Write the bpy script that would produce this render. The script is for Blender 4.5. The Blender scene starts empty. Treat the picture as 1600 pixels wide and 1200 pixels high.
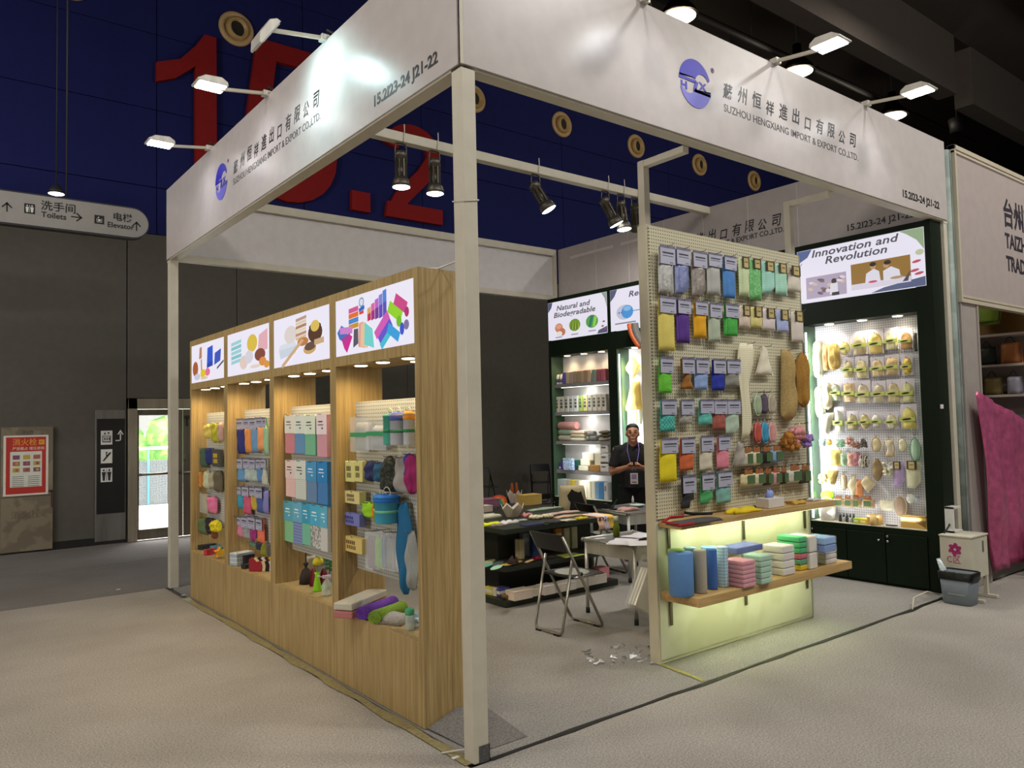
import bpy, math, random
from mathutils import Vector, Matrix
rnd = random.Random(7)
S = bpy.context.scene
C = S.collection
PI = math.pi
# ---------------------------------------------------------------- camera (solved from the photograph, frame 1600x1200)
FPX, YAW, PITCH, ROLL = 1208.616, 0.664864, 0.0490171, -0.0223924
CAM = Vector((-2.24329, -3.23238, 1.7))
_f = Vector((math.sin(YAW)*math.cos(PITCH), math.cos(YAW)*math.cos(PITCH), math.sin(PITCH)))
_r0 = Vector((math.cos(YAW), -math.sin(YAW), 0)); _u0 = _r0.cross(_f)
_r = _r0*math.cos(ROLL)+_u0*math.sin(ROLL); _u = -_r0*math.sin(ROLL)+_u0*math.cos(ROLL)
cd = bpy.data.cameras.new('camera'); cam = bpy.data.objects.new('camera', cd); C.objects.link(cam)
cd.sensor_width = 36; cd.lens = FPX/1600*36; cd.clip_end = 200
m = Matrix((_r, _u, -_f)).transposed().to_4x4(); m.translation = CAM; cam.matrix_world = m
S.camera = cam
# ---------------------------------------------------------------- exposure, world, hall lights
S.view_settings.view_transform = 'Standard'; S.view_settings.look = 'None'
S.view_settings.exposure = 0.0; S.view_settings.gamma = 1.0; S.view_settings.use_curve_mapping = False
S.cycles.use_denoising = True; S.cycles.max_bounces = 6
S.cycles.sample_clamp_indirect = 6
w = bpy.data.worlds.new('world'); S.world = w; w.use_nodes = True
w.node_tree.nodes['Background'].inputs[0].default_value = (1.0, .96, .92, 1)
w.node_tree.nodes['Background'].inputs[1].default_value = 0.08
def aim(o, d):
    o.rotation_euler = Vector(d).to_track_quat('-Z', 'Y').to_euler()
def light(kind, loc, energy, col=(1,1,1), d=(0,0,-1), size=.1, sy=None, angle=70, blend=.6):
    l = bpy.data.lights.new('lamp_light', kind); l.energy = energy; l.color = col
    o = bpy.data.objects.new('lamp_light', l); C.objects.link(o); o.location = loc; aim(o, d)
    if kind == 'AREA':
        l.size = size
        if sy: l.shape = 'RECTANGLE'; l.size_y = sy
    else: l.shadow_soft_size = size
    if kind == 'SPOT': l.spot_size = math.radians(angle); l.spot_blend = blend
    return o
# hall high-bay lamps over the aisles (only the row deep behind the booth is in frame)
for x, y, e, c_ in ((-4, -4.5, 170, (1, .93, .82)), (0.5, -5.5, 270, (1, .97, .91)), (5, -4.5, 310, (1, .98, .92)), (10, -4.5, 220, (1, .96, .90)), (-4.5, 1.5, 150, (1, .92, .80)), (10, 1.6, 80, (1, .93, .84)), (-7, 6.5, 210, (1, .94, .86))):
    light('AREA', (x, y, 8.4), e, c_, size=.9)
# added fill lights, no visible source: brighten left-facing sides, hall wall, ceiling and beams
light('AREA', (-8, 1.0, 2.6), 110, (1, .95, .88), (1, .12, .12), size=3, sy=2.2)
light('AREA', (-9, 2.0, 3.6), 320, (1, .97, .94), (.55, .75, .55), size=2.5)
light('AREA', (9, -7.5, 4.4), 520, (1, .95, .88), (.1, .45, 1), size=3)
# ---------------------------------------------------------------- pixel ray -> real plane
def ray(px, py):
    return _r*((px-800)/FPX) + _u*((600-py)/FPX) + _f
def at(px, py, ax, v):
    d = ray(px, py); i = 'XYZ'.index(ax)
    return CAM + d*((v-CAM[i])/d[i])
# ---------------------------------------------------------------- materials
def lin(h):
    h = h.lstrip('#')
    if len(h) == 3: h = ''.join(c*2 for c in h)
    return tuple((lambda c: c/12.92 if c <= .04045 else ((c+.055)/1.055)**2.4)(int(h[i:i+2], 16)/255) for i in (0, 2, 4)) + (1,)
_mats = {}
def nodes(m):
    m.use_nodes = True; nt = m.node_tree
    return nt, nt.nodes['Principled BSDF']
def ramp(nt, fac, c1, c2, p1=0., p2=1., interp='LINEAR'):
    r = nt.nodes.new('ShaderNodeValToRGB'); r.color_ramp.interpolation = interp
    e = r.color_ramp.elements; e[0].position = p1; e[0].color = c1; e[1].position = p2; e[1].color = c2
    nt.links.new(fac, r.inputs[0]); return r.outputs[0]
def tex(nt, kind, scale, vec=None, **kw):
    t = nt.nodes.new('ShaderNodeTex'+kind)
    if 'Scale' in t.inputs: t.inputs['Scale'].default_value = scale
    for k, v in kw.items():
        if k in t.inputs: t.inputs[k].default_value = v
        else: setattr(t, k, v)
    if vec is not None: nt.links.new(vec, t.inputs['Vector'])
    return t
def coords(nt, sc=(1,1,1), rot=(0,0,0), kind='Object'):
    tc = nt.nodes.new('ShaderNodeTexCoord'); mp = nt.nodes.new('ShaderNodeMapping')
    mp.inputs['Scale'].default_value = sc; mp.inputs['Rotation'].default_value = rot
    nt.links.new(tc.outputs[kind], mp.inputs['Vector']); return mp.outputs[0]
def bump(nt, b, h, st=.3, dist=.01):
    n = nt.nodes.new('ShaderNodeBump'); n.inputs['Strength'].default_value = st; n.inputs['Distance'].default_value = dist
    nt.links.new(h, n.inputs['Height']); nt.links.new(n.outputs[0], b.inputs['Normal'])
def dark(c, k): return (c[0]*k, c[1]*k, c[2]*k, 1)
def mat(col, kind='plain', col2=None, rough=.6, metal=0., sc=1.):
    """one cached procedural material per colour and kind"""
    key = (col, kind, col2, rough, metal, sc)
    if key in _mats: return _mats[key]
    m = bpy.data.materials.new(kind+'_'+col.lstrip('#')); _mats[key] = m
    nt, b = nodes(m); L = nt.links.new
    c = lin(col); c2 = lin(col2) if col2 else dark(c, .55)
    b.inputs['Roughness'].default_value = rough; b.inputs['Metallic'].default_value = metal
    if kind == 'matte': b.inputs['Specular IOR Level'].default_value = .12; kind = 'plain'
    if kind == 'plain':
        n = tex(nt, 'Noise', 9*sc, coords(nt), Detail=3.)
        L(ramp(nt, n.outputs[0], dark(c, .93), c, .35, .65), b.inputs['Base Color'])
    elif kind == 'cloth':
        n = tex(nt, 'Noise', 260*sc, coords(nt), Detail=2.)
        L(ramp(nt, n.outputs[0], dark(c, .78), c, .3, .7), b.inputs['Base Color'])
        bump(nt, b, n.outputs[0], .5, .002); b.inputs['Roughness'].default_value = .9
    elif kind == 'terry':
        n = tex(nt, 'Noise', 160*sc, coords(nt), Detail=3.)
        L(ramp(nt, n.outputs[0], dark(c, .5), c, .3, .62), b.inputs['Base Color'])
        bump(nt, b, n.outputs[0], .9, .006); b.inputs['Roughness'].default_value = .95
    elif kind in ('vstripe', 'hstripe', 'dstripe'):
        rot = {'vstripe': (0,0,0), 'hstripe': (0, PI/2, 0), 'dstripe': (0, PI/4, 0)}[kind]
        t = tex(nt, 'Wave', 22*sc, coords(nt, rot=rot), wave_type='BANDS', bands_direction='X')
        L(ramp(nt, t.outputs[1], c2, c, .25, .45), b.inputs['Base Color']); b.inputs['Roughness'].default_value = .85
    elif kind == 'zig':
        t = tex(nt, 'Wave', 16*sc, coords(nt), wave_type='BANDS', bands_direction='X', Distortion=3., **{'Detail Scale': 3.})
        L(ramp(nt, t.outputs[1], c2, c, .2, .4), b.inputs['Base Color']); b.inputs['Roughness'].default_value = .85
    elif kind in ('check', 'diamond'):
        rot = (0, PI/4, 0) if kind == 'diamond' else (0,0,0)
        a = tex(nt, 'Wave', 14*sc, coords(nt, rot=rot), wave_type='BANDS', bands_direction='X')
        z = tex(nt, 'Wave', 14*sc, coords(nt, rot=rot), wave_type='BANDS', bands_direction='Z')
        mm = nt.nodes.new('ShaderNodeMath'); mm.operation = 'MULTIPLY'; L(a.outputs[1], mm.inputs[0]); L(z.outputs[1], mm.inputs[1])
        L(ramp(nt, mm.outputs[0], c2, c, .02, .22), b.inputs['Base Color']); b.inputs['Roughness'].default_value = .85
    elif kind in ('floral', 'camo', 'stone'):
        n = tex(nt, 'Noise', 45*sc, coords(nt), Detail=2.)
        L(ramp(nt, n.outputs[0], c2, c, .46, .54), b.inputs['Base Color'])
    elif kind == 'shiny':                                   # crinkled foil or film
        n = tex(nt, 'Noise', 38*sc, coords(nt), Detail=4.)
        L(ramp(nt, n.outputs[0], dark(c, .7), c, .35, .65), b.inputs['Base Color'])
        bump(nt, b, n.outputs[0], .6, .008); b.inputs['Roughness'].default_value = .28; b.inputs['Metallic'].default_value = .25
    elif kind == 'woven':
        t = tex(nt, 'Checker', 120*sc, coords(nt), Color1=c, Color2=dark(c, .72))
        L(t.outputs[0], b.inputs['Base Color']); b.inputs['Roughness'].default_value = .9
        bump(nt, b, t.outputs[1], .4, .002)
    elif kind == 'metal':
        n = tex(nt, 'Noise', 12, coords(nt, (1, 1, .1)), Detail=4.)
        L(ramp(nt, n.outputs[0], dark(c, .8), c, .35, .65), b.inputs['Base Color'])
        b.inputs['Metallic'].default_value = metal or 1.; b.inputs['Roughness'].default_value = rough
    elif kind == 'wood':                                    # vertical oak grain
        n = tex(nt, 'Noise', 1., coords(nt, (46*sc, 46*sc, 1.2*sc), kind='Object'), Detail=6., Distortion=.9)
        n2 = tex(nt, 'Noise', 1., coords(nt, (170*sc, 170*sc, 4*sc), kind='Object'), Detail=3.)
        mx = nt.nodes.new('ShaderNodeMixRGB'); mx.blend_type = 'MULTIPLY'; mx.inputs[0].default_value = .5
        L(ramp(nt, n.outputs[0], c2, c, .30, .62), mx.inputs[1]); L(ramp(nt, n2.outputs[0], (.6,.55,.5,1), (1,1,1,1), .38, .55), mx.inputs[2])
        L(mx.outputs[0], b.inputs['Base Color']); bump(nt, b, n2.outputs[0], .12, .003)
    elif kind == 'woodx':                                   # grain along x
        n = tex(nt, 'Noise', 1., coords(nt, (1.3, 28, 28)), Detail=6., Distortion=.6)
        L(ramp(nt, n.outputs[0], c2, c, .36, .62), b.inputs['Base Color'])
    elif kind == 'emit':
        b.inputs['Base Color'].default_value = (.02, .02, .02, 1); b.inputs['Emission Color'].default_value = c
        b.inputs['Emission Strength'].default_value = sc; b.inputs['Roughness'].default_value = .35
    elif kind == 'clear':                                   # thin clear or tinted plastic
        b.inputs['Base Color'].default_value = c; b.inputs['Roughness'].default_value = .12
        b.inputs['Alpha'].default_value = .32*sc
    elif kind == 'glass':
        b.inputs['Base Color'].default_value = c; b.inputs['Roughness'].default_value = .03
        b.inputs['Alpha'].default_value = .14
    elif kind in ('peg', 'pegy'):                                     # perforated board: painted with recessed dark holes (fine relief)
        co = coords(nt, (1/.0245,)*3)
        fr = nt.nodes.new('ShaderNodeVectorMath'); fr.operation = 'FRACTION'; L(co, fr.inputs[0])
        sb = nt.nodes.new('ShaderNodeVectorMath'); sb.operation = 'SUBTRACT'; L(fr.outputs[0], sb.inputs[0]); sb.inputs[1].default_value = (.5,.5,.5)
        se = nt.nodes.new('ShaderNodeSeparateXYZ'); L(sb.outputs[0], se.inputs[0])
        def sq(o):
            q = nt.nodes.new('ShaderNodeMath'); q.operation = 'MULTIPLY'; L(o, q.inputs[0]); L(o, q.inputs[1]); return q.outputs[0]
        ad = nt.nodes.new('ShaderNodeMath'); L(sq(se.outputs[1 if kind == 'pegy' else 0]), ad.inputs[0]); L(sq(se.outputs[2]), ad.inputs[1])
        L(ramp(nt, ad.outputs[0], c2, c, .035, .06), b.inputs['Base Color'])
        bump(nt, b, ramp(nt, ad.outputs[0], (0,0,0,1), (1,1,1,1), .035, .06), .5, .004)
    elif kind == 'carpet':
        n = tex(nt, 'Noise', 95, coords(nt), Detail=5., Roughness=.7)
        n2 = tex(nt, 'Noise', 1.1, coords(nt), Detail=4.)
        mx = nt.nodes.new('ShaderNodeMixRGB'); mx.blend_type = 'MULTIPLY'; mx.inputs[0].default_value = .8
        L(ramp(nt, n.outputs[0], dark(c, .42), dark(c, 1.38), .3, .7), mx.inputs[1])
        L(ramp(nt, n2.outputs[0], (.8,.79,.77,1), (1,1,1,1), .35, .62), mx.inputs[2])
        L(mx.outputs[0], b.inputs['Base Color']); b.inputs['Roughness'].default_value = .95
        w2 = tex(nt, 'Noise', 2.0, coords(nt, (.55, 2.2, 1)), Detail=2.)
        ad = nt.nodes.new('ShaderNodeMath'); ad.operation = 'MULTIPLY_ADD'; L(n.outputs[0], ad.inputs[0]); ad.inputs[1].default_value = .08; L(w2.outputs[0], ad.inputs[2])
        bump(nt, b, ad.outputs[0], .35, .06)
    return m
# ---------------------------------------------------------------- mesh builder
class MB:
    def __init__(s): s.v = []; s.f = []; s.m = []; s.s = []
    def add(s, vs, fs, mi=0, sm=False):
        o = len(s.v); s.v += [tuple(p) for p in vs]
        for f in fs: s.f.append([i+o for i in f]); s.m.append(mi); s.s.append(sm)
        return s
    def box(s, x0, y0, z0, x1, y1, z1, mi=0):
        if x0 > x1: x0, x1 = x1, x0
        if y0 > y1: y0, y1 = y1, y0
        if z0 > z1: z0, z1 = z1, z0
        return s.add([(x, y, z) for z in (z0, z1) for y in (y0, y1) for x in (x0, x1)],
                     [(0,2,3,1), (4,5,7,6), (0,1,5,4), (2,6,7,3), (0,4,6,2), (1,3,7,5)], mi)
    def obox(s, c, ax, half, mi=0):
        """oriented box: centre, three axes, half sizes"""
        c = Vector(c); a = [Vector(k)*h for k, h in zip(ax, half)]
        return s.add([c+a[0]*i+a[1]*j+a[2]*k for k in (-1, 1) for j in (-1, 1) for i in (-1, 1)],
                     [(0,2,3,1), (4,5,7,6), (0,1,5,4), (2,6,7,3), (0,4,6,2), (1,3,7,5)], mi)
    def bar(s, a, b, wx, wz=None, mi=0, up=(0,0,1)):
        a, b = Vector(a), Vector(b); d = (b-a); n = d.normalized(); u = Vector(up)
        if abs(n.dot(u)) > .99: u = Vector((1, 0, 0))
        x = n.cross(u).normalized(); z = x.cross(n)
        return s.obox((a+b)/2, (x, n, z), (wx/2, d.length/2, (wz or wx)/2), mi)
    def tube(s, pts, r, n=8, mi=0, close=False, cap=True):
        pts = [Vector(p) for p in pts]; N = len(pts); rings = []; prev = None
        for i, p in enumerate(pts):
            if close: t = (pts[(i+1) % N]-pts[i-1])
            else: t = pts[min(i+1, N-1)]-pts[max(i-1, 0)]
            t = t.normalized() if t.length > 1e-9 else Vector((0,0,1))
            if prev is None:
                u = Vector((0,0,1)) if abs(t.z) < .9 else Vector((1,0,0)); x = t.cross(u).normalized()
            else: x = (prev - t*prev.dot(t)).normalized()
            prev = x; y = t.cross(x)
            rr = r[i] if isinstance(r, (list, tuple)) else r
            rings.append([p+x*math.cos(2*PI*k/n)*rr+y*math.sin(2*PI*k/n)*rr for k in range(n)])
        vs = [q for g in rings for q in g]; fs = []
        for i in range(N if close else N-1):
            j = (i+1) % N
            for k in range(n): fs.append((i*n+k, i*n+(k+1) % n, j*n+(k+1) % n, j*n+k))
        s.add(vs, fs, mi, True)
        if cap and not close:
            o = len(s.v)-len(vs)
            s.f.append([o+k for k in range(n)][::-1]); s.m.append(mi); s.s.append(False)
            s.f.append([o+(N-1)*n+k for k in range(n)]); s.m.append(mi); s.s.append(False)
        return s
    def lathe(s, prof, c=(0,0,0), n=20, mi=0, ax=(0,0,1), sm=True):
        """prof: (radius, height) along ax from c"""
        c = Vector(c); a = Vector(ax).normalized(); u = Vector((1,0,0)) if abs(a.x) < .9 else Vector((0,1,0))
        x = a.cross(u).normalized(); y = a.cross(x); vs = []; fs = []
        for r, h in prof: vs += [c+a*h+(x*math.cos(2*PI*k/n)+y*math.sin(2*PI*k/n))*r for k in range(n)]
        for i in range(len(prof)-1):
            for k in range(n): fs.append((i*n+k, i*n+(k+1) % n, (i+1)*n+(k+1) % n, (i+1)*n+k))
        o = len(s.v); s.add(vs, fs, mi, sm)
        for i, rv in ((0, True), (len(prof)-1, False)):
            if prof[i][0] > 1e-4:
                q = [o+i*n+k for k in range(n)]; s.f.append(q[::-1] if rv else q); s.m.append(mi); s.s.append(False)
        return s
    def ball(s, c, r, n=12, k=8, mi=0, lump=0., seed=1):
        R = random.Random(seed); rx, ry, rz = r if isinstance(r, (tuple, list)) else (r,)*3; c = Vector(c); vs = []; fs = []
        for j in range(k+1):
            t = PI*j/k
            for i in range(n):
                q = 1+R.uniform(-lump, lump)
                vs.append(c+Vector((rx*math.sin(t)*math.cos(2*PI*i/n), ry*math.sin(t)*math.sin(2*PI*i/n), rz*math.cos(t)))*q)
        for j in range(k):
            for i in range(n): fs.append((j*n+i, (j+1)*n+i, (j+1)*n+(i+1) % n, j*n+(i+1) % n))
        return s.add(vs, fs, mi, True)
    def prism(s, poly, y0, y1, mi=0, mi_side=None):
        """polygon in local x,z, front at y0 (towards -y), back at y1"""
        n = len(poly)
        s.add([(x, y0, z) for x, z in poly]+[(x, y1, z) for x, z in poly],
              [tuple(range(n)), tuple(range(2*n-1, n-1, -1))], mi)
        o = len(s.v)-2*n
        for i in range(n):
            j = (i+1) % n; s.f.append([o+i, o+n+i, o+n+j, o+j]); s.m.append(mi if mi_side is None else mi_side); s.s.append(False)
        return s
    def soft(s, w, h, t, z0=0., x0=0., y=0., wf=None, nx=7, nz=9, amp=.12, mi=0, seed=0, lean=0.):
        """a soft body hanging flat: back near y, front bulging to y-t; wf(v)->(left,right) in 0..1 of the width"""
        R = random.Random(seed*7+3); vs = []; fs = []
        ph = [R.uniform(0, 6.3) for _ in range(4)]
        for side in (0, 1):
            for j in range(nz+1):
                v = j/nz; a, b = wf(v) if wf else (0., 1.)
                for i in range(nx+1):
                    u = i/nx; e = max(0., 1-abs(2*u-1)**4)**.5; g = .35+.65*max(0., 1-abs(2*v-1)**6)**.5
                    x = x0+w*(a+(b-a)*u-.5); zz = z0+h*v
                    wob = amp*t*(math.sin(9*u+5*v+ph[0])+math.sin(13*v-4*u+ph[1])+.7*math.sin(17*u+ph[2]))
                    yy = y-(t*e*g+wob*e if side else t*.08*(1-e))
                    vs.append((x+lean*h*(1-v)+amp*.15*w*math.sin(7*v+ph[3])*(.3), yy, zz))
        N = (nx+1)*(nz+1)
        for j in range(nz):
            for i in range(nx):
                p = j*(nx+1)+i
                fs.append((p, p+nx+1, p+nx+2, p+1)); fs.append((N+p, N+p+1, N+p+nx+2, N+p+nx+1))
        rim = [i for i in range(nx+1)]+[j*(nx+1)+nx for j in range(1, nz+1)]+[nz*(nx+1)+i for i in range(nx-1, -1, -1)]+[j*(nx+1) for j in range(nz-1, 0, -1)]
        for a, b in zip(rim, rim[1:]+rim[:1]): fs.append((a, b, N+b, N+a))
        return s.add(vs, fs, mi, True)
    def xf(s, M, start=0):
        for i in range(start, len(s.v)): s.v[i] = tuple(M @ Vector(s.v[i]))
        return s
    def build(s, name, mats, parent=None, world=True, bev=0.):
        me = bpy.data.meshes.new(name)
        off = Vector((0,0,0))
        if world and parent is not None:
            p = parent
            while p is not None: off += p.location; p = p.parent
        me.from_pydata([tuple(Vector(v)-off) for v in s.v] if off.length else s.v, [], s.f)
        for k in (mats if isinstance(mats, (list, tuple)) else [mats]): me.materials.append(k)
        me.polygons.foreach_set('material_index', s.m); me.polygons.foreach_set('use_smooth', s.s); me.update()
        o = bpy.data.objects.new(name, me); C.objects.link(o)
        if parent is not None: o.parent = parent
        if bev:
            b = o.modifiers.new('bevel', 'BEVEL'); b.width = bev; b.segments = 2; b.limit_method = 'ANGLE'
        return o
def tag(o, label, cat, group=None, kind=None):
    if label: o['label'] = label
    if cat: o['category'] = cat
    if group: o['group'] = group
    if kind: o['kind'] = kind
    return o
def thing(name, label, cat, loc=(0,0,0), rz=0., group=None):
    o = bpy.data.objects.new(name, None); C.objects.link(o); o.empty_display_size = .1
    o.location = loc; o.rotation_euler = (0, 0, rz)
    return tag(o, label, cat, group)
def solo(mb, name, mats, label, cat, loc=(0,0,0), rz=0., group=None, bev=0.):
    """a thing that is one mesh, given in local coordinates"""
    o = mb.build(name, mats, bev=bev); o.location = loc; o.rotation_euler = (0, 0, rz)
    return tag(o, label, cat, group)
def struct(mb, name, mats, bev=0., parent=None):
    o = mb.build(name, mats, parent, bev=bev)
    if parent is None: o['kind'] = 'structure'
    return o
def text(body, size, m, parent, name='lettering', loc=(0,0,0), rz=0., align='LEFT', shear=0., bold=0., sx=1., ext=.0008, space=1., tilt=0., fit=None):
    """lettering as a thin mesh; local x right, z up, facing local -y"""
    cu = bpy.data.curves.new(name, 'FONT'); cu.body = body; cu.size = size; cu.align_x = align; cu.shear = shear
    cu.offset = bold; cu.extrude = ext; cu.space_character = space; cu.resolution_u = 3
    t = bpy.data.objects.new(name, cu); C.objects.link(t)
    dg = bpy.context.evaluated_depsgraph_get(); me = bpy.data.meshes.new_from_object(t.evaluated_get(dg))
    bpy.data.objects.remove(t); bpy.data.curves.remove(cu)
    if fit:
        xs = [v.co.x for v in me.vertices]; sx = fit/(max(xs)-min(xs))
    me.transform(Matrix.Diagonal((sx, 1, 1, 1))); me.transform(Matrix.Rotation(tilt, 4, 'Z')); me.transform(Matrix.Rotation(PI/2, 4, 'X'))
    me.materials.clear(); me.materials.append(m)
    o = bpy.data.objects.new(name, me); C.objects.link(o); o.parent = parent
    l = Vector(loc)
    p = parent
    while p is not None: l -= p.location; p = p.parent
    o.location = l; o.rotation_euler = (0, 0, rz)
    return o
def ellipse(cx, cy, rx, ry, n=20, rot=0.):
    c, s_ = math.cos(rot), math.sin(rot)
    return [(cx+rx*math.cos(2*PI*k/n)*c-ry*math.sin(2*PI*k/n)*s_, cy+rx*math.cos(2*PI*k/n)*s_+ry*math.sin(2*PI*k/n)*c) for k in range(n)]
# ================================================================ SETTING
CARPET = mat('#a09a92', 'carpet'); CARPET2 = mat('#928e89', 'carpet'); CARPET3 = mat('#77736f', 'carpet'); CARPET4 = mat('#7d7875', 'carpet')
struct(MB().box(-16, -14, -.06, 70, 9.8, -.012), 'floor', mat('#4a4640'))
def carpet(name, m, label, *boxes):
    mb = MB()
    for b in boxes: mb.box(b[0], b[1], -.011, b[2], b[3], b[4])
    o = mb.build(name, m); tag(o, label, 'carpet')
carpet('aisle_carpet', CARPET, 'light grey needle felt carpet along the front and left aisles', (-16, -14, 70, -.012, 0), (-16, -.012, -.03, 5.71, 0))
carpet('booth_carpet', CARPET2, 'slightly darker grey carpet covering the floor inside the booth', (.035, .02, 5.73, 5.70, .001))
carpet('back_aisle_carpet', CARPET3, 'dark grey carpet strip in the aisle behind the booth', (-16, 5.725, 24, 7.86, 0))
carpet('wall_side_carpet', CARPET4, 'dark grey carpet strip along the foot of the hall wall', (-16, 7.875, 24, 9.8, 0))
carpet('neighbour_carpet', CARPET3, 'dim carpet on the floor of the neighbouring stall at right', (5.76, .02, 24, 5.70, 0))
def ribbon(name, pts, wid, m, label, cat, z=.0025):
    """a flat strip lying on the floor along a polyline with varying width"""
    vs = []; fs = []
    for i, (x, y) in enumerate(pts):
        a = Vector(pts[max(i-1, 0)]); b = Vector(pts[min(i+1, len(pts)-1)]); t = (b-a).normalized(); n = Vector((-t.y, t.x))
        k = wid[i % len(wid)]/2
        vs += [(x+n.x*k, y+n.y*k, z), (x-n.x*k, y-n.y*k, z)]
    for i in range(len(pts)-1): fs.append((2*i, 2*i+1, 2*i+3, 2*i+2))
    b = MB(); b.add(vs, fs)
    b.add([(x, y, 0.0005) for x, y, z_ in vs], [tuple(reversed(f)) for f in fs])
    return tag(b.build(name, m), label, cat)
R2 = random.Random(5)
ribbon('carpet_seam', [(.1+i*.28, -.005+R2.uniform(-.012, .012)+(.02 if i > 16 else 0)) for i in range(21)], [.03, .022, .045, .03, .02, .035, .028], mat('#1d1a16', rough=.5), 'wavy dark gap between booth carpet and front aisle carpet', 'carpet edge', .004)
ribbon('floor_tape', [(-.005+R2.uniform(-.008, .008), .02+i*.2) for i in range(26)], [.06, .075, .05, .06, .08, .055, .045], mat('#a89d72', 'shiny', rough=.4), 'torn beige tape along the foot of the oak cabinets', 'tape', .005)
ribbon('floor_tape', [(1.835, .03), (1.845, .12), (1.86, .22), (1.87, .32), (1.89, .44), (1.91, .53)], [.05, .035, .045, .03, .04, .02], mat('#b0a85e', 'shiny', rough=.4), 'yellowish torn tape strip at the foot of the perforated partition', 'tape', .005)
# ---- back wall of the hall
GREY = mat('#5c5952', 'matte', rough=.8); BLUE = mat('#20245a', 'matte', rough=.8); GAP = mat('#141519')
wall = struct(MB().box(-16, 9.86, 0, .43, 10.0, 10.6).box(2.12, 9.86, 0, 70, 10.0, 10.6).box(.43, 9.86, 2.19, 2.12, 10.0, 10.6), 'wall_back', GAP)
VX = [-6.6, -2.9, .86, 3.33, 5.81, 9.58, 13.3, 17.05, 20.8]; HZ = [4.8, 5.56, 6.82, 8.06, 9.3, 10.6]
for x0, x1 in zip(VX, VX[1:]):
    for z0, z1 in zip(HZ, HZ[1:]):
        MB().box(x0+.006, 9.8, z0+.006, x1-.006, 9.86, z1-.006).build('panel', BLUE, wall, bev=.004)
for x0, x1, z0 in ((-6.6, -4.5, 0), (-4.5, .425, 0), (.435, 2.12, 2.2), (2.125, 5.4, 0), (5.4, 10.36, 0), (10.36, 15.3, 0), (15.3, 20.8, 0)):
    MB().box(x0+.003, 9.8, z0, x1-.003, 9.86, 4.797).build('panel', GREY, wall, bev=.003)
struct(MB().box(-16, 9.775, 0, .43, 9.8, .11).box(2.125, 9.775, 0, 20, 9.8, .11), 'baseboard_back', mat('#15130f', rough=.5))
# ---- ceiling
CEIL = mat('#3c3732', 'matte', rough=.9); BEAM = mat('#4d4742', 'matte', rough=.85)
struct(MB().box(-16, 3.1, 10.5, 70, 10, 10.6).box(-16, -14, 9.2, 70, 3.1, 9.35).box(-16, 3.1, 9.2, 70, 3.12, 10.5), 'ceiling', CEIL)
struct(MB().box(-16, 3.1, 8.0, 14.1, 3.46, 9.2).box(14.9, 3.1, 8.0, 70, 3.46, 9.2), 'trim_1', BEAM)
struct(MB().box(-16, .2, 8.9, 70, 1.55, 9.2), 'trim_2', BEAM)
def solid(name, mb, m, label, cat, bev=0., group=None):
    """a single-mesh thing given in world coordinates"""
    return tag(mb.build(name, m, bev=bev), label, cat, group)
PIPE = mat('#2d2a28', rough=.6)
pb = thing('ceiling_pipe', 'long dark pipe hung under the hall ceiling behind the booth', 'pipe', (8, 6.1, 9.5))
MB().tube([(2, 6.1, 9.5), (22, 5.8, 9.5)], .07).build('pipe', PIPE, pb)
for x in (6, 9, 11.5, 14, 17): MB().tube([(x, 6.05-(x-6)*.015, 9.5), (x, 6.05-(x-6)*.015, 10.5)], .012, 6).build('hanger', PIPE, pb)
solid('ceiling_duct', MB().box(9.5, 7.2, 9.7, 12.5, 8.2, 10.45), mat('#3a3632'), 'boxy dark air duct under the hall ceiling behind the booth', 'duct')
pbx = solid('ceiling_speaker', MB().lathe([(.16, 0), (.2, .35), (.05, .4)], (17.9, 4.6, 8.5), 10).tube([(17.9, 4.6, 8.9), (17.9, 4.6, 10.5)], .015, 6), mat('#0e0c0c'), 'small black speaker hanging far right under the hall ceiling', 'speaker')
LAMP_W = mat('#fff0d8', 'emit', sc=9.)
for i, (x, wh) in enumerate(((8.75, 'leftmost'), (12.62, 'middle'), (16.8, 'rightmost'))):
    t = thing('high_bay_lamp', 'round glowing high bay lamp above front fascia, %s of three' % wh, 'lamp', (x, 5.62, 9.0), 0, 'high bay lamps over the hall')
    MB().lathe([(.36, 0), (.3, .12), (.16, .3), (.09, .42), (.09, .6)], (x, 5.62, 9.0), 20).build('shade', mat('#3a342c', 'metal', rough=.4), t)
    MB().lathe([(.001, -.05), (.2, -.03), (.34, .01)], (x, 5.62, 9.0), 20).build('diffuser', LAMP_W, t)
    MB().tube([(x, 5.62, 9.6), (x, 5.62, 10.5)], .015, 6).build('rod', PIPE, t)
    light('POINT', (x, 5.62, 8.8), 60, (1, .88, .7), size=.3)
# lamp above the hanging sign
p = at(88, 303, 'Y', 9.0)
t = thing('high_bay_lamp', 'small round white lamp glowing just above the hanging wayfinding sign', 'lamp', p)
MB().lathe([(.11, 0), (.09, .05), (.05, .12)], p, 16).build('shade', mat('#2b2b2b'), t)
MB().lathe([(.001, -.03), (.1, 0)], p, 16).build('diffuser', mat('#ffffff', 'emit', sc=6.), t)
MB().tube([p+Vector((0, 0, .1)), (p.x, p.y, 10.5)], .01, 6).build('rod', PIPE, t)
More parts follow.
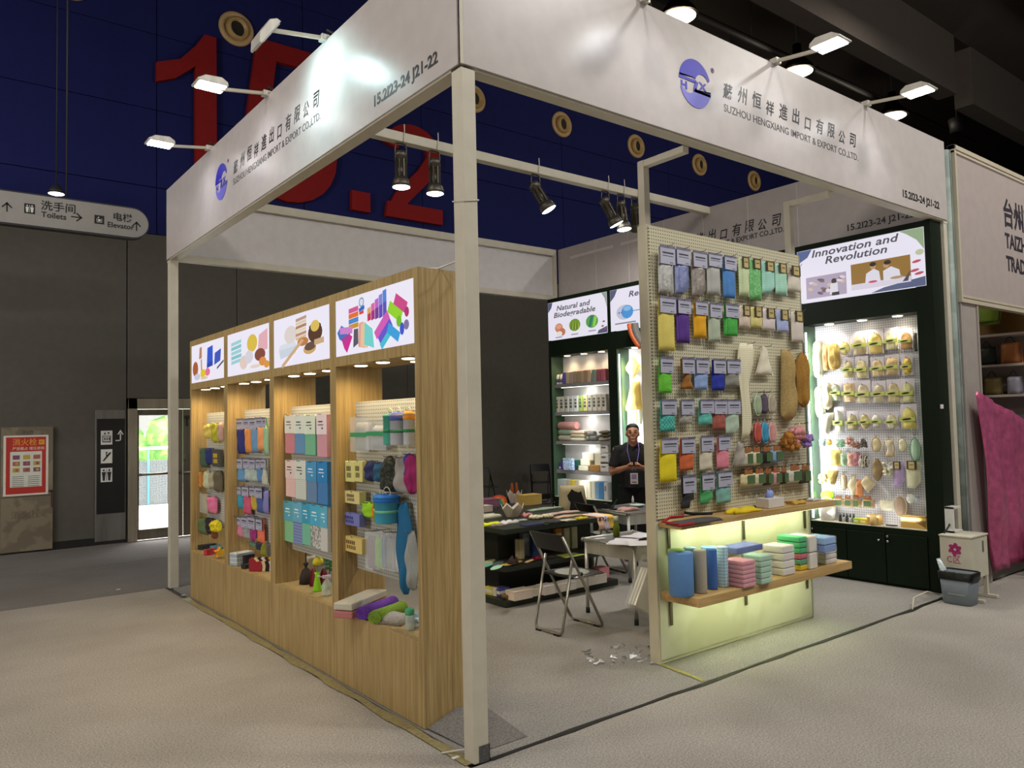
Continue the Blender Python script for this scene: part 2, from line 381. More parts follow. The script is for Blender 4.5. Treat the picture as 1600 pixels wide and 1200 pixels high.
# ---- nozzles on the blue wall
for k in range(8):
    x = -.36+2.487*k
    t = thing('air_nozzle', ['cream round air nozzle on blue wall cut by the top left picture edge', 'cream round air nozzle between the red 1 and 5', 'cream round air nozzle hidden behind the left fascia', 'cream round air nozzle just right of the front corner post', 'first cream air nozzle right of the front corner post, under front fascia', 'cream air nozzle left of the partition post', 'cream air nozzle just right of the partition post', 'rightmost cream air nozzle under the front fascia'][k], 'air vent', (x, 9.8, 8.53), 0, 'air nozzles on the blue wall')
    c = (x, 9.8, 8.53)
    MB().lathe([(.295, 0), (.30, .03), (.275, .06), (.22, .05), (.205, .03)], c, 32, ax=(0,-1,0)).build('ring', mat('#c9a877', rough=.5), t)
    MB().lathe([(.20, .02), (.195, .09), (.16, .13), (.135, .12), (.125, .05)], c, 28, ax=(.12,-1,-.1)).build('nozzle', mat('#b99a62', rough=.45), t)
    MB().lathe([(.15, .055), (.001, .045)], c, 24, ax=(.12,-1,-.1)).build('opening', mat('#1b1712'), t)
# ---- red hall number 15.2
RED = mat('#8c2020', 'matte', rough=.7)
def stroke(pts, wd):
    """closed outline polygon of a thick polyline"""
    L_ = []; R_ = []
    for i, q in enumerate(pts):
        a = Vector(pts[max(i-1, 0)]); b = Vector(pts[min(i+1, len(pts)-1)]); t_ = (b-a).normalized(); n = Vector((-t_.y, t_.x))*wd/2
        L_.append((q[0]+n.x, q[1]+n.y)); R_.append((q[0]-n.x, q[1]-n.y))
    return L_, R_
def glyph(name, polys, strokes, label):
    mb = MB()
    for i, q in enumerate(polys): mb.prism(q, 9.70-.002*i, 9.795)
    for pts, wd in strokes:
        L_, R_ = stroke(pts, wd); n = len(L_)
        for i in range(n-1): mb.prism([R_[i], R_[i+1], L_[i+1], L_[i]], 9.703+.0002*(i % 2), 9.795)
    tag(mb.build(name, RED), label, 'numeral', 'red hall number on the blue wall')
arc = lambda cx, cy, rx, ry, a0, a1, n=18: [(cx+rx*math.cos(math.radians(a0+(a1-a0)*i/n)), cy+ry*math.sin(math.radians(a0+(a1-a0)*i/n))) for i in range(n+1)]
glyph('wall_numeral', [[(1.43, 5.7), (1.77, 5.7), (1.77, 8.24), (1.58, 8.24), (1.43, 8.0)], [(.835, 7.57), (.835, 7.25), (1.12, 7.38), (1.43, 7.66), (1.43, 8.0), (1.2, 7.72)]], [], 'big red numeral 1 on the blue hall wall')
glyph('wall_numeral', [[(2.42, 8.12), (2.80, 8.12), (2.66, 7.05), (2.27, 7.05)], [(2.46, 8.45), (3.75, 8.45), (3.75, 8.12), (2.42, 8.12)]], [([(2.45, 7.1)]+arc(3.03, 6.55, .72, .72, 140, -140), .36)], 'big red numeral 5 partly hidden behind the left fascia')
glyph('wall_dot', [[(4.22, 5.70), (4.60, 5.70), (4.60, 6.07), (4.22, 6.07)]], [], 'red square dot between the numerals 5 and 2 on the blue wall')
glyph('wall_numeral', [[(4.93, 5.69), (6.22, 5.69), (6.22, 5.99), (4.97, 5.99)]], [(arc(5.55, 7.06, .48, .38, 175, -30)+[(5.78, 6.60), (5.50, 6.32), (5.27, 6.08), (5.15, 5.85)], .31)], 'big red numeral 2 seen through the booth roof opening')
# ---- door, exterior
STEEL = mat('#a89f8d', 'metal', rough=.38, metal=.85); STEEL2 = mat('#776f62', 'metal', rough=.35, metal=.8)
d = struct(MB().box(.43, 9.70, 0, .56, 9.9, 2.19).box(.43, 9.70, 2.03, 2.12, 9.9, 2.19).box(2.02, 9.70, 0, 2.12, 9.9, 2.03), 'door_1', STEEL, .004)
leaf = MB().box(.565, 9.76, .015, .595, 9.81, 2.02)
leaf.box(.595, 9.76, 1.93, 1.12, 9.81, 2.02).box(.595, 9.76, .015, 1.12, 9.81, .17).box(1.12, 9.76, .015, 1.235, 9.81, 2.02)
leaf.build('door_leaf', STEEL2, d, bev=.003)
MB().box(.595, 9.783, .17, 1.12, 9.788, 1.93).build('glass', mat('#e8f0ee', 'glass'), d)
MB().tube([(.54, 9.735, 1.015), (1.2, 9.735, 1.015)], .022).box(.6, 9.71, .995, .62, 9.76, 1.035).build('push_bar', STEEL2, d)
leaf2 = MB().box(1.245, 9.76, .015, 1.36, 9.81, 2.02).box(1.36, 9.76, 1.93, 1.92, 9.81, 2.02).box(1.36, 9.76, .015, 1.92, 9.81, .17).box(1.92, 9.76, .015, 2.015, 9.81, 2.02)
leaf2.build('door_leaf', STEEL2, d, bev=.003)
MB().box(1.36, 9.783, .17, 1.92, 9.788, 1.93).build('glass', mat('#e8f0ee', 'glass'), d)
MB().tube([(1.24, 9.735, 1.015), (1.95, 9.735, 1.015)], .022).box(1.25, 9.70, 1.22, 1.3, 9.77, 1.3).build('push_bar', STEEL2, d)
MB().box(1.26, 9.71, 1.87, 1.33, 9.76, 1.92).tube([(1.3, 9.74, 1.87), (1.3, 9.74, 1.75)], .012).build('door_closer', mat('#2a2622'), d)
solid('terrace', MB().box(-8, 10.0, -.1, 12, 22, -.02), mat('#e9e7e0'), 'sunlit pale terrace floor outside the glass door', 'terrace')
far = thing('far_building', 'white building with windows far outside the glass door', 'building', (5, 30, -3))
MB().box(-20, 30, -3, 30, 33, 18).build('wall', mat('#f2f2ee'), far)
for k in range(9):
    for z in (3.9, 5.9): MB().box(-6+k*1.3, 29.9, z, -5.3+k*1.3, 30, z+.55).build('window', mat('#8f9a9c'), far)
p = at(250, 716, 'Y', 16)
rl = thing('terrace_railing', 'blue and white terrace railing with dark perforated panel beyond the door', 'railing', (p.x, 16, 0))
MB().tube([(p.x-4, 16, 1.28), (p.x+5, 16, 1.28)], .035).build('handrail', mat('#cfd6d8'), rl)
for k in range(-6, 9): MB().tube([(p.x-.85+k*.6, 16, -.02), (p.x-.85+k*.6, 16, 1.28)], .025, 6).build('post', mat('#57a7d8'), rl)
MB().box(p.x-.55, 16.03, .0, p.x+2.6, 16.06, 1.0).build('perforated_panel', mat('#3a4146', 'peg', '#e8eef0'), rl)
MB().box(p.x-4, 16.1, -.02, p.x+5, 16.3, .35).build('kerb', mat('#dcdcd6'), rl)
b = MB(); R3 = random.Random(3)
for i in range(70): b.ball((p.x-3.5+R3.uniform(0, 8), 19+R3.uniform(-.8, .8), .6+R3.uniform(0, 1.0)), R3.uniform(.35, .62), 7, 5, lump=.22, seed=i)
tag(b.build('shrub_row', mat('#5f9a3c', 'floral', '#8cc455', sc=.1)), 'bright green shrubs growing behind the terrace railing outside the door', 'shrub', kind='stuff')
light('AREA', (1.5, 14.5, 8.5), 6500, (1, 1, .98), (0, .25, -1), size=9)
# ---- wayfinding panel beside the door
t = thing('wayfinding_panel', 'tall black and steel wayfinding panel left of the glass door', 'sign', (.2, 9.8, .05))
MB().box(-.011, 9.765, .05, .41, 9.8, 2.02).build('frame', mat('#8c8a86', 'metal', rough=.45), t, bev=.003)
MB().box(.012, 9.758, .46, .398, 9.766, 1.885).build('board', mat('#131313', rough=.35), t)
WHT = mat('#d8d6d0', rough=.5); BLK = mat('#16151a', rough=.5)
for k, z in enumerate((1.60, 1.32, 1.04)):
    tl = MB().box(.065, 9.752, z-.105, .22, 9.758, z+.105).build('pictogram_tile', WHT, t)
    g = MB(); y0, y1 = 9.7495, 9.752
    if k == 0:
        for q in ((.085, z-.07, .2, z-.055), (.085, z-.07, .095, z+.03), (.19, z-.07, .2, z+.03), (.085, z+.02, .2, z+.03)): g.box(q[0], y0, q[1], q[2], y1, q[3])
        for x in (.11, .14, .17): g.box(x, y0, z-.04, x+.016, y1, z+.005)
        g.prism([(.10, z+.05), (.135, z+.05), (.118, z+.085)], y0, y1).prism([(.15, z+.08), (.185, z+.08), (.168, z+.047)], y0, y1)
    elif k == 1:
        g.prism([(.085, z-.07), (.11, z-.07), (.2, z+.04), (.2, z+.065), (.175, z+.05)], y0, y1).box(.135, y0, z, .15, y1, z+.04).prism(ellipse(.142, z+.055, .012, .014, 10), y0, y1)
    else:
        for x in (.105, .18):
            g.prism(ellipse(x, z+.07, .014, .016, 10), y0, y1).prism([(x-.028, z+.045), (x+.028, z+.045), (x+.018, z-.02), (x+.014, z-.085), (x-.014, z-.085), (x-.018, z-.02)], y0, y1)
        g.box(.14, y0, z-.085, .146, y1, z+.085)
    g.build('pictogram', BLK, tl)
MB().box(.265, 9.752, 1.545, .34, 9.758, 1.56).box(.325, 9.752, 1.545, .34, 9.758, 1.66).prism([(.29, 1.645), (.333, 1.715), (.375, 1.645), (.36, 1.64), (.333, 1.68), (.305, 1.64)], 9.752, 9.758).build('arrow', WHT, t)
# ---- fire hydrant cabinet with poster
t = thing('hydrant_cabinet', 'worn steel fire hydrant cabinet in hall wall at far left', 'cabinet', (-.87, 9.8, 0))
OLD = mat('#7d725e', 'stone', '#6a604f', rough=.6, sc=.12)
MB().box(-1.195, 9.74, .02, -.555, 9.8, 1.785).build('body', mat('#6a6150'), t, bev=.004)
MB().box(-1.19, 9.728, .80, -.56, 9.742, 1.78).build('door', OLD, t, bev=.003)
dl = MB().box(-1.19, 9.728, .03, -.56, 9.742, .785).build('door', OLD, t, bev=.003)
text('消火栓', .12, mat('#5d5340'), dl, loc=(-1.07, 9.727, .50)); MB().box(-.585, 9.725, .62, -.562, 9.729, .86).box(-.62, 9.725, .84, -.565, 9.729, .87).build('rust_stain', mat('#4c2a22'), t)
text('消火栓', .05, mat('#3d3a33'), t, loc=(-.95, 9.727, 1.69))
pt = thing('poster', 'red bordered fire hydrant poster with pictures on the worn cabinet', 'poster', (-.89, 9.727, .82))
MB().box(-1.165, 9.722, .815, -.62, 9.727, 1.665).build('sheet', mat('#d9d2c6'), pt)
MB().box(-1.135, 9.7205, .84, -.65, 9.722, 1.64).build('red_border', mat('#b0281f'), pt)
MB().box(-1.085, 9.719, .935, -.70, 9.7205, 1.435).build('white_field', mat('#cfd0c4'), pt)
text('消火栓', .105, mat('#d98a2a'), pt, loc=(-1.06, 9.7195, 1.53), bold=.002, sx=.95)
MB().box(-.74, 9.719, 1.53, -.67, 9.7205, 1.6).build('yellow_label', mat('#d9a02a'), pt); text('100', .04, mat('#6d2414'), pt, loc=(-.735, 9.7185, 1.55), sx=.7)
text('严禁圈占 埋压遮挡', .048, mat('#e3d5c4'), pt, loc=(-1.06, 9.7195, 1.46), sx=.98)
g = MB(); cs = [mat('#7a4a66'), mat('#b59a3c'), mat('#a85a4a')]
for r in range(3):
    for c_ in range(3):
        x, z = -1.055+c_*.125, 1.355-r*.09
        g.box(x, 9.7175, z-.03, x+.085, 9.719, z+.03, (r*2+c_) % 3).prism(ellipse(x+.05, z, .02, .02, 8), 9.7165, 9.7175, (r+c_) % 3)
for r in range(6):
    for x in (-1.06, -.87): g.box(x, 9.7175, 1.08-r*.027, x+.14, 9.719, 1.087-r*.027, 3)
g.build('picture', cs+[mat('#55544e')], pt)
# ---- hanging sign
y0 = 7.6; t = thing('hanging_sign', 'long white round ended sign to toilets and elevator hung over aisle', 'sign', (-1, y0, 4.2))
def capsule(x0, x1, z0, z1):
    r = (z1-z0)/2; zc = (z0+z1)/2
    return [(x0, z0)]+arc(x1-r, zc, r, r, -90, 90, 14)+[(x0, z1)]
MB().prism(capsule(-3.6, .245, 4.185, 4.60), y0+.006, y0+.13).build('casing', mat('#17181c', rough=.4), t)
MB().prism(capsule(-3.6, .232, 4.206, 4.582), y0, y0+.012).build('face', mat('#8f8b86', rough=.3), t)
SB = mat('#121212')
for s_, x, z, sz in (('洗手间', -.985, 4.425, .125), ('Toilets', -.98, 4.325, .095), ('电梯', -.195, 4.405, .115), ('Elevator', -.255, 4.305, .092)):
    text(s_, sz, SB, t, loc=(x, y0-.002, z), bold=.0015, sx=1.02)
def arrow(g, x, z, s, up):
    if up: g.box(x-.007, y0-.003, z-s, x+.007, y0, z+s).prism([(x-.055, z+s-.055), (x-.045, z+s-.065), (x, z+s-.02), (x+.045, z+s-.065), (x+.055, z+s-.055), (x, z+s+.005)], y0-.003, y0)
    else: g.box(x-s, y0-.003, z-.007, x+s, y0, z+.007).prism([(x+s-.055, z+.055), (x+s+.005, z), (x+s-.055, z-.055), (x+s-.065, z-.045), (x+s-.02, z), (x+s-.065, z+.045)], y0-.003, y0)
for a_ in ((-1.33, 4.39, .055, True), (-.60, 4.375, .06, False), (.09, 4.355, .06, True)):
    g = MB(); arrow(g, *a_); g.build('arrow', SB, t)
for x0, nm in ((-1.155, 0), (-.4, 1)):
    tl = MB().box(x0, y0-.003, 4.325 if nm else 4.345, x0+.11, y0, 4.435 if nm else 4.465).build('pictogram_tile', SB, t)
    g = MB(); z = 4.38 if nm else 4.405
    if nm: g.box(x0+.025, y0-.005, z-.035, x0+.085, y0-.003, z-.03).box(x0+.025, y0-.005, z-.035, x0+.03, y0-.003, z+.015).box(x0+.08, y0-.005, z-.035, x0+.085, y0-.003, z+.015).box(x0+.04, y0-.005, z-.02, x0+.07, y0-.003, z+.005).prism([(x0+.035, z+.02), (x0+.055, z+.02), (x0+.045, z+.04)], y0-.005, y0-.003)
    else:
        for x in (x0+.03, x0+.08): g.prism(ellipse(x, z+.035, .009, .009, 8), y0-.005, y0-.003).prism([(x-.017, z+.02), (x+.017, z+.02), (x+.01, z-.045), (x-.01, z-.045)], y0-.005, y0-.003)
        g.box(x0+.053, y0-.005, z-.045, x0+.057, y0-.003, z+.045)
    g.build('pictogram', WHT, tl)
for x in (-2.6, -.7): MB().tube([(x, y0+.07, 4.6), (x, y0+.07, 10.5)], .012, 6).build('hanging_rod', PIPE, t)
# ================================================================ BOOTH FRAME
CREAM = mat('#c9c2b0', rough=.42); FASC = mat('#bdb5b2', rough=.32); INK = mat('#171416', rough=.4); INKL = mat('#3b393b', rough=.4)
W, D, ZB, ZT = 5.72, 5.72, 3.55, 4.34
def post(x0, y0, s, z, label, cuff=False):
    t = thing('booth_post', label, 'post', (x0+s/2, y0+s/2, 0), 0, 'white posts of the booth frame')
    MB().box(x0, y0, .002, x0+s, y0+s, z).build('column', CREAM, t, bev=.004)
    if cuff: MB().box(x0+.03, y0-.004, .002, x0+s+.004, y0, .085).box(x0+s, y0-.004, .002, x0+s+.004, y0+s, .085).build('tape_cuff', mat('#5b5a58', 'carpet'), t)
    else: MB().box(x0-.003, y0-.003, z-.02, x0+s+.003, y0+s+.003, z).build('cap', CREAM, t)
    return t
near = post(0, 0, .09, ZB, 'thick cream post at the near front corner of the booth', True)
MB().tube([(-.004, .094, 2.86), (-.004, -.004, 2.84), (.094, -.004, 2.86), (.094, .094, 2.84)], .0035, 6, close=True).build('cable_tie', mat('#dcd8cc'), near)
post(0, D-.09, .09, ZB, 'cream post at the far left corner of the booth')
post(W-.075, 0, .07, ZB, 'cream post at the right front corner beside the dark green cabinet')
post(W-.09, D-.085, .08, ZB, 'cream post at the far right corner behind the dark green cabinets')
def logo(parent, x, z, s, loc, rz):
    """round two-tone emblem with HZX band"""
    B1, B2 = mat('#2b22b4', rough=.4), mat('#6f6cc9', rough=.4)
    g = MB(); A = lambda r, a, cx=0, cz=0: (cx+r*math.cos(math.radians(a)), cz+r*math.sin(math.radians(a)))
    up = [A(1, a) for a in range(172, 19, -8)]+[A(.46, a, .44, .02) for a in range(30, 170, 10)]+[(-.1, .22), (-.98, .22)]
    lo = [(-q[0], -q[1]) for q in up]
    for poly, mi in ((up, 0), (lo, 1)): g.prism([(q[0]*s, q[1]*s) for q in poly], -.003, 0, mi)
    sc = lambda P_: [(a*s, b*s) for a, b in P_]
    g.prism(sc([(-1.02, .02), (-.0, .02), (.08, .14), (-1.0, .14)]), -.003, 0, 0).prism(sc([(1.02, -.24), (-.05, -.24), (-.12, -.36), (.97, -.36)]), -.003, 0, 1)
    g.prism(sc([(.0, .1), (.2, .1), (.05, -.3), (-.15, -.3)]), -.003, 0, 0)
    o = g.build('emblem', [B1, B2], None, world=False); o.parent = parent; o.location = Vector(loc)-parent.location; o.rotation_euler = (0, 0, rz)
    for ch, xx, zz in (('H', -.92, -.36), ('X', .28, -.16)):
        tt = text(ch, .42*s, B1, parent, 'lettering', bold=.02*s, sx=1.35); c_, s_ = math.cos(rz), math.sin(rz)
        tt.location = Vector(loc)+Vector((xx*s*c_, xx*s*s_, zz*s))-parent.location+Vector((s_*.001, -c_*.001, 0)); tt.rotation_euler = (0, 0, rz)
    g2 = text('®', .3*s, mat('#6a4a8a'), parent, 'lettering'); c_, s_ = math.cos(rz), math.sin(rz)
    g2.location = Vector(loc)+Vector((1.05*s*c_, 1.05*s*s_, .75*s))-parent.location+Vector((s_*.001, -c_*.001, 0)); g2.rotation_euler = (0, 0, rz)
CN, EN, NO = '蘇州恒祥進出口有限公司', 'SUZHOU HENGXIANG IMPORT & EXPORT CO.,LTD.', '15.2I23-24 J21-22'
def spread(s_, x0, x1, z, size, parent, base, rz, m):
    n = len(s_)
    for i, ch in enumerate(s_):
        u = x0+(x1-x0)*i/n; c_, q_ = math.cos(rz), math.sin(rz)
        text(ch, size*(1.05 if i % 3 else .95), m, parent, 'character', loc=Vector(base)+Vector((u*c_, u*q_, z+.008*((i*7) % 3-1))), rz=rz, shear=.2, bold=.0018, sx=.86)
# front fascia (faces -y)
t = thing('fascia_board', 'long white name board across the booth front with emblem and dark lettering', 'sign', (2.9, 0, ZB))
MB().box(0.012, -.012, ZB+.012, W-.01, 0, ZT).build('face_panel', FASC, t, bev=.002)
MB().box(.09, 0, ZB, W, .09, ZB+.075).build('bottom_rail', CREAM, t); MB().box(.09, 0, ZT-.08, W, .09, ZT-.002).build('top_rail', CREAM, t)
MB().box(.0, -.004, ZB+.012, .012, .0, ZT).box(-.006, -.012, ZB+.012, .012, -.004, ZT).build('corner_trim', CREAM, t)
logo(t, 0, 0, .165, (1.90, -.0125, 3.94), 0)
spread(CN, 2.20, 4.06, 3.94, .125, t, (0, -.0125, 0), 0, INK)
text(EN, .078, INKL, t, loc=(2.205, -.0125, 3.825), fit=1.82, bold=.0004)
text(NO, .094, INK, t, loc=(4.785, -.0125, 3.648), fit=.735, bold=.003)
# left fascia (faces -x); local x runs towards -y
t = thing('fascia_board', 'long white name board along the booth left side under lamp glare', 'sign', (0, 2.9, ZB))
MB().box(-.012, .012, ZB+.012, 0, D, ZT).build('face_panel', FASC, t, bev=.002)
MB().box(0, .09, ZB, .09, D-.09, ZB+.075).build('bottom_rail', CREAM, t); MB().box(0, .09, ZT-.08, .09, D-.09, ZT-.002).build('top_rail', CREAM, t)
logo(t, 0, 0, .165, (-.0125, 3.83, 3.94), -PI/2)
spread(CN, -3.50, -1.66, 3.935, .125, t, (-.0125, 0, 0), -PI/2, INK)
text(EN, .078, INKL, t, loc=(-.0125, 3.51, 3.825), rz=-PI/2, fit=1.81, bold=.0004)
text(NO, .094, INK, t, loc=(-.0125, .935, 3.645), rz=-PI/2, fit=.72, bold=.003)
# back fascia (inner face seen)
t = thing('fascia_board', 'plain white board across the back of the booth seen from inside', 'sign', (2.9, D-.04, ZB))
MB().box(.09, D-.045, ZB+.07, W-.09, D-.02, ZT-.07).build('face_panel', mat('#d6d2d2', rough=.4), t)
MB().box(.09, D-.09, ZB, W-.09, D, ZB+.075).build('bottom_rail', CREAM, t, bev=.002); MB().box(.09, D-.09, ZT-.10, W-.09, D, ZT-.002).build('top_rail', CREAM, t, bev=.002)
MB().box(W-.145, D-.09, ZB+.075, W-.09, D-.045, ZT-.1).build('end_rail', CREAM, t)
# right fascia (inner face carries lettering)
t = thing('fascia_board', 'white board along the right side above green cabinets with inner lettering', 'sign', (W, 2.9, ZB))
MB().box(W-.055, .09, ZB, W-.04, D-.09, ZT).build('face_panel', mat('#b3aaa8', rough=.45), t)
MB().box(W-.04, .09, ZB, W, D-.09, ZT-.002).build('backing', CREAM, t)
for y in (1.55, 2.2, 2.86, 3.5, 4.15, 4.8): MB().box(W-.057, y, ZB+.01, W-.055, y+.012, ZT-.01).build('seam', mat('#c4bcba'), t)
for y in (3.4, 4.45): MB().box(W-.0575, y, 4.15, W-.055, y+.9, 4.19).build('tape_strip', mat('#cfc8c6', rough=.3), t)
spread(CN, -3.72, -1.72, 3.91, .15, t, (W-.056, 0, 0), -PI/2, INK)
text(EN, .085, INK, t, loc=(W-.056, 3.62, 3.815), rz=-PI/2, fit=1.885, bold=.001)
text(NO, .094, INK, t, loc=(W-.056, .995, 3.66), rz=-PI/2, fit=.70, bold=.002)
solid('cross_beam', MB().box(.092, 2.75, 4.25, W-.058, 2.84, 4.336), CREAM, 'cream beam across the open booth top carrying the spotlights', 'beam', .003)
# ---- flood lamps on arms over the front and left name boards
HEADM = mat('#cdc9c0', 'metal', rough=.4, metal=.4); LENS = mat('#ffffff', 'emit', sc=14.)
def flood(base, out, label, tiltup=0., energy=22, col=(1, 1, 1), lit=True):
    base = Vector(base); o = Vector(out); t = thing('arm_flood_lamp', label, 'lamp', base, 0, 'flood lamps on arms over the name boards')
    s_ = Vector((-o.y, o.x, 0)); up = Vector((0, 0, 1)); end = base+o*.36-up*.05
    MB().bar(base+o*.02, end, .022, .022).build('arm', CREAM, t)
    MB().box(base.x-.03, base.y-.03, base.z-.02, base.x+.03, base.y+.03, base.z+.02).build('clamp', HEADM, t)
    n = (up*-math.cos(tiltup)-o*math.sin(tiltup)).normalized(); a = s_.cross(n).normalized()
    if a.dot(o) < 0: a = -a
    c = end+a*.07
    hb = MB(); poly = [(-.11, 0), (.115, 0), (.12, .012), (.06, .05), (-.06, .058), (-.105, .03)]
    vs = [c+a*p_+s_*w_*(.085)-n*q_ for w_ in (-1, 1) for p_, q_ in poly]; k = len(poly)
    hb.add(vs, [tuple(range(k))[::-1], tuple(range(k, 2*k))]+[(i, (i+1) % k, k+(i+1) % k, k+i) for i in range(k)])
    hb.build('lamp_head', HEADM, t, bev=.004)
    MB().obox(c+n*.003, (a, s_, n), (.095, .075, .003)).build('lens', LENS if lit else mat('#c9cdd0', rough=.2), t)
    if energy: light('SPOT', c+n*.012, energy, col, n*1-o*.32 if not tiltup else n, size=.06, angle=140, blend=.9)
    cb = MB()
    cb.tube([base+o*(-.03)+up*.02+s_*q for q in (0,)]+[base+s_*.05+up*.04, base+s_*.09-o*.02+up*.01, base+s_*.05-o*.05+up*.03, base-s_*.06-o*.05+up*.02], .008, 6)
    cb.build('cable', mat('#1b1a1a'), t)
for x, w_ in ((1.403, 'leftmost of three front ones, cut by top edge'), (2.85, 'middle of three over the front name board'), (4.196, 'rightmost over the front name board')):
    flood((x, -.02, ZT+.01), (0, -1, 0), 'white arm flood lamp, '+w_, energy=12, col=(.9, .93, 1))
flood((-.02, 1.60, ZT+.01), (-1, 0, 0), 'white arm flood lamp seen edge on and tilted at the left board', .95, 48, (.66, .98, 1), False)
flood((-.02, 2.69, ZT+.01), (-1, 0, 0), 'white arm flood lamp in the middle over the left board', energy=17, col=(.9, .93, 1))
flood((-.02, 4.17, ZT+.01), (-1, 0, 0), 'white arm flood lamp at the far end over the left board', energy=17, col=(.86, .9, 1))
# ---- spotlights under the beam
GUN = mat('#5d584f', 'metal', rough=.4, metal=.7)
def spot(x, d, label, e=85):
    d = Vector(d).normalized(); top = Vector((x, 2.795, 4.25)); piv = top+Vector((0, 0, -.14))
    t = thing('spotlight', label, 'spotlight', top, 0, 'grey spotlights under the booth beam')
    for s_ in (-1, 1): MB().tube([top+Vector((0, s_*.0, -.005)), top+Vector((s_*.05, 0, -.01)), top+Vector((s_*.058, 0, -.05)), piv+Vector((s_*.058, 0, 0)), piv+Vector((s_*.058, 0, -.05))], .007, 6).build('yoke', GUN, t)
    b = MB(); b.lathe([(.052, -.03), (.055, 0), (.055, .05), (.04, .055), (.04, .20), (.055, .21)], piv-d*.03, 16, ax=d)
    x_ = d.cross(Vector((0, 1, 0.02))).normalized(); y_ = d.cross(x_)
    for k in range(8):
        r_ = x_*math.cos(k*PI/4)+y_*math.sin(k*PI/4); q_ = d.cross(r_)
        b.obox(piv+d*.095+r_*.047, (r_, q_, d), (.008, .007, .08))
    b.build('finned_body', GUN, t)
    MB().lathe([(.055, 0), (.075, .03), (.082, .07), (.082, .09)], piv+d*.175, 20, ax=d).build('lamp_head', GUN, t)
    MB().lathe([(.079, .092), (.06, .10), (.001, .105)], piv+d*.175, 20, ax=d).build('lens', mat('#ffffff', 'emit', sc=10.), t)
    MB().tube([top+Vector((0, -.05, .0)), top+Vector((.01, -.055, .09)), top+Vector((.012, -.05, .16))], .004, 6).build('wire', mat('#d8d4c8'), t)
    light('SPOT', piv+d*.31, e, (1, .95, .86), d, size=.06, angle=105, blend=.8)
spot(1.26, (0, 0, -1), 'grey spotlight pointing straight down, leftmost under the beam')
spot(1.62, (0, 0, -1), 'grey spotlight pointing straight down, just left of the corner post')
spot(2.85, (.45, -.35, -1), 'grey spotlight tilted towards viewer, alone in the middle of the beam', 100)
spot(3.86, (.45, -.25, -1), 'grey spotlight tilted right, first of the cluster by the partition post', 90)
spot(4.11, (.05, -.1, -1), 'grey spotlight pointing down, middle of the cluster by the partition post')
spot(4.34, (.6, .5, -.7), 'grey spotlight turned away, last of the cluster by the partition post', 90)
# ================================================================ PERFORATED PARTITION
PEGM = mat('#cfc8ac', 'peg', '#6d684f'); PW = mat('#cdc6ae', rough=.55)
t = part = thing('display_partition', 'freestanding white partition with perforated front facing the aisle', 'partition', (2.83, .475, 0))
MB().box(1.87, .436, .003, 3.80, .52, 3.08).build('panel', PW, t, bev=.003)
MB().box(1.885, .424, 1.0, 3.785, .436, 3.07).build('perforated_board', PEGM, t)
MB().box(1.885, .43, .03, 3.785, .436, .95).build('lower_board', mat('#c8c4b0', 'stone', '#bdb99f', rough=.4, sc=.06), t)
MB().box(3.79, .423, .003, 3.80, .436, 3.075).build('edge_strip', mat('#b9b6ac', 'metal', rough=.4, metal=.5), t)
for x, nm in ((1.88, 0), (3.72, 1)):
    MB().box(x, .45, 3.08, x+.058, .51, 3.55).build('post', CREAM, t, bev=.003)
    MB().box(x, .09, 3.50, x+.058, .45, 3.548).build('brace', CREAM, t, bev=.003)
def hook(mb, x, z, y=.424, l=.085): mb.tube([(x, y, z), (x, y-.01, z), (x, y-l+.01, z-.004), (x, y-l, z+.012)], .0028, 5)
OAKX = mat('#c3a36c', 'woodx', '#a9854f', rough=.5)
def shelf(z, y0, x0, x1, label, th):
    s_ = thing('wall_shelf', label, 'shelf', ((x0+x1)/2, .42, z-th))
    MB().box(x0, y0, z-th, x1, .422, z).build('board', OAKX, s_, bev=.002)
    for x in (1.99, 2.86, 3.71):
        b = MB().box(x-.012, .415, z-th-.19, x+.012, .422, z-th).box(x-.012, y0+.06, z-th-.008, x+.012, .42, z-th)
        b.build('bracket', mat('#6d6553', 'metal', rough=.5), s_)
    ls = MB().box(x0+.12, y0+.05, z-th-.012, x1-.12, y0+.075, z-th)
    ls.build('led_strip', mat('#e9f5b8', 'emit', sc=3.5), s_)
    MB().box(x0+.10, y0+.078, z-th-.018, x1-.10, y0+.081, z-th).build('led_cutoff_lip', mat('#b9b6ac', 'metal', rough=.4), s_)  # lip added to keep the strip's light off the board just below the shelf
    light('AREA', ((x0+x1)/2, y0+.055, z-th-.014), 7.5, (.88, 1, .58), (0, .75, -1), size=x1-x0-.3, sy=.02)
shelf(.99, .22, 1.895, 3.865, 'upper oak shelf on the perforated partition, cleaning cloths laid on it', .045)
shelf(.505, .095, 1.895, 3.845, 'lower oak shelf on the partition, paper rolls standing on it', .06)
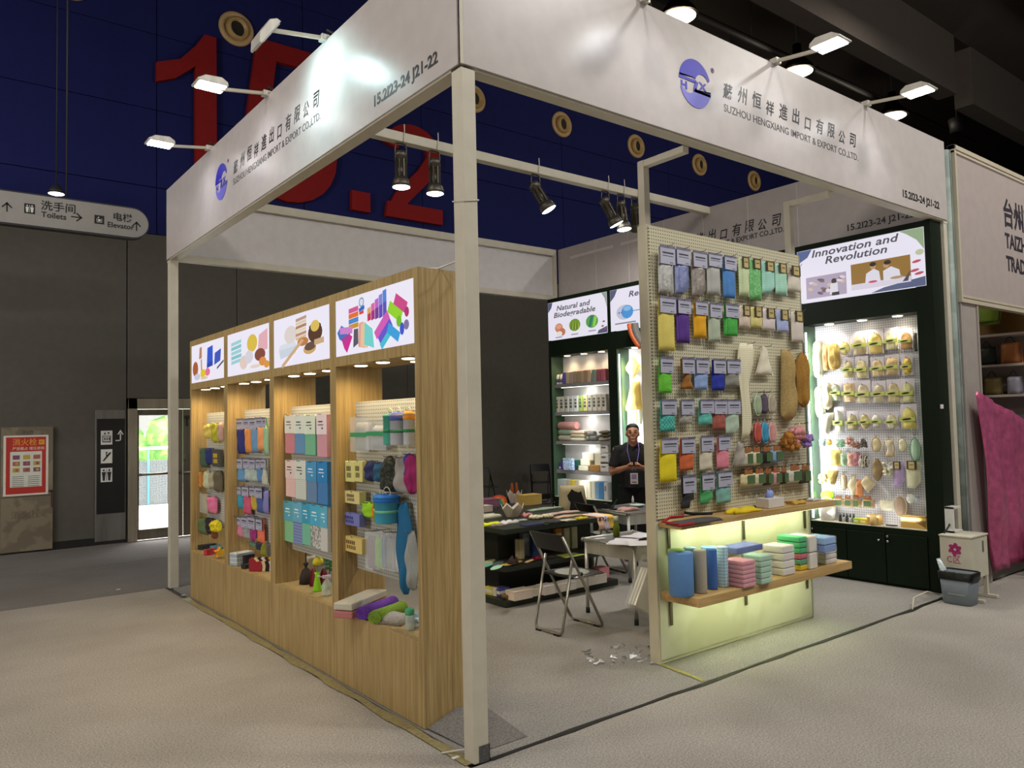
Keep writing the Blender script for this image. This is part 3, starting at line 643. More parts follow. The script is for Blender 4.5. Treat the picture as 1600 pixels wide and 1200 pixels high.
# ================================================================ OAK DISPLAY CABINETS (left side, face -x)
OAK = mat('#b69c69', 'wood', '#9a7f4e', rough=.5); OAKP = OAK
PEGS = mat('#b9b8ae', 'pegy', '#6a6960'); DOWN = mat('#fff3d0', 'emit', sc=12.)
XF, XB, CH = .048, .40, 2.60
def downlight(x, y, z, parent, e, col=(1, .72, .36), r=.042, ang=125):
    MB().lathe([(r+.012, 0), (r+.012, -.006), (r, -.006)], (x, y, z), 18).build('downlight_ring', mat('#d8d2c4', 'metal', rough=.3), parent)
    MB().lathe([(r, -.0065), (r*.96, -.010), (.001, -.011)], (x, y, z), 18).build('downlight_lens', DOWN, parent)
    light('SPOT', (x, y, z-.02), e, col, (0, 0, -1), size=.035, angle=ang, blend=.8)
def print_sheet(parent, origin, rz, w_, h_, shapes, base='#efe9f6', em=.92):
    """printed backlit picture: flat shapes in 0..1 sheet coordinates, each a hair proud of the last"""
    mats_ = []; idx = {}; mb = MB(); k = 0
    for poly, col in shapes:
        if col not in idx: idx[col] = len(mats_); mats_.append(mat(col, 'emit', sc=em*.9, rough=.3))
        k += 1; y = -.0006-.00025*k
        mb.add([(x*w_, y, z*h_) for x, z in poly], [tuple(range(len(poly)))], idx[col])
    o = mb.build('printed_picture', mats_, parent, world=False); l = Vector(origin); p_ = parent
    while p_ is not None: l -= p_.location; p_ = p_.parent
    o.location = l; o.rotation_euler = (0, 0, rz); return o
rot4 = lambda cx, cz, a, b, r, asp=2.7: [(cx+(i*a*math.cos(r)-j*b*math.sin(r)), cz+(i*a*math.sin(r)+j*b*math.cos(r))*asp) for i, j in ((-1,-1), (1,-1), (1,1), (-1,1))]
el = lambda cx, cz, rx, rz_, r=0., n=18: ellipse(cx, cz, rx, rz_, n, r)
R4 = random.Random(11)
def pic_towels():
    s_ = []
    for i, c_ in enumerate(('#e05a9c', '#f0762e', '#4a90d8', '#d89a2e')): s_.append(([(.19, .80-i*.095), (.325, .82-i*.095), (.325, .735-i*.095), (.19, .715-i*.095)], c_))
    s_ += [(el(.37, .86, .035, .085), '#6aa8c8'), (el(.37, .86, .025, .06), '#efe9f6')]
    s_ += [([(.335, .76), (.41, .80), (.41, .73), (.335, .70)], '#2a6ad0'), ([(.34, .7), (.40, .72), (.40, .66), (.34, .65)], '#e04a3a')]
    for i, (a, b_) in enumerate((('#e8b070', '#d02f5a'), ('#e86ab0', '#a82f80'), ('#c86ad0', '#7a3a9a'), ('#8a8ae0', '#6a4ac0'), ('#5a8ae0', '#5a5ac0'))):
        x = .45+i*.05; s_.append(([(x, .50), (x+.045, .52), (x+.045, .74+i*.055), (x, .72+i*.055)], b_)); s_.append(([(x, .62+i*.03), (x+.045, .64+i*.03), (x+.045, .74+i*.055), (x, .72+i*.055)], a))
    s_ += [([(.03, .42), (.09, .54), (.2, .42), (.13, .22), (.06, .3)], '#3a7ac8'), (rot4(.16, .43, .09, .022, -.06), '#d88ad8'), ([(.09, .30), (.2, .36), (.25, .3), (.17, .03), (.13, .12)], '#d82a96'), ([(.09, .3), (.22, .38), (.21, .30), (.13, .2)], '#b83a9c')]
    s_ += [([(.26, .1), (.33, .16), (.33, .42), (.27, .42)], '#5a5a66'), ([(.33, .1), (.42, .06), (.40, .52), (.34, .5)], '#f0a8a0'), ([(.36, .1), (.46, .05), (.43, .5), (.37, .48)], '#f4d0a0'), ([(.41, .12), (.54, .03), (.52, .36), (.46, .44), (.42, .5)], '#7adcd8')]
    s_ += [(rot4(.64, .38, .1, .03, .62), '#e060c0'), (rot4(.68, .26, .09, .03, .62), '#6a5ad8'), (rot4(.69, .15, .08, .022, .62), '#4ac8e0'), (rot4(.80, .55, .085, .036, -.5), '#9ce02a'), (el(.845, .38, .03, .09), '#7ac81e'), (rot4(.865, .66, .075, .034, -.5), '#d84a90'), (el(.935, .5, .025, .08), '#b83070'), (rot4(.78, .22, .075, .03, -.5), '#3aa8e8'), (el(.88, .25, .025, .1), '#3a5ad8'), (el(.93, .3, .03, .08), '#8a7aa8')]
    return s_
def pic_spa():
    s_ = [([(.1, .36), (.45, .40), (.42, .22), (.13, .16)], '#d8e2ee'), ([(.12, .44), (.4, .50), (.45, .38), (.1, .34)], '#e8ecf4'), (el(.33, .62, .12, .18), '#ece0dc')]
    for i, c_ in enumerate(('#c8a088', '#e8d8b8', '#b88868', '#f0e0c0', '#c89878', '#e8c898')): s_.append(([(.43, .9-i*.075), (.62, .93-i*.075), (.62, .87-i*.075), (.43, .84-i*.075)], c_))
    s_ += [(el(.77, .54, .12, .19), '#5a3424'), (el(.77, .66, .1, .07), '#3a2018'), (el(.77, .67, .075, .11), '#e8c860'), (el(.56, .42, .1, .085), '#c8824a'), (el(.54, .44, .04, .03), '#e8a86a'), (rot4(.36, .22, .21, .016, .42), '#dcb48a'), (el(.68, .25, .11, .1, .3), '#d8b070'), (el(.69, .3, .1, .08, .3), '#6a5040'), (rot4(.84, .36, .08, .02, .05), '#d8b48a')]
    return s_
def pic_soft():
    s_ = []
    for i in range(5): s_.append(([(.1, .26+i*.11), (.36, .30+i*.11), (.36, .38+i*.11), (.1, .34+i*.11)], '#8ad0d8' if i % 2 else '#a8dce0'))
    s_ += [(el(.62, .66, .12, .2), '#e8c84a'), (el(.42, .26, .1, .16), '#f0d8cc'), (el(.55, .36, .1, .15), '#e4e0e8'), ([(.75, .4), (.97, .45), (.97, .9), (.78, .8)], '#f0b8c0'), (el(.8, .36, .12, .14), '#8a4a38'), (el(.86, .2, .08, .1), '#e8984a'), (el(.95, .12, .06, .08), '#e8a040'), (el(.7, .12, .12, .04), '#f2ded2')]
    return s_
def pic_sponge():
    return [(el(.13, .36, .09, .2), '#b0602c'), ([(.25, .6), (.34, .62), (.34, .92), (.27, .9)], '#c08a68'), (rot4(.33, .4, .02, .07, .1), '#c89a6a'), ([(.5, .42), (.68, .50), (.68, .88), (.52, .84)], '#2f5ad8'), ([(.5, .32), (.68, .36), (.68, .5), (.5, .42)], '#2446b0'), ([(.72, .36), (.9, .44), (.92, .74), (.74, .66)], '#3a5ac8'), (el(.52, .22, .08, .1), '#f07aa0'), (el(.38, .2, .08, .12), '#f0d020'), (el(.2, .14, .1, .09), '#d8d4e8'), (rot4(.9, .34, .1, .01, .3), '#55506a'), (el(.42, .08, .12, .04), '#e8d8b0')]
pics = [(pic_towels, 'rolled coloured towels'), (pic_spa, 'spa brushes and bowl'), (pic_soft, 'soft towels and puffs'), (pic_sponge, 'sponges and blue packs')]
PITCH_ = 1.1265; Y0 = .545; oak = []
HOOKM = mat('#8f8c86', 'metal', rough=.35)
for k in range(4):
    y0 = Y0+k*PITCH_; y1 = y0+PITCH_-.0015; fn, wd = pics[k]
    t = thing('oak_display_cabinet', 'oak display cabinet with lightbox of %s, %s from the near end' % (wd, ('first', 'second', 'third', 'fourth')[k]), 'cabinet', ((XF+XB)/2, (y0+y1)/2, 0), 0, 'row of oak display cabinets')
    oak.append(t)
    MB().box(XF, y0, .004, XB, y1, .475).build('base', OAK, t, bev=.0015)
    MB().box(XF, y0, .475, XB, y0+.045, CH).build('side_panel', OAK, t); MB().box(XF, y1-.045, .475, XB, y1, CH).build('side_panel', OAK, t)
    MB().box(XF, y0+.045, 2.10, XB, y1-.045, 2.165).build('lintel', OAK, t); MB().box(XF, y0+.045, 2.545, XB, y1-.045, CH).build('top_panel', OAK, t); MB().box(XF+.05, y0+.045, 2.165, XB, y1-.045, 2.545).build('header', OAK, t)
    lb = MB().box(XF+.004, y0+.046, 2.166, XF+.049, y1-.046, 2.544).build('lightbox_panel', mat('#efeaf8', 'emit', sc=.95), t)
    print_sheet(lb, (XF+.003, y1-.05, 2.168), -PI/2, PITCH_-.10, .374, fn())
    pz0, pz1 = (.73, 1.86)
    pb = MB().box(.19, y0+.046, pz0, .20, y1-.046-(.0 if k in (0, 1) else .04), pz1).build('perforated_board', PEGS, t)
    for x, y in ((.125, .24), (.125, .56), (.125, .86), (.29, .42)): downlight(x, y0+y, 2.10, t, 9, (1, .74, .37), ang=168)
# white cable on top of the nearest cabinet
solid('power_cable', MB().tube([(.12, .60, CH+.006), (.2, .56, CH+.006), (.28, .40, CH+.05), (.18, .2, CH+.12), (.093, .1, CH+.16)], .006, 6), mat('#c9c5ba'), 'white cable running from top of near oak cabinet to corner post', 'cable')
b = MB(); b.add([(.06, .535, .012), (.09, .10, .004), (.42, .10, .004), (.43, .54, .06), (.25, .54, .075)], [(0, 1, 2, 3, 4)]); b.add([(.06, .535, .009), (.09, .10, .002), (.42, .10, .002), (.43, .54, .057), (.25, .54, .072)], [(4, 3, 2, 1, 0)])
solid('carpet_flap', b, CARPET3, 'lifted dark grey carpet flap between the near oak cabinet and corner post', 'carpet')
solid('power_cable', MB().tube([(-.05, .22, .006), (.02, .16, .02), (.075, .093, .03)], .005, 6), mat('#cfcabf'), 'short white cable on the floor at foot of the corner post', 'cable')
# ================================================================ DARK GREEN CABINETS (right side, face -x)
DG = mat('#121d12', 'matte', rough=.45); DGI = mat('#3f5a42', rough=.4); PEGW = mat('#e4e2e6', 'pegy', '#8d8c96'); WHB = mat('#e2dfe2', rough=.45); GRY = mat('#8d898c', rough=.45)
GX, GB = 5.42, 5.66
STEXT = mat('#55555e', 'emit', sc=.75)
def pic_inn():
    s_ = [([(0, 1), (.13, 1), (.09, .86), (0, .76)], '#5a6a9a'), ([(.83, 1), (1, 1), (1, .62), (.95, .8), (.88, .93)], '#9ab08a'), ([(.6, 0), (.7, .07), (1, .16), (1, 0)], '#5a6488'),
          ([(.07, .06), (.41, .06), (.41, .47), (.07, .47)], '#b8a8c0'), ([(.45, .10), (.90, .10), (.90, .57), (.45, .57)], '#9a7434')]
    R = random.Random(2)
    for i in range(16): s_.append((el(.1+R.random()*.28, .1+R.random()*.3, .02, .035, R.random()), ('#8a6a58', '#e8dce8', '#6a5a70', '#d8c0a8')[i % 4]))
    s_ += [(el(.31, .33, .022, .05), '#3a2c28'), ([(.27, .09), (.34, .09), (.34, .29), (.28, .29)], '#e8e4ec'), ([(.29, .06), (.35, .06), (.35, .12), (.29, .12)], '#2a2630')]
    s_ += [([(.45, .10), (.90, .10), (.90, .2), (.45, .2)], '#e4dcec'), ([(.56, .18), (.68, .18), (.67, .37), (.63, .43), (.57, .36)], '#e9e6f2'), ([(.7, .18), (.83, .18), (.82, .34), (.76, .42), (.70, .36)], '#e9e6f2'),
           (el(.625, .47, .022, .05), '#c89a78'), (el(.625, .51, .025, .038), '#2a201c'), (el(.725, .455, .022, .05), '#c89a78'), (el(.735, .50, .027, .04), '#2a201c'), (el(.62, .2, .035, .02), '#d84a6a'), (el(.8, .21, .05, .025), '#b89a78'), ([(.84, .12), (.88, .12), (.9, .3)], '#4a4a5a')]
    for x, z in ((.945, .43), (.93, .28), (.96, .22)): s_.append((el(x, z, .035, .022, .5), '#c05060'))
    s_ += [(el(.97, .58, .03, .05), '#c8cca8')]
    return s_
def pic_nat():
    s_ = [([(0, 1), (.085, 1), (.06, .86), (0, .74)], '#555a78'), ([(.92, 1), (1, 1), (1, .62), (.97, .85)], '#9aa89a'), ([(.84, 0), (.86, .08), (1, .16), (1, 0)], '#555a78')]
    s_ += [(el(.19, .30, .07, .12), '#d88a66'), (el(.25, .18, .055, .1), '#c87a58'), (el(.19, .33, .05, .06), '#e8a888'), (el(.2, .14, .05, .07), '#f2ece8')]
    s_ += [(el(.47, .31, .095, .16), '#7a9a2c')]
    for i in range(6): s_.append(([(.40+i*.025, .2), (.415+i*.025, .2), (.425+i*.022, .42)], '#a8c84a' if i % 2 else '#4a6a1c'))
    s_ += [(el(.76, .33, .1, .165), '#5aa84a'), ([(.7, .2), (.74, .19), (.79, .47), (.74, .48)], '#3a7a6a'), ([(.77, .19), (.81, .2), (.84, .42), (.8, .45)], '#9ad85a')]
    for x, z in ((.95, .28), (.93, .17), (.965, .1)): s_.append((el(x, z, .022, .02, .6), '#a05060'))
    for x, z in ((.19, .05), (.47, .07), (.76, .09)): s_.append((rot4(x, z, .06, .006, 0), '#a8a4b4'))
    return s_
def pic_rec():
    s_ = [([(0, 1), (.1, 1), (.06, .84), (0, .72)], '#555a78'), (el(.19, .42, .11, .18), '#c8cfe0'), (el(.23, .42, .08, .16), '#4a9ae0'), (el(.23, .5, .05, .06), '#8ac4f0'), (el(.12, .42, .012, .02), '#6a5ac8'), (el(.155, .42, .012, .02), '#6a5ac8')]
    s_ += [(rot4(.36, .42, .05, .004, 0), '#6a9ad0'), ([(.41, .45), (.44, .42), (.41, .39)], '#4a4a5a'), (rot4(.2, .16, .14, .006, 0), '#8a8a98'), (el(.6, .42, .1, .17), '#c8dcc8')]
    return s_
units = [(.03, 1.462, .19, 1.40, 'nearest, with pale spa goods on a lit perforated back', pic_inn, ('Innovation and', 'Revolution'), 'Innovation'),
         (1.464, 2.863, 1.58, 2.76, 'third from the far end, hidden behind the partition', None, (), ''),
         (2.865, 4.325, 3.0, 4.205, 'second from the far end, behind the man', pic_rec, ('Recycled',), 'Rec'),
         (4.327, 5.60, 4.37, 5.575, 'farthest, with white lit shelves of packs and towels', pic_nat, ('Natural and', 'Biodegradable'), 'Natural')]
green = []
for k, (y0, y1, o0, o1, lab, pic, words, _) in enumerate(units):
    if k == 3: y1 = 5.625
    t = thing('green_display_cabinet', 'dark green display cabinet, '+lab, 'cabinet', (5.55, (y0+y1)/2, 0), 0, 'row of dark green display cabinets'); green.append(t)
    MB().box(GX, y0, .003, GB+.03 if k else 5.642, o0, 3.545).build('side_panel', DG, t, bev=.002); MB().box(GX, o1, .003, GB+.03, y1, 3.545).build('side_panel', DG, t, bev=.002)
    for nm, q in (('header', (GX, o0, 2.675, GB+.03, o1, 2.91)), ('top_rail', (GX, o0, 3.49, GB+.03, o1, 3.545)), ('lightbox_backing', (GX+.045, o0, 2.91, GB+.03, o1, 3.49)), ('ledge_rail', (GX, o0, .52, GB+.03, o1, .572)), ('base_body', (GX+.02, o0, .003, GB+.03, o1, .52))): MB().box(*q).build(nm, DG, t)
    MB().box(GB, o0, .572, GB+.01, o1, 2.675).build('back_board', PEGW if k != 3 else WHB, t)
    MB().box(GX+.004, o0+.0005, .572, GB, o0+.004, 2.67).build('inner_lining', DGI, t); MB().box(GX+.004, o1-.004, .572, GB, o1-.0005, 2.67).build('inner_lining', DGI, t)
    MB().box(GX+.01, o0, .5721, GB, o1, .578).build('ledge', mat('#d8d2c0', rough=.5), t)
    dw = (o1-o0)/3
    for j in range(3):
        dr = MB().box(GX-.012, o0+j*dw+.004, .03, GX+.019, o0+(j+1)*dw-.004, .515).build('door', DG, t, bev=.003)
        yk = o0+(j+1)*dw-.03 if j != 1 else o0+j*dw+.06
        for z in ((.49, .44) if j != 1 else (.443,)): MB().lathe([(.005, 0), (.005, .012), (.013, .016), (.013, .024), (.004, .028)], (GX-.012, yk, z), 12, ax=(-1,0,0)).build('knob', mat('#b8b8b4', 'metal', rough=.25), dr)
    if pic:
        lo, hi = (y0+.06, y1-.03)
        if k == 3: lo, hi = 4.36, 5.69-.075
        lb = MB().box(GX-.001, lo, 2.915, GX+.044, hi, 3.485).build('lightbox_panel', mat('#ebe6f4', 'emit', sc=.93), t)
        w_, h_ = hi-lo-.006, .564
        print_sheet(lb, (GX-.0015, hi-.003, 2.918), -PI/2, w_, h_, pic())
        xs = ((1.263, 3.392, .93), (1.112, 3.300, .66)) if k == 0 else (((5.418, 3.345, .725), (5.484, 3.245, .89)) if k == 3 else ((3.947, 3.35, .62),))
        for wd, (yl, z, wf_) in zip(words, xs): text(wd, .108, STEXT, lb, loc=(GX-.008, yl, z), rz=-PI/2, shear=.22, bold=.002, fit=wf_, space=1.04)
        wm = k == 3; ce = (1, .70, .36) if wm else (1, .93, .78)
        for f in (.2, .5, .8): downlight(5.535, o0+(o1-o0)*f, 2.675, t, 6 if wm else 10, ce, .045, 130)
    if k in (0, 2):
        MB().box(GX+.03, o1-.02, .6, GX+.045, o1-.005, 2.6).build('led_strip', mat('#f4f8ff', 'emit', sc=2.5), t)
        light('AREA', (GX+.06, o1-.03, 1.6), 14, (.95, .98, 1), (.75, -.6, 0), size=.02, sy=1.9)
        light('AREA', (GX+.05, (o0+o1)/2, .66), 1.2, (.95, .98, 1), (1, 0, .6), size=o1-o0-.2, sy=.02) if k == 0 else None
    if k == 3:
        for z in (2.25, 1.83, 1.40, .97):
            sf = MB().box(GX+.05, o0+.005, z-.05, GB, o1-.005, z).build('shelf', GRY, t, bev=.002)
            MB().box(GX+.12, o0+.08, z-.056, GX+.14, o1-.08, z-.05).build('led_strip', mat('#f7fbe8', 'emit', sc=3.), sf)
            light('AREA', (GX+.14, (o0+o1)/2, z-.065), 3.2, (1, .98, .88), (.45, 0, -1), size=.02, sy=1.05)
solid('label_sticker', MB().box(5.445, .0275, 1.735, 5.51, .0295, 1.775).box(5.45, .027, 1.75, 5.50, .0275, 1.754), mat('#d8d4d0'), 'small white sticker on the dark side of the nearest green cabinet', 'sticker')
# curved orange and grey thing high on the partition's left side (sports mat edge seen past the partition)
p = at(995, 522, 'X', 5.3)
b = MB(); pts = [(p.x, p.y+.12-.16*(i/8)**2*1.1, p.z+.15-.33*i/8) for i in range(9)]
b.tube(pts, .035, 8); b.tube([(q[0]+.03, q[1]-.06, q[2]) for q in pts], .05, 8, 1)
solid('hanging_cushion', b, [mat('#c85a22', rough=.5), mat('#6a6a68')], 'curved orange edged grey cushion hung above the man beside the partition', 'cushion')
# ================================================================ CENTRE DISPLAY STAND AND TABLES
DKT = mat('#232b22', rough=.5); DK2 = mat('#151a14', rough=.55)
t = thing('tiered_display_stand', 'dark green three tier display stand in the middle of the booth', 'display stand', (2.8, 2.95, 0))
for z0, z1, nm in ((.002, .063, 'base'), (.325, .375, 'middle_tier'), (.667, .713, 'table_top')): MB().box(2.09, 2.46, z0, 3.55, 3.92, z1).build(nm, DKT, t, bev=.003)
MB().box(2.27, 2.80, .063, 3.5, 3.8, .325).build('lower_core', DK2, t); MB().box(2.27, 2.80, .375, 3.5, 3.8, .667).build('upper_core', DK2, t)
ALU = mat('#c9c8c2', 'metal', rough=.35, metal=.6); ALUD = mat('#8f8e88', 'metal', rough=.35)
def folding_table(x0, y0, x1, y1, z, label):
    t = thing('folding_table', label, 'table', ((x0+x1)/2, (y0+y1)/2, 0), 0, 'aluminium folding tables')
    MB().box(x0+.01, y0+.01, z-.13, x1-.01, y0+.03, z-.01).box(x0+.01, y1-.03, z-.13, x1-.01, y1-.01, z-.01).box(x0+.01, y0+.03, z-.13, x0+.03, y1-.03, z-.01).box(x1-.03, y0+.03, z-.13, x1-.01, y1-.03, z-.01).build('apron', ALU, t, bev=.003)
    MB().box(x0+.03, y0+.03, z-.02, x1-.03, y1-.03, z-.006).build('table_top', mat('#5d5f60', rough=.35), t)
    MB().tube([(x0, y0, z-.012), (x1, y0, z-.012), (x1, y1, z-.012), (x0, y1, z-.012)], .016, 10, close=True).build('rim', ALU, t)
    for x in (x0, x1):
        for y in (y0, y1):
            MB().ball((x, y, z-.012), .021, 12, 8).build('corner_joint', ALUD, t)
            xx = x+(.02 if x == x0 else -.02); yy = y+(.02 if y == y0 else -.02)
            lg = MB().lathe([(.016, .03), (.016, z-.02)], (xx, yy, 0), 12).build('leg', ALU, t)
            MB().lathe([(.019, .001), (.019, .05)], (xx, yy, 0), 12).build('foot', mat('#1a1a1a'), lg)
    return t
folding_table(2.51, 1.24, 3.15, 1.86, .655, 'small aluminium folding table with papers, near the partition')
folding_table(3.76, 2.36, 4.40, 3.12, .725, 'aluminium folding table with card reader, in front of the man').rotation_euler.z = -.2
def folding_chair(name, label, loc, rz, sc=1., lite=True):
    """local: seat faces +x; the rear loop leans back"""
    t = thing(name, label, 'chair', loc, rz, 'folding chairs'); t.scale = (sc,)*3
    FR = mat('#a3a099', 'metal', rough=.3, metal=.9) if lite else mat('#4a4844', 'metal', rough=.4); BK = mat('#17171b', rough=.4)
    def rounded(pts, r=.05):
        out = [Vector(pts[0])]
        for a, b_, c_ in zip(pts, pts[1:], pts[2:]):
            a, b_, c_ = Vector(a), Vector(b_), Vector(c_); d1 = (a-b_).normalized()*r; d2 = (c_-b_).normalized()*r
            for i in range(6):
                q = i/5; out.append((b_+d1)*(1-q)**2+b_*2*q*(1-q)+(b_+d2)*q*q)
        return out+[Vector(pts[-1])]
    # back legs continue up to the backrest: front-floor loop to top
    MB().tube(rounded([(-.15, .195, .79), (.28, .195, .013), (.28, -.195, .013), (-.15, -.195, .79)]), .0125, 10).build('back_frame', FR, t, world=False)
    MB().tube(rounded([(-.02, .165, .60), (-.15, .165, .013), (-.15, -.165, .013), (-.02, -.165, .60)]), .0115, 10).build('rear_leg_frame', FR, t, world=False)
    MB().box(-.04, -.175, .435, .30, .175, .455).build('seat', BK, t, world=False, bev=.008)
    MB().prism([(q[0], q[1]) for q in ellipse(0, 0, 1, 1, 24)], -.003, 0).xf(Matrix.Translation((.12, 0, .4552)) @ Matrix.Rotation(PI/2, 4, 'X') @ Matrix.Diagonal((.14, 1, .15, 1))).build('seat_pad', mat('#aeb0a6' if lite else '#3a3a3a', rough=.35), t, world=False)
    for s_ in (-1, 1): MB().tube([(-.03, s_*.185, .445), (.30, s_*.185, .445)], .008, 8).build('seat_rail', FR, t, world=False)
    b = MB(); vs = []; n = 10
    for z in (.655, .80):
        for i in range(n+1):
            y = -.2+.4*i/n; x = -.075-(z-.655)*.53-.02*(1-(2*i/n-1)**2)
            vs += [(x+.012, y, z), (x-.012, y, z)]
    m_ = 2*(n+1); fs = []
    for i in range(n): a = 2*i; fs += [(a, a+2, m_+a+2, m_+a), (a+1, m_+a+1, m_+a+3, a+3), (a, a+1, a+3, a+2), (m_+a, m_+a+2, m_+a+3, m_+a+1)]
    fs += [(0, m_, m_+1, 1), (2*n, 2*n+1, m_+2*n+1, m_+2*n)]
    b.add(vs, fs, 0, False).build('backrest', BK, t, world=False, bev=.003)
    for s_ in (-1, 1): MB().ball((.04, s_*.2, .47), .017, 10, 6).build('pivot_knob', BK, t, world=False)
    for x, yy in ((.28, .12), (.28, -.12), (-.15, .11), (-.15, -.11)): MB().box(x-.018, yy-.03, .001, x+.018, yy+.03, .016).build('foot', BK, t, world=False)
    return t
folding_chair('folding_chair', 'folding chair with black backrest and grey seat by the small table', (1.99, 1.575, 0), 0)
folding_chair('folding_chair', 'folding chair half hidden behind the centre display stand', (3.80, 3.02, 0), -.2, .98)
folding_chair('folding_chair', 'dark folding chair by hall wall, just right of the corner post', (6.72, 9.2, 0), -PI/2-.2, 1.0, False)
folding_chair('folding_chair', 'dark folding chair by hall wall, at the edge of the green cabinets', (8.2, 9.2, 0), -PI/2-.6, 1.0, False)
# ================================================================ NEIGHBOUR STALL (right edge)
GALV = mat('#7d8a84', 'stone', '#8f9a94', rough=.5, sc=.1); FRM = mat('#b8ae9a', rough=.5)
solid('truss_post', MB().tube([(5.80, .03, .002), (5.80, .03, 4.28)], .045, 12).box(5.85, -.005, .002, 5.87, .06, 4.28), GALV, 'greenish galvanised steel post between the booth and its right neighbour', 'post')
t = thing('neighbour_fascia', 'framed white name board of the neighbouring stall starting TAIZHO', 'sign', (8, 0, 2.8))
MB().box(5.92, -.02, 2.83, 14, .02, 4.34).build('face_panel', mat('#a89c98', rough=.5), t)
MB().box(5.88, -.04, 4.30, 14, .03, 4.345).box(5.88, -.035, 4.265, 14, .03, 4.29).build('top_rail', FRM, t, bev=.002)
MB().box(5.90, -.04, 2.775, 14, .03, 2.815).box(5.90, -.035, 2.825, 14, .03, 2.85).build('bottom_rail', FRM, t, bev=.002)
MB().box(5.88, -.04, 2.775, 5.905, .03, 4.345).box(5.915, -.03, 2.775, 5.94, .03, 4.345).build('end_rail', FRM, t, bev=.002)
NT = mat('#231c28')
text('台州市对外贸易有限公司', .33, NT, t, loc=(7.07, -.0215, 3.73), bold=.008, sx=.92)
text('TAIZHOU FOREIGN', .225, NT, t, loc=(7.10, -.0215, 3.47), bold=.007, sx=.92)
text('TRADE CO.,LTD', .225, NT, t, loc=(7.10, -.0215, 3.22), bold=.007, sx=.92)
solid('neighbour_jamb', MB().box(5.89, -.02, .002, 5.925, .03, 2.775).box(5.94, -.015, .002, 6.25, .03, 2.775).box(6.25, -.03, .002, 6.28, .03, 2.775), mat('#9f9690', rough=.5), 'narrow white wall panel at the left of the neighbour stall opening', 'panel', .002)
t = thing('neighbour_wall', 'brown inner wall with white shelves inside the neighbouring stall', 'shelf unit', (9, 2, 0))
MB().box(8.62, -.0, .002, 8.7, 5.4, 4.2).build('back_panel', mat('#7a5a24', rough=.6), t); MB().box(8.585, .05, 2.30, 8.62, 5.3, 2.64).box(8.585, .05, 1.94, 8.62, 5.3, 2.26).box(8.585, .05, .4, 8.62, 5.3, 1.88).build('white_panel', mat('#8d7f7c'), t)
for z in (2.65, 2.275, 1.90): MB().box(8.32, .05, z-.03, 8.62, 5.3, z).build('shelf', mat('#b3a79c', rough=.5), t, bev=.003)
R5 = random.Random(9)
def handbag(y, z, w_, h_, col, label, x=8.45):
    t = thing('handbag', label, 'bag', (x, y, z), -PI/2, 'bags on the neighbour shelves')
    MB().soft(w_, h_, .10, wf=lambda v: (.04*v, 1-.04*v), amp=.03).build('bag_body', mat(col, rough=.5), t, world=False)
    MB().tube([(-w_*.25, -.04, h_*.95)]+[(-w_*.25+w_*.5*i/6, -.04, h_+.07*math.sin(PI*i/6)) for i in range(7)], .007, 6).build('handle', mat('#2a2018'), t, world=False)
tb = thing('handbag', 'lime green bag with black trim at the top of the neighbour stall', 'bag', (8.45, .70, 2.78), -PI/2, 'bags on the neighbour shelves')
MB().soft(.42, .30, .10, wf=lambda v: (.16*(1-v), 1-.16*(1-v)), amp=.03).build('bag_body', mat('#7a9a2a'), tb, world=False); MB().tube([(-.2, -.09, .25), (-.17, -.1, .03), (.17, -.1, .03), (.2, -.09, .25)], .008, 6).build('trim', mat('#1c1a14'), tb, world=False)
handbag(.87, 2.275, .16, .22, '#a39a90', 'pale grey bag at the left end of the neighbour middle shelf')
handbag(.70, 2.275, .19, .23, '#15201c', 'black bag on the neighbour middle shelf')
handbag(.44, 2.275, .24, .26, '#a0602c', 'tan brown bag with dark trim on the neighbour middle shelf')
handbag(.86, 1.90, .17, .2, '#7a3a20', 'red brown patterned bag on the neighbour lower shelf')
handbag(.66, 1.90, .21, .22, '#6a5a28', 'dark bag with yellow pattern on the neighbour lower shelf')
handbag(.42, 1.90, .17, .22, '#8a8694', 'grey bag at the right end of the neighbour lower shelf')
light('POINT', (7.4, 1.5, 3.4), 14, (1, .85, .7), size=.3)
# pink dust sheet
b = MB(); NX, NZ = 44, 26; vs = []; fs = []
for j in range(NZ+1):
    v = j/NZ
    for i in range(NX+1):
        u = i/NX; xt = 5.95+2.2*u; zt = 1.90-.62*u+.10*u*u; xl = 6.18+1.9*u
        x = xl+(xt-xl)*v**.8; z = .12+.05*u+(zt-.12-.05*u)*v
        fold = .035*math.sin(26*u+5*(1-v)*u+2*v)+.02*math.sin(61*u-4*v)+.03*math.sin(9*u+7*v)
        vs.append((x, -.115+fold*(.35+.65*(1-v))+.03*(1-v)*math.sin(3*u), z))
for j in range(NZ):
    for i in range(NX): a = j*(NX+1)+i; fs.append((a, a+1, a+NX+2, a+NX+1))
b.add(vs, fs, 0, True); o = solid('dust_sheet', b, mat('#c05a84', 'shiny', rough=.4, sc=.4), 'shiny pink dust sheet draped across the neighbouring stall', 'sheet'); sd = o.modifiers.new('thick', 'SOLIDIFY'); sd.thickness = .003
BOT = mat('#d8c8c4', 'clear', rough=.1); BRED = mat('#b0242a', rough=.4)
n = 0
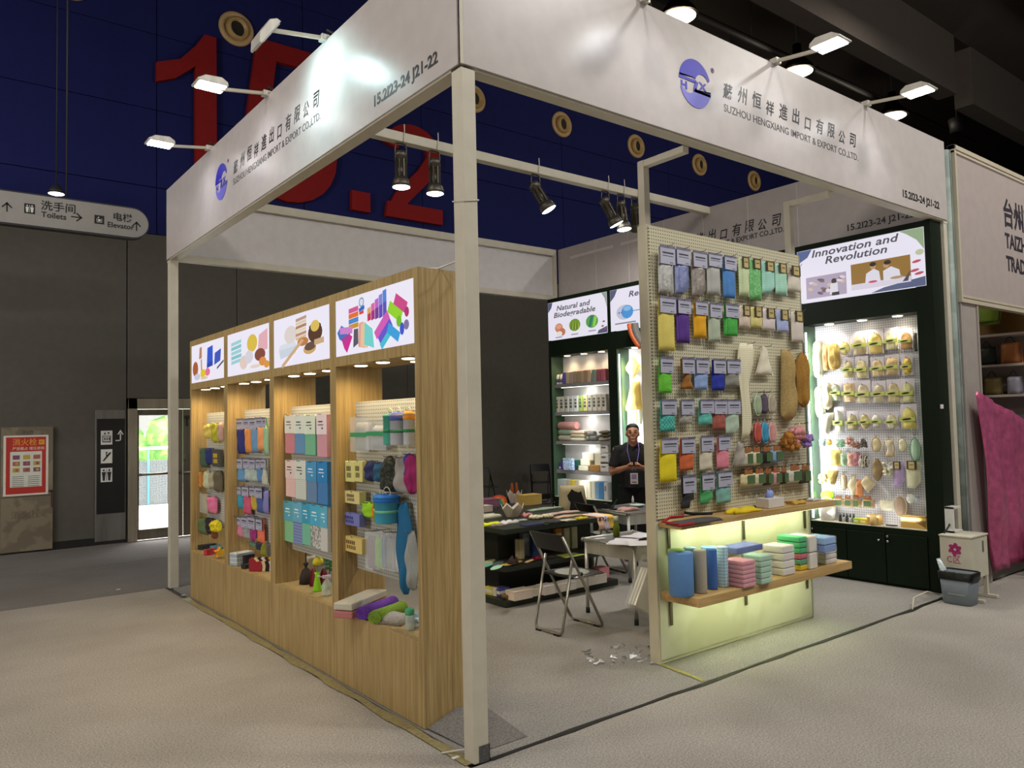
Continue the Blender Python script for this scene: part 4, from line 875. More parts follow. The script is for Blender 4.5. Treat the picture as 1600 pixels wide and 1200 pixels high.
for lay, z in ((0, .002), (1, .262)):
    for i in range(3):
        for j in range(2):
            x, y = 6.82+i*.085, -.30+j*.085
            t = thing('water_bottle', 'red labelled water bottle by the pink sheet, %s layer, %s row, %s' % (('bottom', 'top')[lay], ('front', 'rear')[j], ('left', 'middle', 'right')[i]), 'bottle', (x, y, z), 0, 'water bottles piled by the pink sheet, %s layer' % ('bottom', 'top')[lay])
            MB().lathe([(.036, 0), (.038, .01), (.038, .17), (.016, .215), (.016, .225)], (x, y, z), 12).build('bottle_body', mat('#cfc0bc', rough=.15), t)
            MB().lathe([(.0385, .07), (.0385, .15)], (x, y, z), 12).build('label_band', BRED, t); MB().lathe([(.018, .222), (.018, .248)], (x, y, z), 10).build('cap', WHT, t)
b = MB().ball((6.93, -.25, .535), (.12, .07, .03), 12, 8, lump=.25, seed=4); solid('plastic_wrap', b, mat('#d9c6b6', 'shiny'), 'crumpled clear wrap on top of the water bottle pile', 'plastic wrap')
# white steel box with pink flower emblem
IV = mat('#c9c3b0', rough=.5); t = thing('power_box', 'ivory steel box on short legs with pink flower emblem', 'box', (5.45, -.1, 0))
MB().box(5.27, -.25, .20, 5.62, .02, .565).build('box_body', IV, t, bev=.003); MB().box(5.262, -.258, .565, 5.628, .024, .58).build('lid', IV, t, bev=.003)
for y in (-.235, .0):
    for x in (5.57, 5.285): MB().box(x, y-.015, .03, x+.035, y+.015, .20).build('leg', IV, t)
for x in (5.59, 5.30): MB().box(x-.02, -.33, .002, x+.02, .025, .03).build('foot_bar', IV, t, bev=.003)
MB().box(5.50, -.2525, .42, 5.53, -.25, .52).box(5.505, -.254, .43, 5.525, -.2525, .46).build('latch', ALUD, t)
PK = mat('#a8206a'); g = MB()
for i in range(6):
    a = i*PI/3+.3; g.prism(ellipse(.035*math.cos(a), .035*math.sin(a), .026, .018, 12, a+.5), -.002, 0)
e_ = g.build('emblem', PK, None, world=False); e_.parent = t; e_.location = Vector((5.269, -.11, .455))-t.location; e_.rotation_euler = (0, 0, -PI/2)
text('C区', .08, mat('#b0406a'), t, loc=(5.2685, -.035, .335), rz=-PI/2, sx=.9)
t = thing('switch_box', 'open white steel switch box standing on the ivory power box', 'box', (5.5, -.1, .58))
MB().box(5.40, -.06, .582, 5.418, .02, .82).build('cover', WHT, t, bev=.002); MB().box(5.40, -.06, .80, 5.56, .02, .82).build('flange', WHT, t, bev=.002); MB().box(5.40, -.06, .582, 5.58, .02, .60).build('flange', WHT, t, bev=.002); MB().box(5.45, -.0, .60, 5.55, .018, .80).build('inside', mat('#5a5046'), t)
MB().tube([(5.398, -.02, .66), (5.37, -.03, .655), (5.36, -.0, .60), (5.34, .01, .582)], .008, 6).build('cable', mat('#151515'), t)
# grey bin with black liner
t = thing('waste_bin', 'grey plastic waste bin with black liner beside the green cabinet', 'bin', (5.16, -.18, 0))
def rrect(hx, hy, r, n=5):
    out = []
    for cx, cy, a0 in ((hx-r, hy-r, 0), (-hx+r, hy-r, 90), (-hx+r, -hy+r, 180), (hx-r, -hy+r, 270)):
        out += [(cx+r*math.cos(math.radians(a0+90*i/n)), cy+r*math.sin(math.radians(a0+90*i/n))) for i in range(n+1)]
    return out
def loft(mb, rings, c, mi=0, cap0=True):
    n = len(rings[0][0]); vs = [(c[0]+x, c[1]+y, c[2]+z) for P_, z in rings for x, y in P_]; fs = []
    for i in range(len(rings)-1):
        for k_ in range(n): fs.append((i*n+k_, i*n+(k_+1) % n, (i+1)*n+(k_+1) % n, (i+1)*n+k_))
    if cap0: fs.append(tuple(range(n))[::-1])
    return mb.add(vs, fs, mi, True)
loft(MB(), [(rrect(.085, .115, .035), .002), (rrect(.09, .12, .035), .012), (rrect(.10, .138, .03), .275), (rrect(.094, .132, .03), .275), (rrect(.085, .115, .03), .02)], (5.16, -.18, 0)).build('bucket', mat('#6d757c', rough=.4), t)
loft(MB(), [(rrect(.105, .143, .03), .215), (rrect(.108, .146, .03), .28), (rrect(.1, .137, .03), .288), (rrect(.088, .12, .03), .15)], (5.16, -.18, 0), cap0=False).build('liner', mat('#0f0f10', 'shiny', rough=.35), t)
MB().box(5.0622, -.26, .09, 5.063, -.12, .096).build('print', mat('#aeb4b8'), t)
solid('paper_scrap', MB().add([(5.1, -.05, .27), (5.13, -.09, .29), (5.17, -.02, .38), (5.14, -.0, .375)], [(0, 1, 2, 3)]).add([(5.1, -.05, .268), (5.13, -.09, .288), (5.17, -.02, .378), (5.14, -.0, .373)], [(3, 2, 1, 0)]), mat('#aab4b4', 'shiny'), 'silver wrapper sticking out of the grey waste bin', 'wrapper')
solid('power_cable', MB().tube([(4.62, -.01, .006), (4.78, .05, .07), (4.98, .02, .10), (5.2, .01, .04)], .007, 6), mat('#bdb7a6'), 'pale cable looping over the carpet seam beside the waste bin', 'cable')
# ================================================================ MAN WITH PHONE
p = at(988, 663, 'X', 4.75); MX, MY = 4.75, p.y
t = man = thing('person', 'man in black t-shirt with lanyard badge looking down at a phone behind tables', 'person', (MX, MY, 0), -.80)
SKIN = mat('#b07a5c', rough=.55); BLKC = mat('#121214', 'cloth', rough=.9)
def remesh(o, vox):
    r_ = o.modifiers.new('remesh', 'REMESH'); r_.mode = 'VOXEL'; r_.voxel_size = vox; r_.use_smooth_shade = True
    sm = o.modifiers.new('smooth', 'SMOOTH'); sm.factor = .5; sm.iterations = 4
b = MB()
H = 1.645
b.ball((0, -.035, 1.535), (.073, .088, .108), 16, 12); b.ball((0, -.06, 1.475), (.055, .062, .055), 12, 8); b.ball((0, -.02, 1.555), (.075, .09, .085), 12, 8)
b.tube([(0, -.125, 1.555), (0, -.140, 1.52)], [.009, .015], 8); b.ball((0, -.136, 1.513), .014, 8, 6)
for s_ in (-1, 1): b.ball((s_*.076, -.02, 1.52), (.014, .022, .032), 8, 6); b.ball((s_*.03, -.115, 1.553), (.026, .012, .009), 8, 6); b.ball((s_*.042, -.1, 1.505), (.02, .022, .018), 8, 6)
b.ball((0, -.12, 1.468), (.022, .014, .009), 8, 6); b.ball((0, -.105, 1.438), (.03, .03, .02), 8, 6)
b.tube([(0, 0, 1.46), (0, .01, 1.36)], [.058, .066], 14)
b.ball((0, .01, 1.2), (.17, .10, .2), 16, 10); b.ball((0, .01, 1.0), (.155, .1, .16), 16, 10); b.ball((0, .01, .9), (.16, .11, .12), 14, 8)
for s_ in (-1, 1):
    sh = Vector((s_*.19, .015, 1.325)); elb = Vector((s_*.26, -.02, 1.06)); wr = Vector((s_*.075, -.255, 1.135)); hd = Vector((s_*.04, -.285, 1.15))
    b.ball(sh, (.062, .06, .06), 12, 8)
    b.tube([(s_*.08, .015, 1.34), sh, sh.lerp(elb, .5), elb, elb.lerp(wr, .35), wr], [.06, .055, .047, .040, .040, .026], 12); b.ball(elb, .041, 10, 8)
    b.tube([wr, wr.lerp(hd, .5), hd+Vector((-s_*.015, -.01, .005))], [.026, .033, .030], 10)          # palm
    for i in range(4):                                                                                       # four fingers curl under the phone
        q = hd+Vector((s_*(.012-.004*i), -.012+.004*i, .022-.017*i))
        b.tube([q, q+Vector((-s_*.022, -.026, -.004)), q+Vector((-s_*(.045-.004*abs(i-1)), -.018, -.006))], [.0095, .0085, .0075], 8)
    b.tube([wr+Vector((-s_*.005, -.005, .018)), hd+Vector((s_*.0, .0, .034)), hd+Vector((-s_*.03, -.02, .036))], [.012, .011, .008], 8)   # thumb on top
    b.tube([(s_*.085, .01, .88), (s_*.095, -.005, .50), (s_*.10, .02, .09)], [.085, .058, .04], 12)
    b.tube([(s_*.10, .03, .05), (s_*.11, -.15, .035)], [.042, .034], 10)
body = b.build('body', SKIN, t, world=False); remesh(body, .0065)
b = MB(); b.ball((0, .01, 1.21), (.19, .118, .19), 18, 12); b.ball((0, .01, 1.02), (.178, .118, .18), 18, 12); b.tube([(0, .01, .87), (0, .01, 1.1)], [.175, .165], 18)
b.tube([(-.10, .012, 1.352), (.10, .012, 1.352)], .068, 12)
for s_ in (-1, 1): b.tube([(s_*.08, .015, 1.335), (s_*.185, .015, 1.325), (s_*.215, .005, 1.22), (s_*.245, -.01, 1.12)], [.07, .072, .066, .064], 14)
sh = b.build('t_shirt', BLKC, t, world=False); remesh(sh, .012)
b = MB()
for s_ in (-1, 1): b.tube([(s_*.085, .01, .90), (s_*.095, 0, .5), (s_*.10, .02, .07)], [.11, .078, .065], 14); b.ball((s_*.105, -.06, .045), (.05, .13, .042), 12, 8)
b.ball((0, .01, .89), (.17, .12, .1), 16, 10)
tr = b.build('trousers', BLKC, t, world=False); remesh(tr, .014)
b = MB(); b.ball((0, .0, 1.578), (.082, .098, .078), 16, 10); b.ball((0, -.045, 1.612), (.07, .06, .032), 14, 8); b.ball((0, .04, 1.53), (.072, .06, .08), 12, 8)
hr = b.build('hair', mat('#0c0b0b', rough=.6), t, world=False); remesh(hr, .008)
for s_ in (-1, 1):
    MB().ball((s_*.029, -.1195, 1.541), (.013, .006, .004), 8, 6).build('eye', mat('#1a1310'), t, world=False)
    MB().tube([(s_*.05, -.113, 1.566), (s_*.018, -.126, 1.563)], .005, 6).build('eyebrow', mat('#0d0b0b'), t, world=False)
MB().ball((0, -.1325, 1.470), (.02, .005, .004), 10, 6).build('mouth', mat('#8a4a40'), t, world=False)
b = MB()
for s_ in (-1, 1): b.tube([(s_*.06, -.035, 1.425), (s_*.072, -.095, 1.33), (s_*.045, -.135, 1.2), (s_*.012, -.15, 1.06)], .005, 6)
b.build('lanyard', mat('#7a6ab8'), t, world=False)
bd = MB().box(-.045, -.162, .925, .045, -.156, 1.055).build('badge', mat('#c9c2c8'), t, world=False); MB().box(-.03, -.1635, .985, .03, -.162, 1.04, 0).box(-.03, -.1635, .94, .03, -.162, .955, 1).build('badge_print', [mat('#8a7a98'), mat('#9a5a5a')], bd, world=False)
ph = thing('mobile_phone', 'dark red cased phone held in both hands by the man', 'phone', (MX, MY, 1.16), -.80)
MB().box(-.07, -.335, -.012, .07, -.262, .0).build('phone_case', mat('#2a1218', rough=.3), ph, world=False, bev=.003); MB().box(-.066, -.331, .0, .066, -.266, .001).build('screen', mat('#101018', rough=.1), ph, world=False)
# ================================================================ GOODS
def cmat(s_, k='cloth'):
    """'hex', 'hex:kind' or 'hex:kind:hex2'"""
    a = s_.split(':'); return mat('#'+a[0], a[1] if len(a) > 1 and a[1] else k, '#'+a[2] if len(a) > 2 else None, rough=.8)
def boxof(x0, y0, x1, y1, ax, v):
    xc, ym = (x0+x1)/2, (y0+y1)/2
    b_, tp, l, r_ = at(xc, y1, ax, v), at(xc, y0, ax, v), at(x0, ym, ax, v), at(x1, ym, ax, v)
    return b_, (r_-l).length, tp.z-b_.z
SQ = lambda q: math.sqrt(max(0., q))
SH = {
 'rect': None,
 'oval': lambda v: (.5-.5*SQ(1-(2*v-1)**2)-.0, .5+.5*SQ(1-(2*v-1)**2)),
 'caps': lambda v: (lambda e: (.5-.5*e, .5+.5*e))(SQ(1-max(0., abs(2*v-1)-.55)**2/.2025)),
 'arch': lambda v: (lambda e: (.5-.5*e, .5+.5*e))(SQ(1-max(0., v-.55)**2/.2025)),
 'diamond': lambda v: (.5-.5*(1-abs(2*v-1))-.03, .5+.5*(1-abs(2*v-1))+.03),
 'loofah': lambda v: (lambda e: (.5-.5*e, .5+.5*e))((.55+.45*(1-v)**1.2)*SQ(1-max(0., .12-v)**2/.0170)),
 'boot': lambda v: (.0, .62) if v < .42 else (.12, 1.),
 'notch': lambda v: (.0, .70) if v < .32 else (0., 1.),
 'drop': lambda v: (.5-.5*SQ(1-v**1.6)-.04, .5+.5*SQ(1-v**1.6)+.04),
 'scarf': lambda v: (.10+.16*math.sin(6*v+.4)*v, .40+.42*v+.12*math.sin(9*v)),
 'bone': lambda v: (.5-(.34+.16*math.cos(2*PI*v)), .5+(.34+.16*math.cos(2*PI*v))) if .06 < v < .94 else (.25, .75),
 'fan': lambda v: (.38-.38*v, .62+.38*v),
 'leaf': lambda v: (.5-.5*math.sin(PI*min(1., v*.92+.04)), .5+.5*math.sin(PI*min(1., v*.92+.04))),
 'tri': lambda v: (.5-.5*(1-v)-.04, .5+.5*(1-v)+.04),
 'wedge': lambda v: (.0+.45*v, 1-.1*v),
 'flip': lambda v: (0., 1.) if v > .25 else (0., .55+.45*v/.25),
}
HC = mat('#b1b1c4', rough=.4); HC2 = mat('#6f6d84', rough=.4); HPR = mat('#2e2d3a'); KR = mat('#c2ad72', rough=.6); KDK = mat('#3c3420', rough=.6); KB = mat('#a5683a', rough=.65); GRN = mat('#4e6a42', rough=.55); CHV = mat('#dcd6da', 'zig', '#b8acb4', sc=4.); BLKM = mat('#16140f', rough=.4); LIME = mat('#b6c060', rough=.5)
hooks = {'part': [], 'green0': [], 'oak0': [], 'oak1': [], 'oak2': [], 'oak3': []}
seed = [0]
def header_card(root, w_, z0, z1, y, cm=HC, strip=HC2):
    h_ = z1-z0; b = MB()
    b.box(-w_/2, y-.0035, z0, w_/2, y, z1-h_*.13, 0).box(-w_/2-.001, y-.005, z1-h_*.14, w_/2+.001, y+.001, z1, 1)
    hc_ = b.build('header_card', [cm, strip], root, world=False)
    p_ = MB(); x = -w_*.36
    R = random.Random(seed[0])
    while x < w_*.34:
        l = w_*R.uniform(.05, .085); p_.box(x, y-.0045, z0+h_*.55, x+l, y-.0035, z0+h_*.64); x += l+w_*.018
    p_.box(-w_*.36, y-.0045, z0+h_*.42, w_*.36, y-.0035, z0+h_*.45).box(w_*.14, y-.0045, z0+h_*.07, w_*.22, y-.0035, z0+h_*.12).box(w_*.26, y-.0045, z0+h_*.08, w_*.36, y-.0035, z0+h_*.11)
    p_.build('print', HPR, hc_, world=False)
PALE = [0.]
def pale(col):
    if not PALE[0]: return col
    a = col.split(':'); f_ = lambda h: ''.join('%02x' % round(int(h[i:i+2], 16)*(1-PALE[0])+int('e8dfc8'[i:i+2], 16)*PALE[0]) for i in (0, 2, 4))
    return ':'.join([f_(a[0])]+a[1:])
def hang(name, shape, px, plane, rz, col, label, hb=None, kind='soft', t=.03, group=None, k='cloth', hk=None, extra=None, off=0., amp=.12):
    ax, v = plane; v -= off; x0, y0, x1, y1 = px
    loc, w_, h_ = boxof(x0, y0, x1, y1, ax, v); seed[0] += 1; sd = seed[0]; col = pale(col)
    r = thing(name, label, name.split('_')[-1], loc, rz, group); m_ = cmat(col, k); nx, nz = (6, 8) if w_ > .05 else (5, 7)
    if hb: hz = h_*(1-(hb-y0)/(y1-y0))
    if kind == 'soft':
        MB().soft(w_, h_, t, wf=SH[shape], amp=amp, seed=sd, nx=nx, nz=nz if shape == 'rect' else 14).build('body', m_, r, world=False)
    elif kind == 'hc':
        MB().soft(w_*.98, hz+h_*.05, t, wf=SH[shape], amp=amp, seed=sd, nx=nx, nz=nz if shape == 'rect' else 12).build('folded_cloth', m_, r, world=False)
        MB().box(-w_*.44, -t*.5, hz, w_*.44, -.002, h_*.97).build('folded_cloth_top', m_, r, world=False)
        header_card(r, w_*.94, hz, h_, -t*1.05)
    elif kind == 'kc':
        MB().soft(w_, h_*.985, t, wf=SH[shape], amp=amp, seed=sd, nx=nx, nz=nz).build('folded_cloth', m_, r, world=False)
        MB().box(-w_*.33, -t*1.25, hz, w_*.33, -t*1.05, h_*1.005).build('backing_card', KDK, r, world=False)
        MB().box(-w_*.2, -t*1.25-.002, hz+.004, w_*.2, -t*1.25, h_*.97).box(-w_*.13, -t*1.25-.003, (hz+h_)/2, w_*.13, -t*1.25-.002, (hz+h_)/2+.006, 1).build('label_card', [KR, KDK], r, world=False)
    elif kind == 'band':                                   # bar or mitt in a kraft and green sleeve
        MB().soft(w_, h_*.70, t*1.5, wf=None, amp=.06, seed=sd, nx=nx, nz=6).build('body', m_, r, world=False)
        MB().box(-w_*.22, -t*1.7, h_*.12, w_*.36, -t*1.52, h_*.62).build('green_band', GRN, r, world=False)
        MB().box(-w_*.3, -t*.9, h_*.66, w_*.34, -t*.7, h_*.9).box(-w_*.28, -t*.9, h_*.9, -w_*.12, -t*.7, h_).box(w_*.14, -t*.9, h_*.9, w_*.3, -t*.7, h_).box(-w_*.28, -t*.9, h_*.96, w_*.3, -t*.7, h_*1.01).build('hanger_tab', KB, r, world=False)
    elif kind == 'spa':                                    # pad on a chevron card with green band
        MB().box(-w_*.52, -.004, 0, w_*.52, 0, h_*1.18).build('chevron_card', CHV, r, world=False)
        MB().soft(w_*.86, h_, t, wf=SH[shape], amp=amp, seed=sd, nx=nx, nz=12, y=-.004).build('body', m_, r, world=False)
        MB().box(-w_*.5, -t*1.2-.006, h_*.36, w_*.5, -t*1.1, h_*.56).build('green_band', LIME, r, world=False)
        MB().prism(ellipse(-w_*.04, h_*.46, w_*.3, h_*.045, 14, .1), -t*1.2-.008, -t*1.2-.006).build('dark_emblem', BLKM, r, world=False)
    elif kind == 'loop':                                   # oval sponge with trim and cord
        MB().soft(w_*.94, h_*.86, t, wf=SH[shape], amp=.05, seed=sd, nx=nx, nz=12).build('body', m_, r, world=False)
        pts = [(w_*.47*math.cos(a), -t*.55, h_*.43+h_*.43*max(-1, min(1, 1.02*math.sin(a)))) for a in [2*PI*i/20 for i in range(20)]]
        MB().tube(pts, .004, 5, close=True).build('trim', cmat(extra or 'd8d0c0', 'plain'), r, world=False)
        MB().tube([(0, -t*.5, h_*.84), (.006, -t*.5, h_*.95), (0, -t*.5, h_*1.0), (-.006, -t*.5, h_*.95), (0, -t*.5, h_*.84)], .0022, 5).build('cord', cmat(extra or 'd8d0c0', 'plain'), r, world=False)
    elif kind == 'pouf':
        b = MB(); R = random.Random(sd)
        for i in range(26): b.ball((R.uniform(-.34, .34)*w_, -t-R.uniform(-.3, .4)*w_*.4, h_*.5+R.uniform(-.34, .34)*h_), w_*R.uniform(.10, .17), 7, 5, lump=.35, seed=sd+i)
        b.build('netting', m_, r, world=False); MB().tube([(0, -t, h_*.8), (.01, -t*.5, h_*1.15), (-.01, -t*.5, h_*1.15), (0, -t, h_*.8)], .002, 5).build('cord', cmat('d8d0c0', 'plain'), r, world=False)
    elif kind == 'bagp':                                   # pack in a clear or tinted film bag
        MB().soft(w_*.9, h_*.8, t, amp=.06, seed=sd, nx=nx, nz=nz, z0=h_*.02).build('contents', m_, r, world=False)
        MB().box(-w_*.5, -t*1.25, 0, w_*.5, -t*1.15, h_*.98).build('film_bag', mat('#e6eaea', 'clear', sc=.8), r, world=False)
        if extra: MB().box(-w_*.48, -t*1.3-.002, h_*float(extra.split(',')[0]), w_*.48, -t*1.3, h_*float(extra.split(',')[1])).build('print_band', cmat(extra.split(',')[2], 'plain'), r, world=False)
    elif kind == 'pack':                                   # printed film pack: upper print field, lower cloth, small label
        tk = t
        MB().box(-w_*.49, -tk, 0, w_*.49, 0, h_*.97).build('contents', m_, r, world=False, bev=.004)
        c1, c2 = (extra or 'd8d8d4,8a8a8a').split(',')[:2]
        MB().box(-w_*.5, -tk-.002, h_*.52, w_*.5, -tk, h_).box(-w_*.5, -tk, h_*.965, w_*.5, 0, h_).build('print_field', cmat(c1, 'plain'), r, world=False)
        pm = MB().box(-w_*.3, -tk-.003, h_*.80, w_*.12, -tk-.002, h_*.83).box(-w_*.34, -tk-.003, h_*.73, w_*.18, -tk-.002, h_*.75).box(w_*.02, -tk-.003, h_*.64, w_*.14, -tk-.002, h_*.68)
        pm.build('print', cmat(c2, 'plain'), r, world=False)
    elif kind == 'carton':
        MB().box(-w_/2, -t, 0, w_/2, 0, h_).build('carton', m_, r, world=False, bev=.002)
        q = MB(); tall = h_ > w_*1.2
        for i in range(5):
            if tall: q.box(-w_*.12, -t-.001, h_*(.15+.14*i), w_*.12, -t, h_*(.24+.14*i))
            else: q.box(-w_*(.34-.1*i), -t-.001, h_*.52, -w_*(.27-.1*i), -t, h_*.76).box(-w_*(.30-.1*i), -t-.001, h_*.2, -w_*(.24-.1*i), -t, h_*.44)
        q.build('print', cmat(extra or '5a4a30', 'plain'), r, world=False)
    elif kind == 'tube':                                   # cylinder bottle or tube with ring
        MB().lathe([(w_*.44, 0), (w_*.47, .006), (w_*.47, h_*.84), (w_*.5, h_*.84), (w_*.5, h_*.9), (w_*.2, h_*.92)], (0, -w_*.5, 0), 16).build('bottle', m_, r, world=False)
        MB().tube([(w_*.3*math.cos(a), -w_*.5, h_*.96+w_*.3*math.sin(a)) for a in [2*PI*i/14 for i in range(14)]], .003, 5, close=True).build('ring', cmat('cfc8a8', 'plain'), r, world=False)
        ex_ = (extra or '2a7a4a').split(','); MB().lathe([(w_*.475, h_*.36), (w_*.475, h_*.45)], (0, -w_*.5, 0), 16).build('band', cmat(ex_[0], 'plain'), r, world=False)
        if len(ex_) > 1: MB().lathe([(w_*.48, h_*.72), (w_*.5, h_*.74), (w_*.5, h_*.9), (w_*.3, h_*.97)], (0, -w_*.5, 0), 16).build('cap', cmat(ex_[1], 'plain'), r, world=False)
    if hk and kind != 'none':
        hooks[hk].append((loc.x, loc.y, loc.z+h_, v, rz))
    return r
def rows(txt, plane, rz, hk, dflt, group=None, **kw):
    for ln in txt.strip().splitlines():
        f_, label = ln.split('|'); f_ = f_.split()
        name, kind, shape = f_[0], f_[1], f_[2]; px = tuple(float(q) for q in f_[3:7]); col = f_[7]; hb = None; ex = None; kk = dict(kw)
        for e in f_[8:]:
            if e[0] == 'h': hb = float(e[1:])
            elif e[0] == 'x': ex = e[1:]
            elif e[0] == 't': kk['t'] = float(e[1:])
            elif e[0] == 'o': kk['off'] = float(e[1:])
        hang(name, shape, px, plane, rz, col, label.strip()+dflt, hb, kind, group=group, hk=hk, extra=ex, **kk)
PP = ('Y', .385)
rows('''
cleaning_cloth hc rect 1029 385 1053 458 c9c9c6:shiny h414 |shiny silver cloth pack, leftmost in the top row
cleaning_cloth hc flip 1055 389 1077 460 8f98c8:shiny h415 |silver blue cloth pack with turned corner, second in the top row
cleaning_cloth hc flip 1081 394 1103 464 a39a92:shiny h419 |silver brown cloth pack with turned corner, third in the top row
cleaning_cloth hc rect 1105 397 1126 461 b4b4b0 h418 |plain grey cloth pack, fourth in the top row
cleaning_cloth hc rect 1130 401 1149 466 4f86c8 h423 |sky blue cloth pack, fifth in the top row
cleaning_cloth hc rect 1029 464 1055 548 e2d06a h490 |tall pale yellow cloth pack, left end of second row
cleaning_cloth hc rect 1057 468 1078 536 5f3494:vstripe:3a1a66 h491 |purple striped cloth pack in the second row
cleaning_cloth hc rect 1084 471 1104 528 e8aa18 h493 |orange yellow cloth pack in the second row
cleaning_cloth hc rect 1107 474 1126 534 b4bfa8 h497 |pale grey green cloth pack in the second row
cleaning_cloth hc rect 1131 476 1153 525 4cb04a:zig:2f8a34 h497 |green zigzag cloth pack in the second row
cleaning_cloth hc rect 1029 558 1050 614 6cc83a h583 |bright two tone green cloth pack, left end of third row
cleaning_cloth hc tri 1063 559 1083 608 a0682a h584 |brown crumpled cloth pack in the third row
cleaning_cloth hc rect 1085 560 1106 609 8ea8d8 h584 |light blue cloth pack in the third row
cleaning_cloth hc rect 1112 561 1132 610 2634a4 h584 |royal blue cloth pack in the third row
cleaning_cloth hc rect 1133 562 1155 604 8f8f88 h584 |short dark grey cloth pack in the third row
cleaning_cloth hc rect 1031 624 1055 674 58b8aa:diamond:2f8f86 h648 |teal lattice patterned cloth pack, left end of fourth row
cleaning_cloth hc rect 1061 624 1082 662 a8a49a h648 |light grey cloth pack in the fourth row
cleaning_cloth hc rect 1091 624 1113 663 62c0b2 h646 |mint green cloth pack in the fourth row
cleaning_cloth hc rect 1113 624 1134 671 a85a4e h647 |brick red cloth pack in the fourth row
cleaning_cloth hc flip 1134 624 1155 678 b4c8b4 h647 |pale sage cloth pack with white edge in the fourth row
cleaning_cloth hc rect 1031 684 1058 753 ecd81c h708 |long bright yellow cloth pack, left end of fifth row
cleaning_cloth hc rect 1062 683 1084 735 d0683a h708 |orange brown cloth pack in the fifth row
cleaning_cloth hc rect 1093 680 1113 735 d8cfb8 h705 |cream cloth pack in the fifth row
cleaning_cloth hc rect 1120 680 1139 732 e88a9c h703 |pink cloth pack in the fifth row
cleaning_cloth hc boot 1064 742 1085 794 2e2d30 h770 |black stepped cloth pack, left of the bottom row
cleaning_cloth hc notch 1094 738 1114 787 4fa868 h765 |green notched cloth pack, middle of the bottom row
cleaning_cloth hc rect 1119 735 1142 786 7fb4ae h760 |mint and blue cloth pack, right of the bottom row
''', PP, 0, 'part', ' on the partition', 'carded cleaning cloths on the partition', t=.022)
rows('''
kitchen_towel kc rect 1155 403 1171 463 cfdcae h420 |pale green towel on kraft card, top row
kitchen_towel kc rect 1172 406 1190 469 7cc07c:floral:62a862 h421 |leaf green patterned towel on kraft card, top row
kitchen_towel kc flip 1191 410 1211 460 a4d4c4:hstripe:8cc4b4 h425 |mint towel on kraft card with folded side, top row
kitchen_towel kc rect 1212 413 1230 461 9acdb6:hstripe:b4dcc8 h428 |mint striped towel on kraft card, top row
kitchen_towel kc drop 1231 417 1251 456 ddd4c4 h432 |off white bunched towel on kraft card, right end of top row
kitchen_towel kc rect 1155 478 1172 512 e0cdbc h494 |pinkish beige towel on kraft card, second row
kitchen_towel kc rect 1173 480 1191 512 e4d88c h496 |pale yellow towel on kraft card, second row
kitchen_towel kc rect 1192 483 1211 516 e2d6d4 h498 |pale pink white towel on kraft card, second row
kitchen_towel kc rect 1214 485 1232 519 b0bce8 h501 |lavender blue towel on kraft card, second row
kitchen_towel kc rect 1237 487 1256 535 dcd2c6 h503 |long off white towel on kraft card, right end of second row
''', PP, 0, 'part', ' of the partition', 'kraft carded towels on the partition', t=.022)
